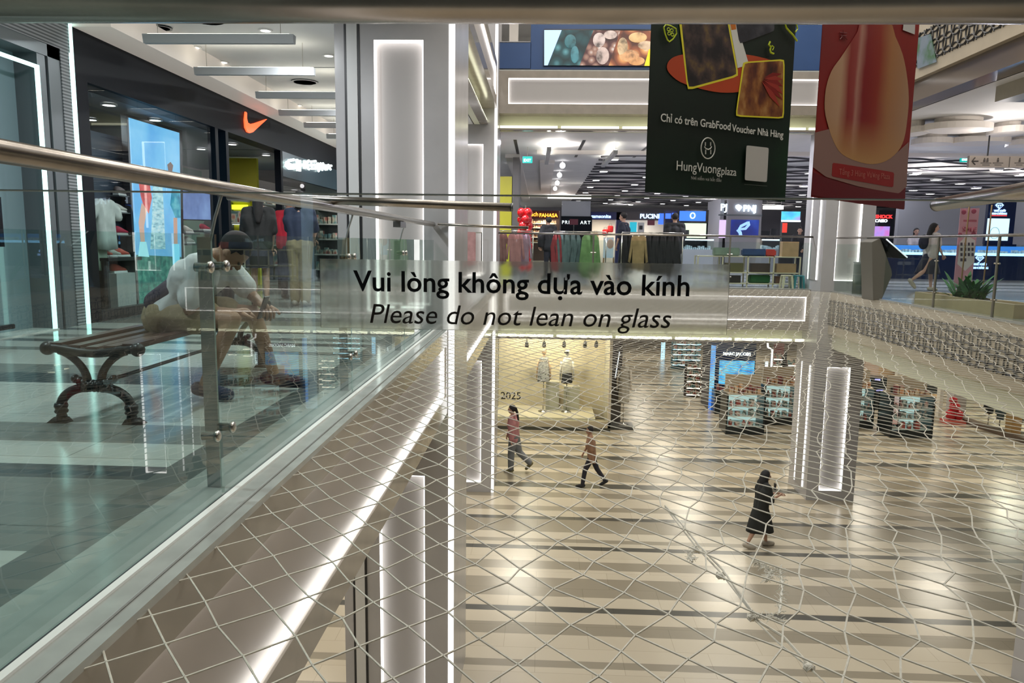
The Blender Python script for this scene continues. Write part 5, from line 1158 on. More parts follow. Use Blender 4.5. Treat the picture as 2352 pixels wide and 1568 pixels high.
for k, (x0, y0, x1, y1) in enumerate(((1570, 528, 1583, 538), (1770, 525, 1784, 540), (1748, 530, 1768, 541))):
    t = T('monitor', ('black monitor on the case before the cream kiosk panel', 'black monitor standing right on the silver case', 'low dark monitor beside the taller one on the silver case')[k], 'monitor', U((x0+x1)/2, y1, 'y', 25.4))
    quad_part('screen_back', black, 25.4, x0, y0, x1, y1, t, .04); a = U((x0+x1)/2, y1, 'y', 25.4); zt = U(1600, 549, 'y', 25).z; g = G(); g.tube([(a.x, 25.44, a.z+.02), (a.x, 25.44, zt)], .02, 6); g.lathe([(.10, 0), (.10, .01)], (a.x, 25.44, zt), 12); g.put('stand', black, t)
# clothes racks behind the far balustrade
RY = 17.5
def rack(label, x0, x1, z=1.22):
    a, b = U(x0, 560, 'y', RY).x, U(x1, 560, 'y', RY).x; t = T('clothes_rack', label, 'rack', ((a+b)/2, RY, 0))
    g = G(); g.tube([(a, RY, z), (b, RY, z)], .013, 8); g.put('hanging_rail', steel, t, True)
    for x in (a, b):
        g = G(); g.tube([(x, RY, z), (x, RY, .03)], .013, 8); g.tube([(x, RY-.22, .015), (x, RY+.22, .015)], .015, 8); g.put('upright', steel, t, True)
    return t
rack('steel clothes rack of pink tops near the far left pillar', 1148, 1224); rack('steel clothes rack of teal and green dresses', 1272, 1392); rack('steel clothes rack of tan and black jackets', 1428, 1568)
def hung(name, label, cat, x, wpx, length, mat, long=False, flare=1.0, group=None, yoff=0):
    c = U(x, 545, 'y', RY+yoff); w = wpx/1678*RY*1.0
    t = T(name, label, cat, (c.x, RY+yoff, 1.19), group)
    tee('fabric', None, None, (c.x, RY+yoff, 1.17), w, length, mat, t, ax='y', thick=.10, long=long, flare=flare)
    g = G(); g.tube([(c.x-w*.33, RY+yoff, 1.13), (c.x, RY+yoff, 1.18), (c.x+w*.33, RY+yoff, 1.13)], .006, 5); g.tube([(c.x, RY+yoff, 1.18), (c.x, RY+yoff, 1.225), (c.x+.02, RY+yoff, 1.235)], .004, 5); g.put('hanger', black, t)
pk = cloth('pink_cotton', (.42, .20, .20)); lil = cloth('lilac_cotton', (.40, .27, .35)); teal_ = cloth('teal_cotton', (.10, .15, .16)); grn = cloth('green_cotton', (.14, .26, .10)); tan = cloth('tan_cotton', (.30, .21, .10)); blk = cloth('coat_black', ())
hung('blouse', 'dusty pink blouse at the left end of the first clothes rack', 'shirt', 1156, 22, .75, cloth('rose_cotton', (.25, .12, .11)))
hung('blouse', 'salmon pink long-sleeved blouse facing out on the first clothes rack', 'shirt', 1184, 40, .80, pk, True)
hung('blouse', 'lilac pink blouse behind the salmon one near the balloons', 'shirt', 1204, 34, .78, lil, True, yoff=.2)
hung('dress', 'narrow dark red and grey dress at the left of the second rack', 'dress', 1279, 22, .9, cloth('wine_cotton', (.28, .04, .05)), flare=1.5)
for k, x in enumerate((1294, 1308, 1321)): hung('dress', ('grey-teal dress left', 'grey-teal dress middle', 'grey-teal dress right')[k]+' in the row beside the green one', 'dress', x, 30, .92, teal_, flare=1.2, yoff=.04*k)
hung('dress', 'bright green flowing dress at the centre of the second clothes rack', 'dress', 1356, 46, 1.05, grn, True, flare=1.3)
hung('jacket', 'tan jacket facing out on the black jackets rack', 'jacket', 1467, 40, .85, tan, True)
for k, x in enumerate((1440, 1495, 1512, 1530, 1547)): hung('jacket', ('black jacket left of the tan one', 'black jacket right beside the tan one', 'black jacket third from the tan one on its right', 'black jacket by the white tag strip', 'black jacket at the right end of the rack')[k], 'jacket', x, 34, .95, blk, True, flare=1.2, yoff=.1)
t = T('clothes_rack', 'low rack with one pale pink wrap before the far left pillar', 'rack', (-1.60, 15.72, 0)); g = G(); g.tube([(-1.9, 15.72, 1.15), (-1.3, 15.72, 1.15)], .013, 8); g.put('hanging_rail', steel, t)
for x in (-1.9, -1.3):
    g = G(); g.tube([(x, 15.72, 1.15), (x, 15.72, .03)], .013, 8); g.tube([(x, 15.6, .015), (x, 15.84, .015)], .015, 8); g.put('upright', steel, t)
g = G(); g.box(-1.80, -1.43, 15.69, 15.75, .45, 1.16); o = tag(g.put('wrap_cloth', cloth('wrap_pink', (.40, .22, .22)), None, bevel=.012), 'pale pink wrap folded over the low rack before the pillar', 'cloth')
# poster easel among the racks
t = T('poster_stand', 'white and blue cosmetics poster on a wooden easel between the racks', 'poster', (U(1398, 590, 'y', 18.6).x, 18.6, 0)); quad_part('poster', pattern('poster_glow', ((.25, .5, .8), (.6, .75, .85), (.8, .8, .78)), 2.2, .5, 'NOISE'), 18.6, 1385, 545, 1410, 592, t, .03)  # poster print glows by its own emission, nothing lights it from behind
a = U(1398, 592, 'y', 18.63); g = G(); g.tube([(a.x-.12, 18.65, a.z+.02), (a.x-.16, 18.65, .02)], .02, 6); g.tube([(a.x+.12, 18.65, a.z+.02), (a.x+.16, 18.65, .02)], .02, 6); g.put('easel_leg', M('easel_wood', (.25, .15, .07), .6), t)
c = U(1402, 560, 'y', 18.58); g = G(); g.ball((c.x, 18.6, c.z), (.09, .012, .12), 12); g.put('poster_face', M('poster_face', (.55, .38, .30), .6), t)
# red balloon column
t = T('balloon_column', 'tall twisted column of shiny red balloons by the far left pillar', 'balloons', (U(1205, 560, 'y', 19).x, 19, 0)); c = t.location
bal = M('balloon_red', (.55, .008, .012), .18, coat=.5)
g = G(); g.tube([(c.x, 19, .02), (c.x, 19, 1.9)], .015, 6); g.lathe([(.18, 0), (.18, .02)], (c.x, 19, .0), 14); g.put('stand', steel, t)
for k in range(9):
    for q in range(3):
        a = k*.7+q*2.094; p = Vector((c.x+.10*math.cos(a), 19+.10*math.sin(a), .35+k*.17)); g = G(); g.ball(p, (.11, .11, .125), 12); g.tube([p-Vector((0, 0, .12)), p-Vector((0, 0, .14))], [.012, .02], 6); g.put('balloon', bal, t, True)
# yellow wall strip beside the far left pillar
g = G(); a, b = U(1140, 560, 'y', 21), U(1174, 560, 'y', 21); g.box(a.x, b.x, 21, 21.3, 0, U(1150, 405, 'y', 21).z); tag(g.put('yellow_partition', M('yellow_wall', (), .5)), 'acid yellow upright wall panel behind the far left pillar', 'panel')
g = G(); a, b = U(1174, 560, 'y', 21), U(1190, 560, 'y', 21); g.box(a.x+.02, b.x, 21, 22.5, 0, CZ-.11); tag(g.put('dark_pier', M('pier_taupe', (.12, .11, .10), .5)), 'dark taupe pier right of the acid yellow panel', 'pier')
# storage grid shelf, stools, boxes at the far balustrade
SY = 17.3
a, b = U(1602, 650, 'y', SY), U(1838, 590, 'y', SY); zt = b.z
cr = M('frame_cream', (.55, .50, .36), .5)
t = T('storage_grid', 'cream open grid shelf loaded with boxes near the far pillar', 'shelf', ((a.x+b.x)/2, SY, 0))
xs = [U(x, 600, 'y', SY).x for x in (1603, 1660, 1718, 1778, 1838)]
for x in xs:
    g = G()
    for y in (SY, SY+.34): g.box(x-.014, x+.014, y-.014, y+.014, .0, zt)
    g.put('upright', cr, t)
for z in (.06, .40*zt+.03, zt-.02):
    g = G(); g.box(xs[0], xs[-1], SY-.014, SY+.35, z, z+.022); g.put('shelf_board', cr, t)
card = M('cardboard', (.33, .22, .12), .75, var=.1)
def item(name, label, cat, x0, y0, x1, y1, mat, Y=SY+.1, th=.2, bev=.01, floor=None):
    a, b = U(x0, y1, 'y', Y), U(x1, y0, 'y', Y); z0 = a.z if floor is None else floor; g = G(); g.box(a.x, b.x, Y, Y+th, z0, z0+(b.z-a.z)); return tag(g.put(name, mat, None, bevel=bev), label, cat)
z2 = zt+.002
item('cardboard_box', 'big cardboard box standing on top of the grid shelf at its right', 'box', 1796, 556, 1836, 590, card, floor=z2, bev=.004)
item('cushion', 'long dark blue bundle on top of the grid shelf', 'cushion', 1706, 574, 1762, 590, cloth('bundle_blue', (.02, .05, .14)), floor=z2, bev=.03)
item('cushion', 'red bundle beside the blue one on the grid shelf', 'cushion', 1760, 574, 1784, 590, cloth('bundle_red', (.42, .04, .03)), Y=SY+.06, floor=z2, bev=.03)
item('folded_cloth', 'folded pale green cloth at the left top of the grid shelf', 'cloth', 1640, 572, 1700, 590, cloth('fold_green', (.16, .22, .18)), floor=z2, bev=.02)
zb, zm = .083, .40*zt+.053
item('cardboard_box', 'cardboard box in the upper right cell of the grid shelf', 'box', 1784, 597, 1830, 617, card, floor=zm, bev=.004)
item('crate', 'dark crate in the upper middle cell of the grid shelf', 'crate', 1726, 597, 1770, 617, M('crate_dark', (.06, .04, .035), .6), floor=zm, bev=.004)
item('crate', 'olive crate in the upper left cell of the grid shelf', 'crate', 1668, 597, 1708, 617, M('crate_olive', (.12, .11, .05), .6), floor=zm, bev=.004)
item('turf_roll', 'dark green roll of turf in the lower middle cell of the shelf', 'mat', 1722, 630, 1770, 648, cloth('turf_green', (.015, .11, .035)), floor=zb, bev=.02)
item('crate', 'brown box in the lower right cell of the grid shelf', 'crate', 1782, 632, 1796, 648, M('crate_brown', (.14, .07, .05), .6), floor=zb, bev=.004)
item('shoe_box', 'dark box in the lower left cell of the grid shelf', 'box', 1672, 632, 1702, 648, M('crate_black', (.025, .02, .02), .6), floor=zb, bev=.004)
def stool(label, px, mat):
    c = U(px, 655, 'y', 16.95); x, y = c.x, 16.95; t = T('plastic_stool', label, 'stool', (x, y, 0))
    g = G(); g.box(x-.11, x+.11, y-.11, y+.11, .27, .295); g.put('seat', mat, t, bevel=.006)
    for sx in (-1, 1):
        for sy in (-1, 1):
            g = G(); g.hexa([(x+sx*.11-.02, y+sy*.11-.02, 0), (x+sx*.11+.02, y+sy*.11-.02, 0), (x+sx*.11+.02, y+sy*.11+.02, 0), (x+sx*.11-.02, y+sy*.11+.02, 0)], [(x+sx*.085-.022, y+sy*.085-.022, .27), (x+sx*.085+.022, y+sy*.085-.022, .27), (x+sx*.085+.022, y+sy*.085+.022, .27), (x+sx*.085-.022, y+sy*.085+.022, .27)]); g.put('leg', mat, t)
stool('cream plastic stool in front of the grid shelf', 1806, M('stool_cream', (.6, .54, .40), .45)); stool('teal plastic stool beside the cream one', 1832, M('stool_teal', (.03, .19, .22), .45))
# right gallery: bin, totem, planter, counter and signs
def onfloor(px, py): return U(px, py, 'z', 0)
c = Vector((6.67, 15.15, 0))
t = T('litter_bin', 'square dark steel litter bin behind the glass by the far pillar', 'bin', (c.x, c.y, 0)); h_ = U(1977, 602, 'y', c.y).z
g = G(); g.box(c.x-.2, c.x+.2, c.y, c.y+.4, 0, h_-.03); g.put('body', M('bin_steel', (.13, .15, .13), .3, .7), t, bevel=.006); g = G(); g.box(c.x-.205, c.x+.205, c.y-.005, c.y+.405, h_-.03, h_); g.put('rim', dark_steel, t); g = G(); g.box(c.x-.13, c.x+.13, c.y+.07, c.y+.33, h_, h_+.004); g.put('opening', black, t)
Yt = 13.7
t = T('information_kiosk', 'slanted touch screen kiosk with a dark angular grey body', 'kiosk', (U(2040, 600, 'y', Yt).x, Yt, 0))
g = G(); g.prism([U(x, y, 'y', Yt) for x, y in ((2006, 690), (2003, 556), (2022, 547), (2048, 620), (2049, 632), (2026, 686))], (0, .5, 0)); g.put('body', M('kiosk_taupe', (.14, .13, .11), .35), t, bevel=.006)
g = G(); g.prism([U(x, y, 'y', Yt-.03) for x, y in ((2022, 545), (2034, 548), (2086, 590), (2082, 594), (2050, 592))], (0, .56, 0)); g.put('screen_slab', blackg, t); g = G(); g.tube([U(2036, 549, 'y', Yt-.04), U(2084, 591, 'y', Yt-.04)], .012, 6); g.put('edge_light', E_('edge_white', (.8, .85, .9), 1), t)
# fern planter
y1_, y0_ = U(2100, 690, 'x', 6.45).y, U(2330, 700, 'x', 6.45).y
g = G(); g.box(6.45, 6.5, y0_, y1_, 0, .20); g.box(6.82, 6.87, y0_, y1_, 0, .20); g.box(6.5, 6.82, y0_, y0_+.05, 0, .20); g.box(6.5, 6.82, y1_-.05, y1_, 0, .20); g.box(6.5, 6.82, y0_+.05, y1_-.05, 0, .03)
tag(g.put('planter_box', M('planter_tan', (.44, .33, .20), .45, var=.05)), 'long tan planter box along the right gallery edge', 'planter')
c = Vector((6.66, U(2225, 665, 'x', 6.66).y, .04))
t = T('potted_fern', 'bushy green fern growing out of the long tan planter box', 'plant', c); g = G(); g.box(c.x-.14, c.x+.14, c.y-.30, c.y+.30, .032, .17); g.put('trough', M('trough', (.10, .07, .05), .6), t)
fern = M('fern_green', (.035, .15, .035), .5, var=.5, scale=9); fr2 = random.Random(5); g = G()
for k in range(70):
    a = fr2.uniform(0, 6.28); L_ = fr2.uniform(.28, .5); x0 = c.x+fr2.uniform(-.12, .12); y0 = c.y+fr2.uniform(-.28, .28); up_ = fr2.uniform(.5, 1.2); pr = []
    for i in range(6):
        u = i/5; pr.append(Vector((x0+math.cos(a)*L_*u*.6, y0+math.sin(a)*L_*u*.6, .18+up_*L_*u-.35*L_*u*u*(1.6-up_*.6))))
    for i in range(5):
        w0, w1 = .035*math.sin((i+.3)/5.3*3.1)+.006, .035*math.sin((i+1.3)/5.3*3.1)*(i < 4)+.004; s_ = Vector((-math.sin(a), math.cos(a), .15)); g.face([pr[i]-s_*w0, pr[i]+s_*w0, pr[i+1]+s_*w1, pr[i+1]-s_*w1])
g.put('fronds', fern, t)
# counter of the diamond shop
cy_ = 20.6; a, b = U(2030, 640, 'y', cy_), U(2400, 548, 'y', cy_)
nv = M('counter_navy', (.008, .014, .04), .2)
t = T('jewellery_counter', 'long navy jewellery counter with a glowing blue glass top', 'counter', ((a.x+b.x)/2, cy_, 0)); zc_ = U(2150, 583, 'y', cy_).z; zt_ = U(2150, 562, 'y', cy_).z
g = G(); g.box(a.x-.4, b.x+1, cy_, cy_+.7, .1, zc_); g.put('body', nv, t); g = G(); g.box(a.x-.4, b.x+1, cy_+.05, cy_+.65, 0, .1); g.put('plinth', M('plinth_pale', (.4, .4, .42), .4), t)
g = G(); g.box(a.x-.4, b.x+1, cy_, cy_+.7, zc_+.02, zt_); g.put('glass_top', gl_shop, t); g = G(); g.box(a.x-.38, b.x+.98, cy_-.008, cy_+.02, zc_-.03, zc_+.04); g.put('light_line', E_('jewel_blue', (.25, .6, 1), 3.5), t)
g = G(); g.box(a.x-.38, b.x+.98, cy_+.6, cy_+.62, zc_+.04, zt_-.02); g.put('glow_panel', E_('jewel_glow', (.05, .25, .8), .9), t); goods(t, a.x-.3, b.x+.9, cy_+.2, zc_+.03, 60, pattern('goods_silver', (), 9), (.02, .10), .2)
def diamond(t, Y, x0, y0, x1, y1, mat):
    w, h = x1-x0, y1-y0; pts = [(x0, y0+h*.3), (x0+w*.22, y0), (x0+w*.78, y0), (x1, y0+h*.3), (x0+w*.5, y1)]
    for pp in (pts+[pts[0]], [pts[0], pts[3]], [(x0+w*.33, y0+h*.3), pts[4], (x0+w*.67, y0+h*.3)]):
        g = G(); g.tube([U(x, y, 'y', Y) for x, y in pp], .012, 5); g.put('gem_emblem', mat, t)
bl_ = E_('blue_white3', (.35, .55, 1), 2.2)
diamond(t, cy_-.03, 2241, 588, 2260, 600, bl_); sign(t, 'THẾ GIỚI', cy_-.02, 2234, 2264, 609, bl_, bold=.02); sign(t, 'KIM CƯƠNG', cy_-.02, 2230, 2268, 617, bl_, bold=.02)
sb = T('sign_board', 'navy upright sign with a gem emblem over a white jewellery advert', 'sign', (U(2305, 600, 'y', 21.6).x, 21.6, 0))
quad_part('board', nv, 21.6, 2262, 460, 2336, 560, sb, .12); a, b = U(2262, 560, 'y', 21.6), U(2336, 560, 'y', 21.6); g = G(); g.box(a.x, b.x, 21.62, 21.7, 0, a.z); g.put('back_leg', nv, sb)
diamond(sb, 21.57, 2287, 467, 2305, 480, bl_); sign(sb, 'THẾ GIỚI', 21.58, 2282, 2308, 486, bl_, bold=.02); sign(sb, 'KIM CƯƠNG', 21.58, 2276, 2311, 492.5, bl_, bold=.02); quad_part('red_underline', E_('red_line', (.8, .05, .05), 1), 21.6, 2276, 494, 2312, 496, sb, .02, -.02)
quad_part('advert_screen', E_('advert_white', (.62, .88, .95), 1.1), 21.6, 2263, 502, 2318, 552, sb, .02, -.03)
c = U(2285, 535, 'y', 21.55); g = G(); g.tube([(c.x+.13*math.cos(k*.4), 21.56, c.z+.16*math.sin(k*.4)) for k in range(16)], .007, 5, closed=True); g.put('advert_ring', M('line_grey', (.25, .4, .45), .5), sb)
ru = T('roll_up_banner', 'pink sale roll-up banner with a white product panel by the fern', 'banner', (U(2215, 640, 'y', 18.2).x, 18.2, 0)); YB2 = 18.2
g = G(); q = [U(x, y, 'y', YB2) for x, y in ((2191, 650), (2232, 650), (2250, 478), (2207, 478))]; q[0].z = q[1].z = .04; g.prism(q, (0, .02, 0)); g.put('sheet', M('rollup_pink', (.52, .26, .27), .5, var=.1, scale=3), ru)
g = G(); g.box(q[0].x-.05, q[1].x+.05, YB2-.1, YB2+.12, 0, .05); g.put('base', steel, ru)
g = G(); g.prism([U(x, y, 'y', YB2-.008) for x, y in ((2205, 556), (2221, 540), (2240, 552), (2238, 602), (2217, 622), (2199, 606))], (0, .006, 0)); g.put('product_panel', M('rollup_cream', (.6, .54, .46), .5), ru)
for k in range(14):
    x, y = 2206+ (k % 4)*8.5, 557+(k//4)*12; g = G(); g.prism([U(a, b, 'y', YB2-.014) for a, b in ((x, y+7), (x+5, y+7), (x+5, y), (x, y))], (0, .004, 0)); g.put('product_picture', M('rollup_dark', (.08, .06, .07), .5), ru)
for x, y in ((2214, 487), (2237, 485), (2205, 540), (2236, 538)):
    g = G(); g.ball(U(x, y, 'y', YB2-.01), (.06, .006, .06), 10); g.put('printed_flower', M('rollup_wine', (.30, .05, .08), .5), ru)
sign(ru, 'SALE', YB2, 2210, 2241, 532, M('rollup_red', (.40, .10, .12), .5)); quad_part('printed_line', M('rollup_red', (), .5), YB2, 2212, 505, 2243, 509, ru, .004, -.012)
for k, x in enumerate((2205, 2256)):
    c = U(x, 676, 'y', 17.0); t = T('stanchion', ('slim brass post left of the pink roll-up banner', 'slim brass post right of the pink roll-up banner')[k], 'post', (c.x, 17, 0)); g = G(); g.tube([(c.x, 17, .02), (c.x+.02, 17, U(x, 470, 'y', 17).z)], .016, 8); g.put('tube', M('brass', (.45, .30, .14), .3, .8), t); g = G(); g.lathe([(.1, 0), (.1, .02), (.03, .03)], (c.x, 17, 0), 14); g.put('foot', M('brass', (), .3), t)
ws = T('display_stand', 'black watch stand with red and white lettering over a pink screen', 'stand', (U(2028, 560, 'y', 22).x, 22, 0)); quad_part('board', blackg, 22, 2007, 483, 2056, 640, ws, .2)
sign(ws, 'SHOCK', 21.96, 2010, 2049, 501, E_('red_letters', (.9, .03, .03), 1.6), bold=.02); sign(ws, 'CASIO', 21.96, 2009, 2037, 510, E_('sign_white', (), 1.6), bold=.02); quad_part('screen', pattern('screen_pink', ((.8, .1, .5), (.6, .3, .9), (.3, .3, .9)), 2.5, 1.0, 'NOISE'), 22, 2006, 520, 2043, 546, ws, .03, -.03)
g = G(); a, b = U(2052, 640, 'y', 24), U(2420, 440, 'y', 24); g.box(a.x, b.x+2, 24, 24.2, 0, 2.5); struct(g.put('wall_jewellery', M('wall_dim', (.20, .20, .22), .5)))
# ------------------------------------------------------------------ ceiling of the far gallery
g = G(); g.box(-.2, 30, 20.2, 20.4, CZ-.10, CZ+.01); struct(g.put('trim_ceiling_step', M('step_white', (.85, .80, .76), .5)))
g = G(); a = U(1170, 362, 'z', CZ-.1); b = U(1200, 450, 'z', CZ-.1); g.hexa([(a.x-.12, a.y, CZ-.1), (a.x+.3, a.y, CZ-.1), (b.x+.3, 44, CZ-.1), (b.x-.12, 44, CZ-.1)], [(a.x-.12, a.y, CZ), (a.x+.3, a.y, CZ), (b.x+.3, 44, CZ), (b.x-.12, 44, CZ)]); struct(g.put('trim_ceiling_left', M('step_white', (), .5)))
g = G(); a = U(1255, 375, 'z', CZ-.1); b = U(1247, 440, 'z', CZ-.1); g.box(min(a.x, b.x)-.1, min(a.x, b.x)+.35, a.y, 36, CZ-.09, CZ); struct(g.put('trim_lit_band', M('step_white', (), .5)))
for px0, py0, px1, py1 in ((1183, 321, 1191, 359), (1342, 322, 1322, 361), (1490, 335, 1455, 362)):
    a, b = U(px0, py0, 'z', CZ-.003), U(px1, py1, 'z', CZ-.003); g = G(); d = Vector((.04, 0, 0)); g.hexa([a-d, a+d, b+d, b-d], [v+Vector((0, 0, .01)) for v in (a-d, a+d, b+d, b-d)]); tag(g.put('slot_vent', black), 'black slot vent in the far gallery ceiling', 'vent', 'ceiling slot vents')
for k, (px0, py0, px1, py1) in enumerate(((1261, 346, 1255, 378), (1414, 353, 1385, 384))):
    a, b = U(px0, py0, 'z', CZ-.28), U(px1, py1, 'z', CZ-.28); t = T('pendant_lamp', ('grey uplight bar pointing away under the far ceiling by the exit sign', 'slanted grey uplight bar in the middle of the far ceiling')[k], 'lamp', a)
    g = G(); d = Vector((.05, 0, 0)); up = Vector((0, 0, .09)); g.hexa([a-d, a+d, b+d, b-d], [v+up for v in (a-d, a+d, b+d, b-d)]); g.put('bar', M('bar_grey', (), .5), t); g = G(); g.hexa([v+up for v in (a-d*.6, a+d*.6, b+d*.6, b-d*.6)], [v+up*1.06 for v in (a-d*.6, a+d*.6, b+d*.6, b-d*.6)]); g.put('diffuser', E_('uplight_far', (1, .97, .85), 14), t)
    for v in (a, b): g = G(); g.tube([v+up, Vector((v.x, v.y, CZ))], .004, 5); g.put('wire', steel, t)
# overlapping dark arcs (lens-shaped rings) and square lights
g = G()
for row in range(15):
    y = 21.6+row*1.75
    for ph in (0, 1):
        pts = [(x_, y+.75*math.sin((x_-1.0)*math.pi/3.4+ph*math.pi)+(row % 2)*.2, CZ-.05) for x_ in [1.6+k*.34 for k in range(64)]]; g.tube(pts, .026, 4)
tag(g.put('ceiling_lattice', M('arc_dark', (.05, .05, .06), .5)), 'pattern of dark overlapping curved rods across the far gallery ceiling', 'ceiling lattice')
nl = random.Random(11)
for row in range(15):
    for k in range(6):
        y = 21.6+row*1.75+.2*(row % 2); x = 2.0+k*3.4+(row % 2)*1.7
        t = T('square_light', 'small square white light set in the dark rod pattern of the far ceiling', 'light', (x, y, CZ-.09), 'square lights in the rod pattern'); s_ = .14
        g = G(); g.box(x-s_, x+s_, y-s_, y+s_, CZ-.09, CZ-.03); g.put('housing', white, t); g = G(); g.box(x-s_*.85, x+s_*.85, y-s_*.85, y+s_*.85, CZ-.096, CZ-.089); g.put('lens', E_('lens_square', (1, .98, 1), 5), t)
for k in range(4):
    c = U((1292, 1285, 1280, 1275)[k], (380, 402, 420, 433)[k], 'z', CZ-.15); t = T('track_spotlight', 'white spotlight clipped on the pale ceiling band', 'light', c, 'spotlights on the pale band'); g = G(); g.ball(c, .09, 10); g.put('head', E_('lens_square', (), 5), t); g = G(); g.tube([c, Vector((c.x, c.y, CZ))], .02, 6); g.put('arm', white, t)
for k, (x0, y0, x1, y1) in enumerate(((1258, 446, 1358, 455), (1756, 470, 1800, 480), (2130, 402, 2180, 410))):
    t = T('ceiling_light', ('long white light bar across the far ceiling above the bookshop', 'warm light panel under the dark banner edge', 'bright panel in the blue lit ceiling by the hanging sign')[k], 'light', U((x0+x1)/2, y0, 'y', 31)); quad_part('diffuser', E_('bar_white', (1, .95, .88), 2.2), 31, x0, y0+2, x1, y1, t, .25); a = U(x0, y0, 'y', 31.1); b = U(x1, y0, 'y', 31.1)
    g = G(); g.tube([(a.x+.1, 31.1, a.z-.1), (a.x+.1, 31.1, CZ)], .01, 5); g.tube([(b.x-.1, 31.1, a.z-.1), (b.x-.1, 31.1, CZ)], .01, 5); g.put('hanger', steel, t)
def exit_sign(label, x0, y0, x1, y1, Y, body='EXIT'):
    t = T('exit_sign', label, 'sign', U((x0+x1)/2, y0, 'y', Y)); quad_part('panel', E_('exit_green', (.0, .42, .36), .9), Y, x0, y0, x1, y1, t, .05); sign(t, body, Y-.0, x0+3, x1-3, y0+(y1-y0)*.8, E_('exit_white', (.7, 1, .95), 1.3), bold=.02); a = U((x0+x1)/2, y0, 'y', Y); g = G(); g.tube([(a.x, Y+.02, a.z), (a.x, Y+.02, CZ)], .008, 5); g.put('rod', steel, t)
exit_sign('green exit sign hanging at the pale step of the far ceiling', 1200, 359, 1223, 374, 19.6); exit_sign('green exit sign half hidden behind the hanging direction sign', 2206, 357, 2226, 372, 21)
t = T('direction_sign', 'grey hanging direction sign with a left arrow and toilet symbols', 'sign', U(2290, 370, 'y', 15.5)); quad_part('board', M('sign_taupe', (.34, .29, .25), .5), 15.5, 2225, 359, 2420, 384, t, .08)
dkp = M('print_brown', (.05, .04, .035), .5)
g = G(); g.tube([U(x, y, 'y', 15.49) for x, y in ((2240, 362), (2233, 370), (2240, 378))], .012, 5); g.tube([U(x, y, 'y', 15.49) for x, y in ((2233, 370), (2247, 370))], .012, 5); g.put('arrow', dkp, t)
for x in (2262, 2269, 2293, 2343):
    c = U(x, 364, 'y', 15.49); g = G(); g.ball((c.x, 15.49, c.z), (.014, .006, .014), 8); g.box(c.x-.016, c.x+.016, 15.485, 15.495, c.z-.07, c.z-.018); g.put('pictogram', dkp, t)
for x0, x1 in ((2252, 2277), (2280, 2304), (2330, 2352)):
    quad_part('caption_line', dkp, 15.5, x0, 373.6, x1, 375.2, t, .01, -.006); quad_part('caption_line', dkp, 15.5, x0+4, 378, x1-4, 379.4, t, .01, -.006)
quad_part('divider', dkp, 15.5, 2318, 360, 2319, 384, t, .01, -.006)
a = U(2271, 359, 'y', 15.5); g = G(); g.tube([(a.x, 15.54, a.z), (a.x, 15.54, CZ)], .014, 6); g.put('rod', black, t)
# ------------------------------------------------------------------ parapet and picture screen on the floor above
bluep = M('parapet_blue', (.018, .055, .16), .35, var=.05, scale=2)
t = T('parapet', 'royal blue parapet of the upper floor, stepped up beside the food screen', 'parapet', (2.4, 16.7, H)); quad_part('low_panel', bluep, 16.62, 1146, 97, 1220, 157, t, .12); quad_part('high_panel', bluep, 16.62, 1218, 57, 1890, 159, t, .12); quad_part('cap_strip', M('cap_grey', (.3, .3, .32), .4), 16.62, 1146, 95, 1218, 98, t, .14)
fs = T('display_screen', 'wide food picture screen of dried fruit on the blue parapet', 'screen', (1.2, 16.55, H)); quad_part('housing', blackg, 16.58, 1248, 67, 1508, 151, fs, .05)
for nm, mt, pts in (('picture_blue', E_('pic_sky', (.42, .6, .95), 1.1), ((1250, 69), (1290, 69), (1258, 150), (1250, 150))), ('picture_dark_fruit', pattern('pic_dark', ((.12, .35, .38), (.01, .07, .08), (.0, .02, .025)), 4.5, 1.1), ((1290, 69), (1363, 69.5), (1331, 150), (1258, 150))),
                    ('picture_dates', pattern('pic_date', ((.95, .85, .78), (.40, .22, .16), (.10, .03, .03), (.04, .01, .01)), 5.5, 1.1), ((1363, 69.5), (1425, 70), (1398, 150.5), (1331, 150))), ('picture_nuts', pattern('pic_nut', ((1, .80, .55), (.80, .36, .12), (.30, .08, .03), (.08, .02, .01)), 3.4, 1.2), ((1425, 70), (1503, 71), (1480, 151), (1398, 150.5))), ('picture_yellow', E_('pic_yellow', (1, .62, .02), 1.1), ((1503, 71), (1506, 71), (1506, 151), (1480, 151)))):
    g = G(); g.prism([U(x, y, 'y', 16.572) for x, y in pts], (0, .006, 0)); g.put(nm, mt, fs)
for k, (x, y, rx, ry, cc) in enumerate(((1376, 92, 15, 17, (.8, .62, .55)), (1402, 80, 16, 10, (.75, .58, .5)), (1384, 128, 16, 20, (.7, .52, .45)), (1430, 108, 13, 22, (.85, .58, .32)), (1445, 128, 24, 14, (.9, .45, .2)), (1465, 86, 22, 12, (.85, .5, .22)), (1484, 104, 20, 10, (.8, .55, .35)), (1462, 140, 20, 10, (.85, .4, .15)), (1310, 95, 14, 16, (.05, .18, .2)), (1320, 125, 10, 20, (.08, .28, .32)))):
    c = U(x, y, 'y', 16.568); e = U(x+rx, y-ry, 'y', 16.568); g = G(); g.ball(c, (abs(e.x-c.x), .008, abs(e.z-c.z)), 14); g.put('picture_fruit', pattern('pic_fruit%d' % k, (tuple(v*.18 for v in cc), cc, tuple(min(1, v*1.35) for v in cc)), 6, .95, 'NOISE'), fs)
g = G(); g.box(-13, 34, 26, 26.3, H, 9); struct(g.put('wall_upper', wallm)); g = G(); g.box(-13, 34, 16.9, 27, H+3.2, H+3.4); struct(g.put('ceiling_upper', offwhite))
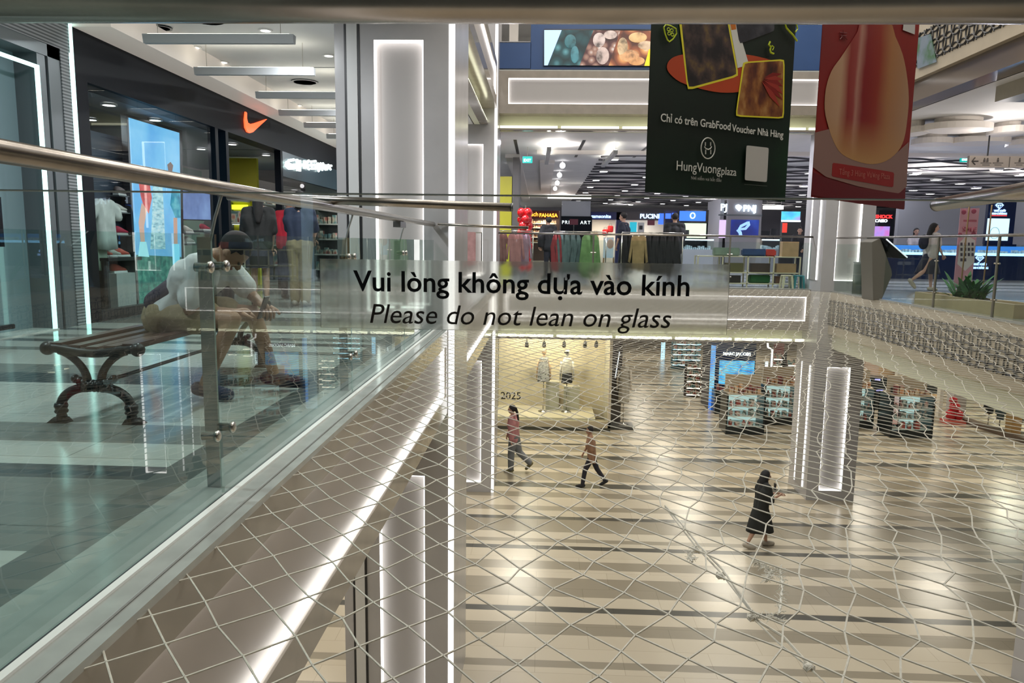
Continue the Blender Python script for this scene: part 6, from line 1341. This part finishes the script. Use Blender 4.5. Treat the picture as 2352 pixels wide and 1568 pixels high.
for k, x in enumerate((0.2, 3.1, 6.0)):
    t = T('ring_lamp', 'large white curved ceiling band on the upper floor', 'lamp', (x, 19, H+2.9), 'upper floor ceiling bands'); g = G(); g.tube([(x+1.3*math.cos(a), 19.5+1.3*math.sin(a), H+2.7) for a in [i*2*math.pi/28 for i in range(28)]], .09, 8, closed=True); g.put('ring', E_('ring_white', (1, .96, .9), 1.3), t); g = G(); g.tube([(x, 20.8, H+2.7), (x, 20.8, H+3.19)], .01, 5); g.put('rod', steel, t)
g = G(); a, b = U(1170, 60, 'y', 19), U(1190, 60, 'y', 19); g.box(a.x, b.x, 19, 19.3, H, H+3.2); tag(g.put('white_pier', M('pier_lit', (.75, .70, .65), .5)), 'pale pier on the upper floor behind the bowed person', 'pier')
lamp('upper_lamp', (2, 20, H+3.1), 90, .4, (1, .95, .85))
# printed film on the right upper lattice
g = G(); p = [U(x, y, 'x', 6.19) for x, y in ((2105, 88), (2137, 78), (2150, 142), (2107, 158))]; g.prism(p, (.008, 0, 0)); tag(g.put('printed_sheet', pattern('sheet_glow', ((.55, .65, .72), (.45, .58, .68), (.10, .35, .10), (.5, .62, .7)), 3, .25, 'NOISE')), 'pale blue sheet with green sprigs behind the upper lattice', 'poster')  # sheet colours are faint emission, though no lamp backs it
# ------------------------------------------------------------------ hall below: shop window
cw = M('shop_cream', (.62, .53, .38), .6, var=.03)
WX0, WX1, WY0, WY1 = -1.35, 2.05, 21.66, 23.4
t = T('storefront', 'cream lit fashion shop window with two mannequins on the floor below', 'shop', (.4, WY0, ZL))
g = G(); g.box(WX0, WX1+.1, WY1, WY1+.1, ZL, -1.26); g.put('back_wall', cw, t)
g = G(); g.box(WX0, WX1-.35, WY0+.12, WY1, ZL, ZL+.36); g.put('platform', M('platform_cream', (.66, .58, .44), .4), t)
g = G(); g.box(WX0, WX1+.1, WY0, WY0+.12, ZL, ZL+.30); g.put('plinth', M('plinth_cream', (.46, .40, .29), .4), t); g = G(); g.box(WX0, WX1+.1, WY0-.02, WY0, ZL, ZL+.10); g.put('kick_strip', M('kick_dark', (.05, .05, .04), .4), t)
g = G(); g.box(WX0, WX1, WY0+.03, WY0+.042, ZL+.30, -1.3); g.put('window_pane', gl_shop, t)
g = G(); g.box(WX1+.02, WX1+.1, WY0, WY1, ZL+.1, -1.3); g.put('side_frame', M('frame_pale', (.55, .5, .4), .4), t)
a = U(1150, 916, 'y', WY0+.02); b = U(1196, 916, 'y', WY0+.02); text('2025', (a.x, WY0+.025, a.z), (1, 0, 0), (0, 0, 1), black, t, width=b.x-a.x, depth=.006, bold=.01); c = U(1138, 917, 'y', WY0+.02); text('S', (c.x, WY0+.025, c.z), (1, 0, 0), (0, 0, 1), black, t, height=.13, depth=.006, bold=.01)
for k, px in enumerate((1210, 1250, 1296, 1344, 1370)):
    c = U(px, 786, 'y', 22.6); s = T('track_spotlight', 'small black spotlight above the cream shop window', 'light', c, 'window spotlights'); g = G(); g.tube([c, c+Vector((0, .10, -.14))], [.05, .065], 10); g.put('head', black, s); g = G(); g.tube([c, Vector((c.x, c.y, -1.26))], .012, 6); g.put('arm', black, s)
for x in (-.6, .4, 1.3): lamp('window_lamp', (x, 22.2, -1.5), 34, .15, (1, .86, .6), rot=(.35, 0, 0))
wh = M('mannequin_white', (.6, .55, .48), .5); bg = M('mannequin_skin', (.55, .36, .22), .5)
silv = pattern('sequin', ((.02, .02, .025), (.25, .24, .24), (.6, .58, .56), (.05, .05, .06)), 26, 0, 'NOISE')
c1, c2 = U(1247, 955, 'y', 22.6), U(1300, 955, 'y', 22.6)
mannequin('mannequin in a silver-black sequin dress, left one in the cream window', (c1.x, 22.6, ZL+.36), 1.95, dict(skin=bg, wear=[('dress', silv, .50, .87, .225, .15, .02), ('sleeve_band', silv, .80, .88, .17, .16, .0)]), ax='y')
mannequin('mannequin in a white blouse and black shorts, right one in the cream window', (c2.x, 22.6, ZL+.36), 1.95, dict(skin=wh, wear=[('blouse', cloth('blouse_white', (.7, .64, .55)), .63, .885, .16, .14, .03), ('shorts', cloth('shorts_black', (.02, .02, .025)), .48, .645, .20, .17, .01)]), ax='y')
c = U(1300, 856, 'y', 22.5); g = G(); g.box(c.x-.07, c.x+.07, 22.49, 22.52, ZL+.36+1.95*.975-.02, ZL+.36+1.95*.975+.02); tag(g.put('sunglasses', black), 'dark sunglasses on the right window mannequin', 'sunglasses')
for k, (px, w, h_) in enumerate(((1268, .42, .9), (1312, .5, .75))):
    c = U(px, 940, 'y', 23.0); tag(G().box(c.x-w/2, c.x+w/2, 22.85, 23.2, ZL+.36, ZL+.36+h_).put('display_plinth', M('acrylic_pale', (.5, .47, .38), .3)), ('taller pale display plinth between the window mannequins', 'lower pale display plinth behind the right mannequin')[k], 'plinth')
# side window with a striped view and a hanging pale dress
t = T('storefront', 'dark side window right of the cream display, a pale dress inside', 'shop', (2.5, 22.2, ZL)); g = G(); g.box(2.2, 2.55, 22.6, 25.5, ZL, -1.26); g.put('dark_wall', M('side_dark', (.10, .09, .085), .3), t); g = G(); g.box(2.16, 2.9, 22.0, 22.6, ZL, ZL+.08); g.put('stone_base', M('base_dark', (.10, .10, .095), .3), t)
g = G(); g.tube([U(1423, 808, 'y', 22.3), U(1413, 868, 'y', 22.3)], .018, 6); g.put('light_line', E_('edge_white', (), 1), t)
c = U(1433, 895, 'y', 22.35); mannequin('mannequin in a long pale dress at the dark side window', (c.x, 22.3, ZL+.08), 2.05, dict(skin=wh, wear=[('dress', cloth('dress_pale', (.42, .40, .35)), .34, .88, .20, .15, .02)]), head=True, ax='y')
# kiosks with lit cosmetic shelves
shelf_l = M('shelf_glow', (.5, .62, .60), .4, emit=.55, ecol=(.7, 1, .95)); pack = pattern('packs', ((.03, .10, .10), (.4, .5, .48), (.02, .05, .05), (.5, .45, .4), (.25, .05, .04)), 5)
bk = M('kiosk_black', (.015, .02, .022), .25)
def gondola(label, px, py, w, h, d, yaw=0, rows=3, header=True, warm=False, topgoods=True):
    c = U(px, py, 'z', ZL); t = T('display_gondola', label, 'display', c); c = Vector(c); x0, x1 = c.x-w/2, c.x+w/2; y = c.y
    g = G(); g.box(x0, x1, y, y+d, ZL, ZL+.22); g.box(x0, x0+.05, y, y+d, ZL+.22, ZL+h); g.box(x1-.05, x1, y, y+d, ZL+.22, ZL+h); g.box(x0, x1, y+d-.04, y+d, ZL+.22, ZL+h); g.put('carcass', bk, t)
    if header:
        g = G(); g.box(x0+.05, x1-.05, y+.06, y+d-.05, ZL+h, ZL+h+.03); g.box(x0+.04, x1-.04, y+d*.55, y+d*.62, ZL+h+.03, ZL+h+.55); g.put('top_tray', M('tray_beige', (.45, .38, .28), .5), t)
        if topgoods: goods(t, x0+.1, x1-.1, y+.15, ZL+h+.03, 7, goodw, (.1, .3))
    rh = (h-.30)/rows
    for r in range(rows):
        z = ZL+.24+r*rh; g = G(); g.box(x0+.05, x1-.05, y+.02, y+d-.06, z, z+.02); s = g.put('shelf', M('glass_shelf', (.55, .65, .63), .2), t)
        g = G(); g.box(x0+.05, x1-.05, y+d-.065, y+d-.045, z+.03, z+rh-.05); g.put('light_panel', shelf_l if not warm else M('shelf_glow_warm', (.6, .45, .3), .4, emit=.5, ecol=(1, .7, .45)), t)
        n = 5
        for k in range(n):
            ww = (x1-x0-.14)/n; hh = R.uniform(.35, .75)*rh; bx = x0+.07+k*ww
            g = G()
            if k % 2: g.box(bx+ww*.15, bx+ww*.8, y+.08, y+.22, z+.02, z+.02+hh)
            else: g.lathe([(ww*.28, 0), (ww*.3, hh*.6), (ww*.14, hh*.75), (ww*.14, hh)], (bx+ww*.5, y+.16, z+.02), 10)
            tag(g.put('cosmetic_pack' if k % 2 else 'cosmetic_bottle', pack), 'small cosmetic item on the lit shelves of the '+label.split(' with')[0], 'cosmetics', 'items on the '+label.split(' with')[0])
    return t
gondola('front left kiosk gondola with three lit shelves below the blue advert', 1710, 998, 1.15, 1.2, .8)
gondola('second kiosk gondola with lit shelves right of the front one', 1790, 976, 1.05, 1.25, .7)
gondola('right hand kiosk gondola with lit shelves beyond the far right pillar', 2092, 1006, 1.25, 1.25, .85)
gondola('half hidden kiosk gondola with lit shelves just right of the far pillar', 1982, 984, .62, 1.25, .7)
sb = T('poster_column', 'slim white and peach poster column leaning on the right hand gondola', 'poster', U(2052, 1000, 'z', ZL)); c = sb.location; g = G(); g.box(c.x-.10, c.x+.12, c.y, c.y+.5, ZL, ZL+1.45); g.put('column', bk, sb); g = G(); g.box(c.x-.06, c.x+.08, c.y-.01, c.y, ZL+.35, ZL+1.4); g.put('picture', pattern('peach_pic', ((.6, .2, .12), (.8, .45, .35), (.85, .8, .78)), 3, .5, 'NOISE'), sb); g = G(); g.box(c.x-.09, c.x+.11, c.y-.012, c.y, ZL+.06, ZL+.26); g.put('light_box', E_('box_white', (.8, .95, 1), 1.5), sb)
# big perfume kiosk with blue screen
Yk = 24.9
t = T('kiosk', 'black perfume kiosk with a big blue picture screen and white lettering', 'kiosk', (U(1690, 940, 'y', Yk).x, Yk, ZL)); a, b = U(1626, 945, 'y', Yk), U(1738, 788, 'y', Yk)
g = G(); g.box(a.x, b.x, Yk, Yk+1.2, ZL, b.z+.15); g.put('body', M('kiosk_navy2', (.012, .02, .05), .25), t)
quad_part('blue_side_panel', pattern('kiosk_blue', ((.03, .10, .55), (.05, .25, .85), (.25, .65, .85)), 1.6, 1.1, 'NOISE', stretch=(1, 1, .6)), Yk, 1626, 793, 1644, 946, t, .05, -.06)
quad_part('picture_screen', pattern('kiosk_pic', ((.01, .15, .6), (.05, .45, .9), (.15, .65, .95), (.3, .8, .85)), 5, 1.0, 'NOISE', stretch=(1, 1, 1.6)), Yk, 1650, 829, 1733, 881, t, .03, -.035)
sign(t, 'MARC JACOBS', Yk-.02, 1661, 1724, 815, E_('sign_white', (), 1.6), bold=.02)
g = G(); a2, b2 = U(1640, 940, 'y', Yk-.5), U(1690, 897, 'y', Yk-.5); g.box(a2.x, b2.x, Yk-.6, Yk-.02, ZL, b2.z); g.put('counter', bk, t); goods(t, a2.x+.05, b2.x-.05, Yk-.5, b2.z, 6, goodw, (.08, .25))
# racks behind the kiosk
def lightrack(label, x0, x1, py0, py1, Y, col, rows, body=M('rack_dark', (.06, .05, .05), .4), glow=2.5):
    a, b = U(x0, py1, 'y', Y), U(x1, py0, 'y', Y); t = T('display_shelf', label, 'shelf', ((a.x+b.x)/2, Y, ZL)); g = G(); g.box(a.x, b.x, Y+.3, Y+.36, ZL, b.z); g.put('back_panel', body, t)
    for r in range(rows):
        z = a.z+(b.z-a.z)*(r+.3)/rows; g = G(); g.box(a.x, b.x, Y, Y+.3, z, z+.03); s = g.put('shelf', body, t); g = G(); g.box(a.x+.03, b.x-.03, Y-.01, Y+.0, z, z+.035); g.put('light_line', E_('rackline_'+label[:9].replace(' ', '_'), col, glow), t); goods(s, a.x+.04, b.x-.04, Y+.08, z+.03, 6, goodm, (.1, .22))
    return t
lightrack('stepped display rack with warm white light lines left of the perfume kiosk', 1574, 1612, 836, 912, 27, (1, .88, .68), 5)
lightrack('turned side of the stepped rack facing the perfume kiosk', 1606, 1622, 846, 905, 27.6, (1, .88, .68), 5)
lightrack('wide bay of cyan lit cosmetic shelves far back on the left', 1543, 1612, 784, 842, 33, (.45, .85, 1), 5, M('rack_blue', (.12, .25, .3), .4))
lightrack('tall bay with warm light lines right of the perfume kiosk', 1772, 1800, 815, 880, 26.5, (1, .9, .75), 4); lightrack('narrow bay with warm light lines next to the far right pillar', 1805, 1833, 830, 892, 26.2, (1, .85, .65), 4)
for k, (x0, y0, x1, y1, Y, c) in enumerate(((1517, 786, 1528, 835, 36, (.4, .75, 1)), (1755, 830, 1764, 870, 25.8, (.75, .95, 1)))): 
    t = T('panel_light', ('slim upright cyan light panel far back beside the open aisle', 'slim upright white light panel right of the blue screen')[k], 'light', U((x0+x1)/2, y1, 'y', Y)); g = G(); a, b = U(x0, y1, 'y', Y), U(x1, y0, 'y', Y); g.box(a.x, b.x, Y, Y+.06, ZL, b.z); g.put('housing', bk, t); quad_part('diffuser', E_('slim_%d' % k, c, 1.6), Y, x0, y0, x1, y1, t, .03, -.032)
g = G(); g.tube([U(x, y, 'y', 25.9) for x, y in ((1763, 785), (1764, 797), (1774, 803), (1772, 838), (1767, 880))], .035, 6); t = T('light_column', 'bent white light line above the kiosk counters', 'lamp', U(1767, 880, 'y', 25.9)); g.put('tube', E_('bent_white', (1, .97, .93), 2.5), t)
g = G(); a, b = U(1756, 985, 'y', 25.9), U(1774, 880, 'y', 25.9); g.box(a.x, b.x, 25.85, 25.95, ZL, b.z); g.put('pedestal', bk, t)
t = T('poster_column', 'dark red poster panel above the warm lit bays', 'poster', U(1790, 815, 'y', 28)); quad_part('panel', M('poster_brick', (.22, .05, .05), .5), 28, 1777, 788, 1802, 818, t, .05); g = G(); a = U(1790, 818, 'y', 28.02); g.box(a.x-.3, a.x+.3, 28.05, 28.15, ZL, a.z+.2); g.put('post', bk, t)
# boutiques on the right
def wallbox(name, label, x0, x1, Y, ztop, mat, depth=.3, cat='panel', z0=ZL):
    a, b = U(x0, 900, 'y', Y).x, U(x1, 900, 'y', Y).x; return tag(G().box(a, b, Y, Y+depth, z0, ztop).put(name, mat), label, cat)
wallbox('partition', 'pinkish beige wall panel right of the far pillar below', 1983, 2014, 30, -1.26, M('pink_beige', (.45, .33, .26), .6)); wallbox('partition', 'orange beige lit wall of the boutique below', 2014, 2064, 30.5, -1.26, M('orange_beige', (.48, .34, .20), .6)); wallbox('partition', 'olive beige wall strip beside the white boutique post', 2066, 2096, 30, -1.26, M('olive_beige', (.36, .30, .18), .6))
wallbox('door_pillar', 'white boutique door post below the lattice edge', 2058, 2066, 27, -1.26, M('post_white', (.7, .66, .58), .5), .2, 'post'); wallbox('door_pillar', 'second white door post farther right below the lattice edge', 2160, 2168, 24.5, -1.26, M('post_white', (), .5), .2, 'post'); wallbox('grey_pier', 'pale grey pier beside the red charity box below', 2192, 2222, 23.8, -1.26, M('pier_grey', (.42, .40, .38), .5), .4, 'pier')
lt2 = T('ceiling_light', 'curved white cove light over the beige boutique below', 'light', U(2040, 828, 'y', 29)); g = G(); g.tube([U(x, y, 'y', 29) for x, y in ((2003, 825), (2020, 828), (2045, 826), (2062, 824), (2078, 830))], .06, 6); g.put('tube', E_('boutique_white', (1, .93, .82), 3), lt2); a = U(2040, 826, 'y', 29); g = G(); g.tube([a, Vector((a.x, 29, -1.25))], .01, 5); g.put('hanger', steel, lt2)
lt2 = T('ceiling_light', 'slanted white light bar under the slab by the far pillar', 'light', U(1960, 790, 'y', 18)); a, b = U(1932, 781, 'y', 17.6), U(1990, 800, 'y', 18.6); g = G(); g.hexa([a+Vector((-.04, 0, -.03)), a+Vector((.04, 0, -.03)), b+Vector((.04, 0, -.03)), b+Vector((-.04, 0, -.03))], [a+Vector((-.04, 0, .03)), a+Vector((.04, 0, .03)), b+Vector((.04, 0, .03)), b+Vector((-.04, 0, .03))]); g.put('bar', E_('boutique_white', (), 3), lt2)
g = G(); m_ = (a+b)/2; g.tube([m_, Vector((m_.x, m_.y, -1.25))], .008, 5); g.put('hanger', steel, lt2)
t = T('kiosk', 'dark counter with small white and violet screens right of the pillar below', 'kiosk', (U(2010, 960, 'y', 25.5).x, 25.5, ZL)); quad_part('body', bk, 25.5, 1980, 868, 2040, 985, t, .6); quad_part('screen', E_('scr_white', (.75, .9, 1), 1.2), 25.5, 1986, 870, 1998, 888, t, .03, -.04); quad_part('screen', E_('scr_violet', (.4, .4, 1), 1.2), 25.5, 2009, 870, 2021, 873, t, .03, -.04); quad_part('light_line', E_('scr_violet', (), 1.2), 25.5, 2006, 895, 2028, 897, t, .03, -.04)
dc = T('display_shelf', 'dark curved cabinet with a violet edge light below the lattice', 'shelf', (U(2130, 900, 'y', 26).x, 26, ZL)); quad_part('cabinet', bk, 26, 2108, 846, 2160, 960, dc, .5); quad_part('edge_light', E_('scr_violet', (), 1.2), 26, 2157, 862, 2163, 878, dc, .03, -.03); quad_part('drawer_panel', M('orange_beige', (), .6), 26, 2122, 905, 2158, 935, dc, .03, -.03)
bx = T('charity_box', 'red rounded charity box on a white base beside the pale pier', 'box', U(2195, 975, 'z', ZL)); c = bx.location; g = G(); g.box(c.x-.3, c.x+.3, c.y-.05, c.y+.4, ZL, ZL+.12); g.put('base', M('base_red', (.5, .10, .08), .4), bx)
for k, (dx, z, r) in enumerate(((-.1, .30, .17), (.14, .28, .16), (0, .55, .17), (-.06, .76, .13))):
    g = G(); g.ball((c.x+dx, c.y+.15, ZL+z), (r, r*.8, r*1.05), 12); g.put('lobe', M('charity_red', (.42, .012, .02), .3), bx, True)
# glazed boutique along the right
sf = T('storefront', 'glazed clothes boutique in the lower right with spot-lit racks', 'shop', (14, 22, ZL)); a, b = U(2182, 962, 'z', ZL), U(2352, 1018, 'z', ZL); d = (b-a).normalized(); e = a+d*8; nrm = Vector((-d.y, d.x, 0)) 
def lbox(g, s0, s1, n0, n1, z0, z1):
    pts = [a+d*s0+nrm*n0, a+d*s1+nrm*n0, a+d*s1+nrm*n1, a+d*s0+nrm*n1]; g.hexa([Vector((p.x, p.y, z0)) for p in pts], [Vector((p.x, p.y, z1)) for p in pts])
nrm = nrm if nrm.x > 0 else -nrm
g = G(); lbox(g, 0, 9, 0, .3, ZL, ZL+.14); g.put('plinth', M('plinth_brown', (.10, .07, .05), .4), sf); g = G(); lbox(g, 0, 9, .05, .06, ZL+.14, -1.6); g.put('window_pane', gl_shop, sf); g = G(); lbox(g, 0, 9, 3.5, 3.6, ZL, -1.26); g.put('back_wall', M('boutique_wall', (.34, .29, .2), .6), sf); g = G(); lbox(g, 0, 9, .0, .3, -1.6, -1.26); g.put('header', M('bar_beige', (.34, .30, .23), .5), sf); g = G(); lbox(g, 3.5, 3.62, .0, .1, ZL+.14, -1.6); lbox(g, .0, .12, .0, .1, ZL+.14, -1.6); g.put('mullion', M('mullion_grey', (.3, .29, .27), .4), sf)
for k, (x0, x1, y0, y1, c) in enumerate(((2262, 2282, 896, 950, blk), (2288, 2306, 905, 965, cloth('suit_teal', (.03, .06, .07))), (2312, 2334, 900, 950, blk), (2336, 2352, 912, 970, cloth('suit_grey', (.12, .12, .12))))):
    p = U((x0+x1)/2, y1, 'y', 23.0-.1*k); w = (x1-x0)/1678*23*1.1; h_ = (y1-y0)/1678*23*1.05
    t = T('jacket', ('black coat hung leftmost in the lower right boutique', 'dark teal suit jacket hung second in the lower right boutique', 'black suit jacket on the torso third in the lower right boutique', 'grey suit jacket at the picture edge of the lower right boutique')[k], 'jacket', p); tee('fabric', None, None, (p.x, p.y, p.z+h_), w, h_, c, t, ax='y', long=True)
    g = G(); g.tube([(p.x, p.y, p.z+h_*.2), (p.x, p.y, ZL+.02)], .02, 6); g.lathe([(.18, 0), (.18, .02)], (p.x, p.y, ZL), 14); g.put('stand', steel, t)
for k, (x0, y0, x1, y1) in enumerate(((2245, 898, 2262, 899), (2210, 888, 2220, 890), (2305, 917, 2338, 931), (2232, 880, 2246, 882))):
    t = T('track_light', 'short bright light bar in the lower right boutique', 'light', U(x0, y0, 'y', 23.6), 'boutique light bars'); g = G(); q0, q1 = U(x0, y0, 'y', 23.6), U(x1, y1, 'y', 23.6); g.tube([q0, q1], .03, 6); g.put('tube', E_('boutique_lamp', (1, .9, .65), 4), t); g = G(); g.tube([q0, Vector((q0.x, q0.y, -1.25))], .008, 5); g.put('hanger', steel, t)
tag(G().box(U(2322, 990, 'y', 22).x, U(2345, 990, 'y', 22).x, 22, 22.3, ZL, U(2330, 950, 'y', 22).z).put('wood_partition', M('orange_wood', (.36, .18, .05), .5)), 'orange wood panel standing at the boutique front', 'panel')
lamp('boutique_lamp', (a.x+2, a.y, -1.6), 60, .4, (1, .88, .65))
# shop walls of the hall on the left under the corridor
g = G(); g.box(-9.3, -9.0, -2, 40, ZL, -1.25); struct(g.put('wall_hall_left', M('hall_wall', (.33, .29, .24), .4)))
bpy.data.scenes.remove(TMP)
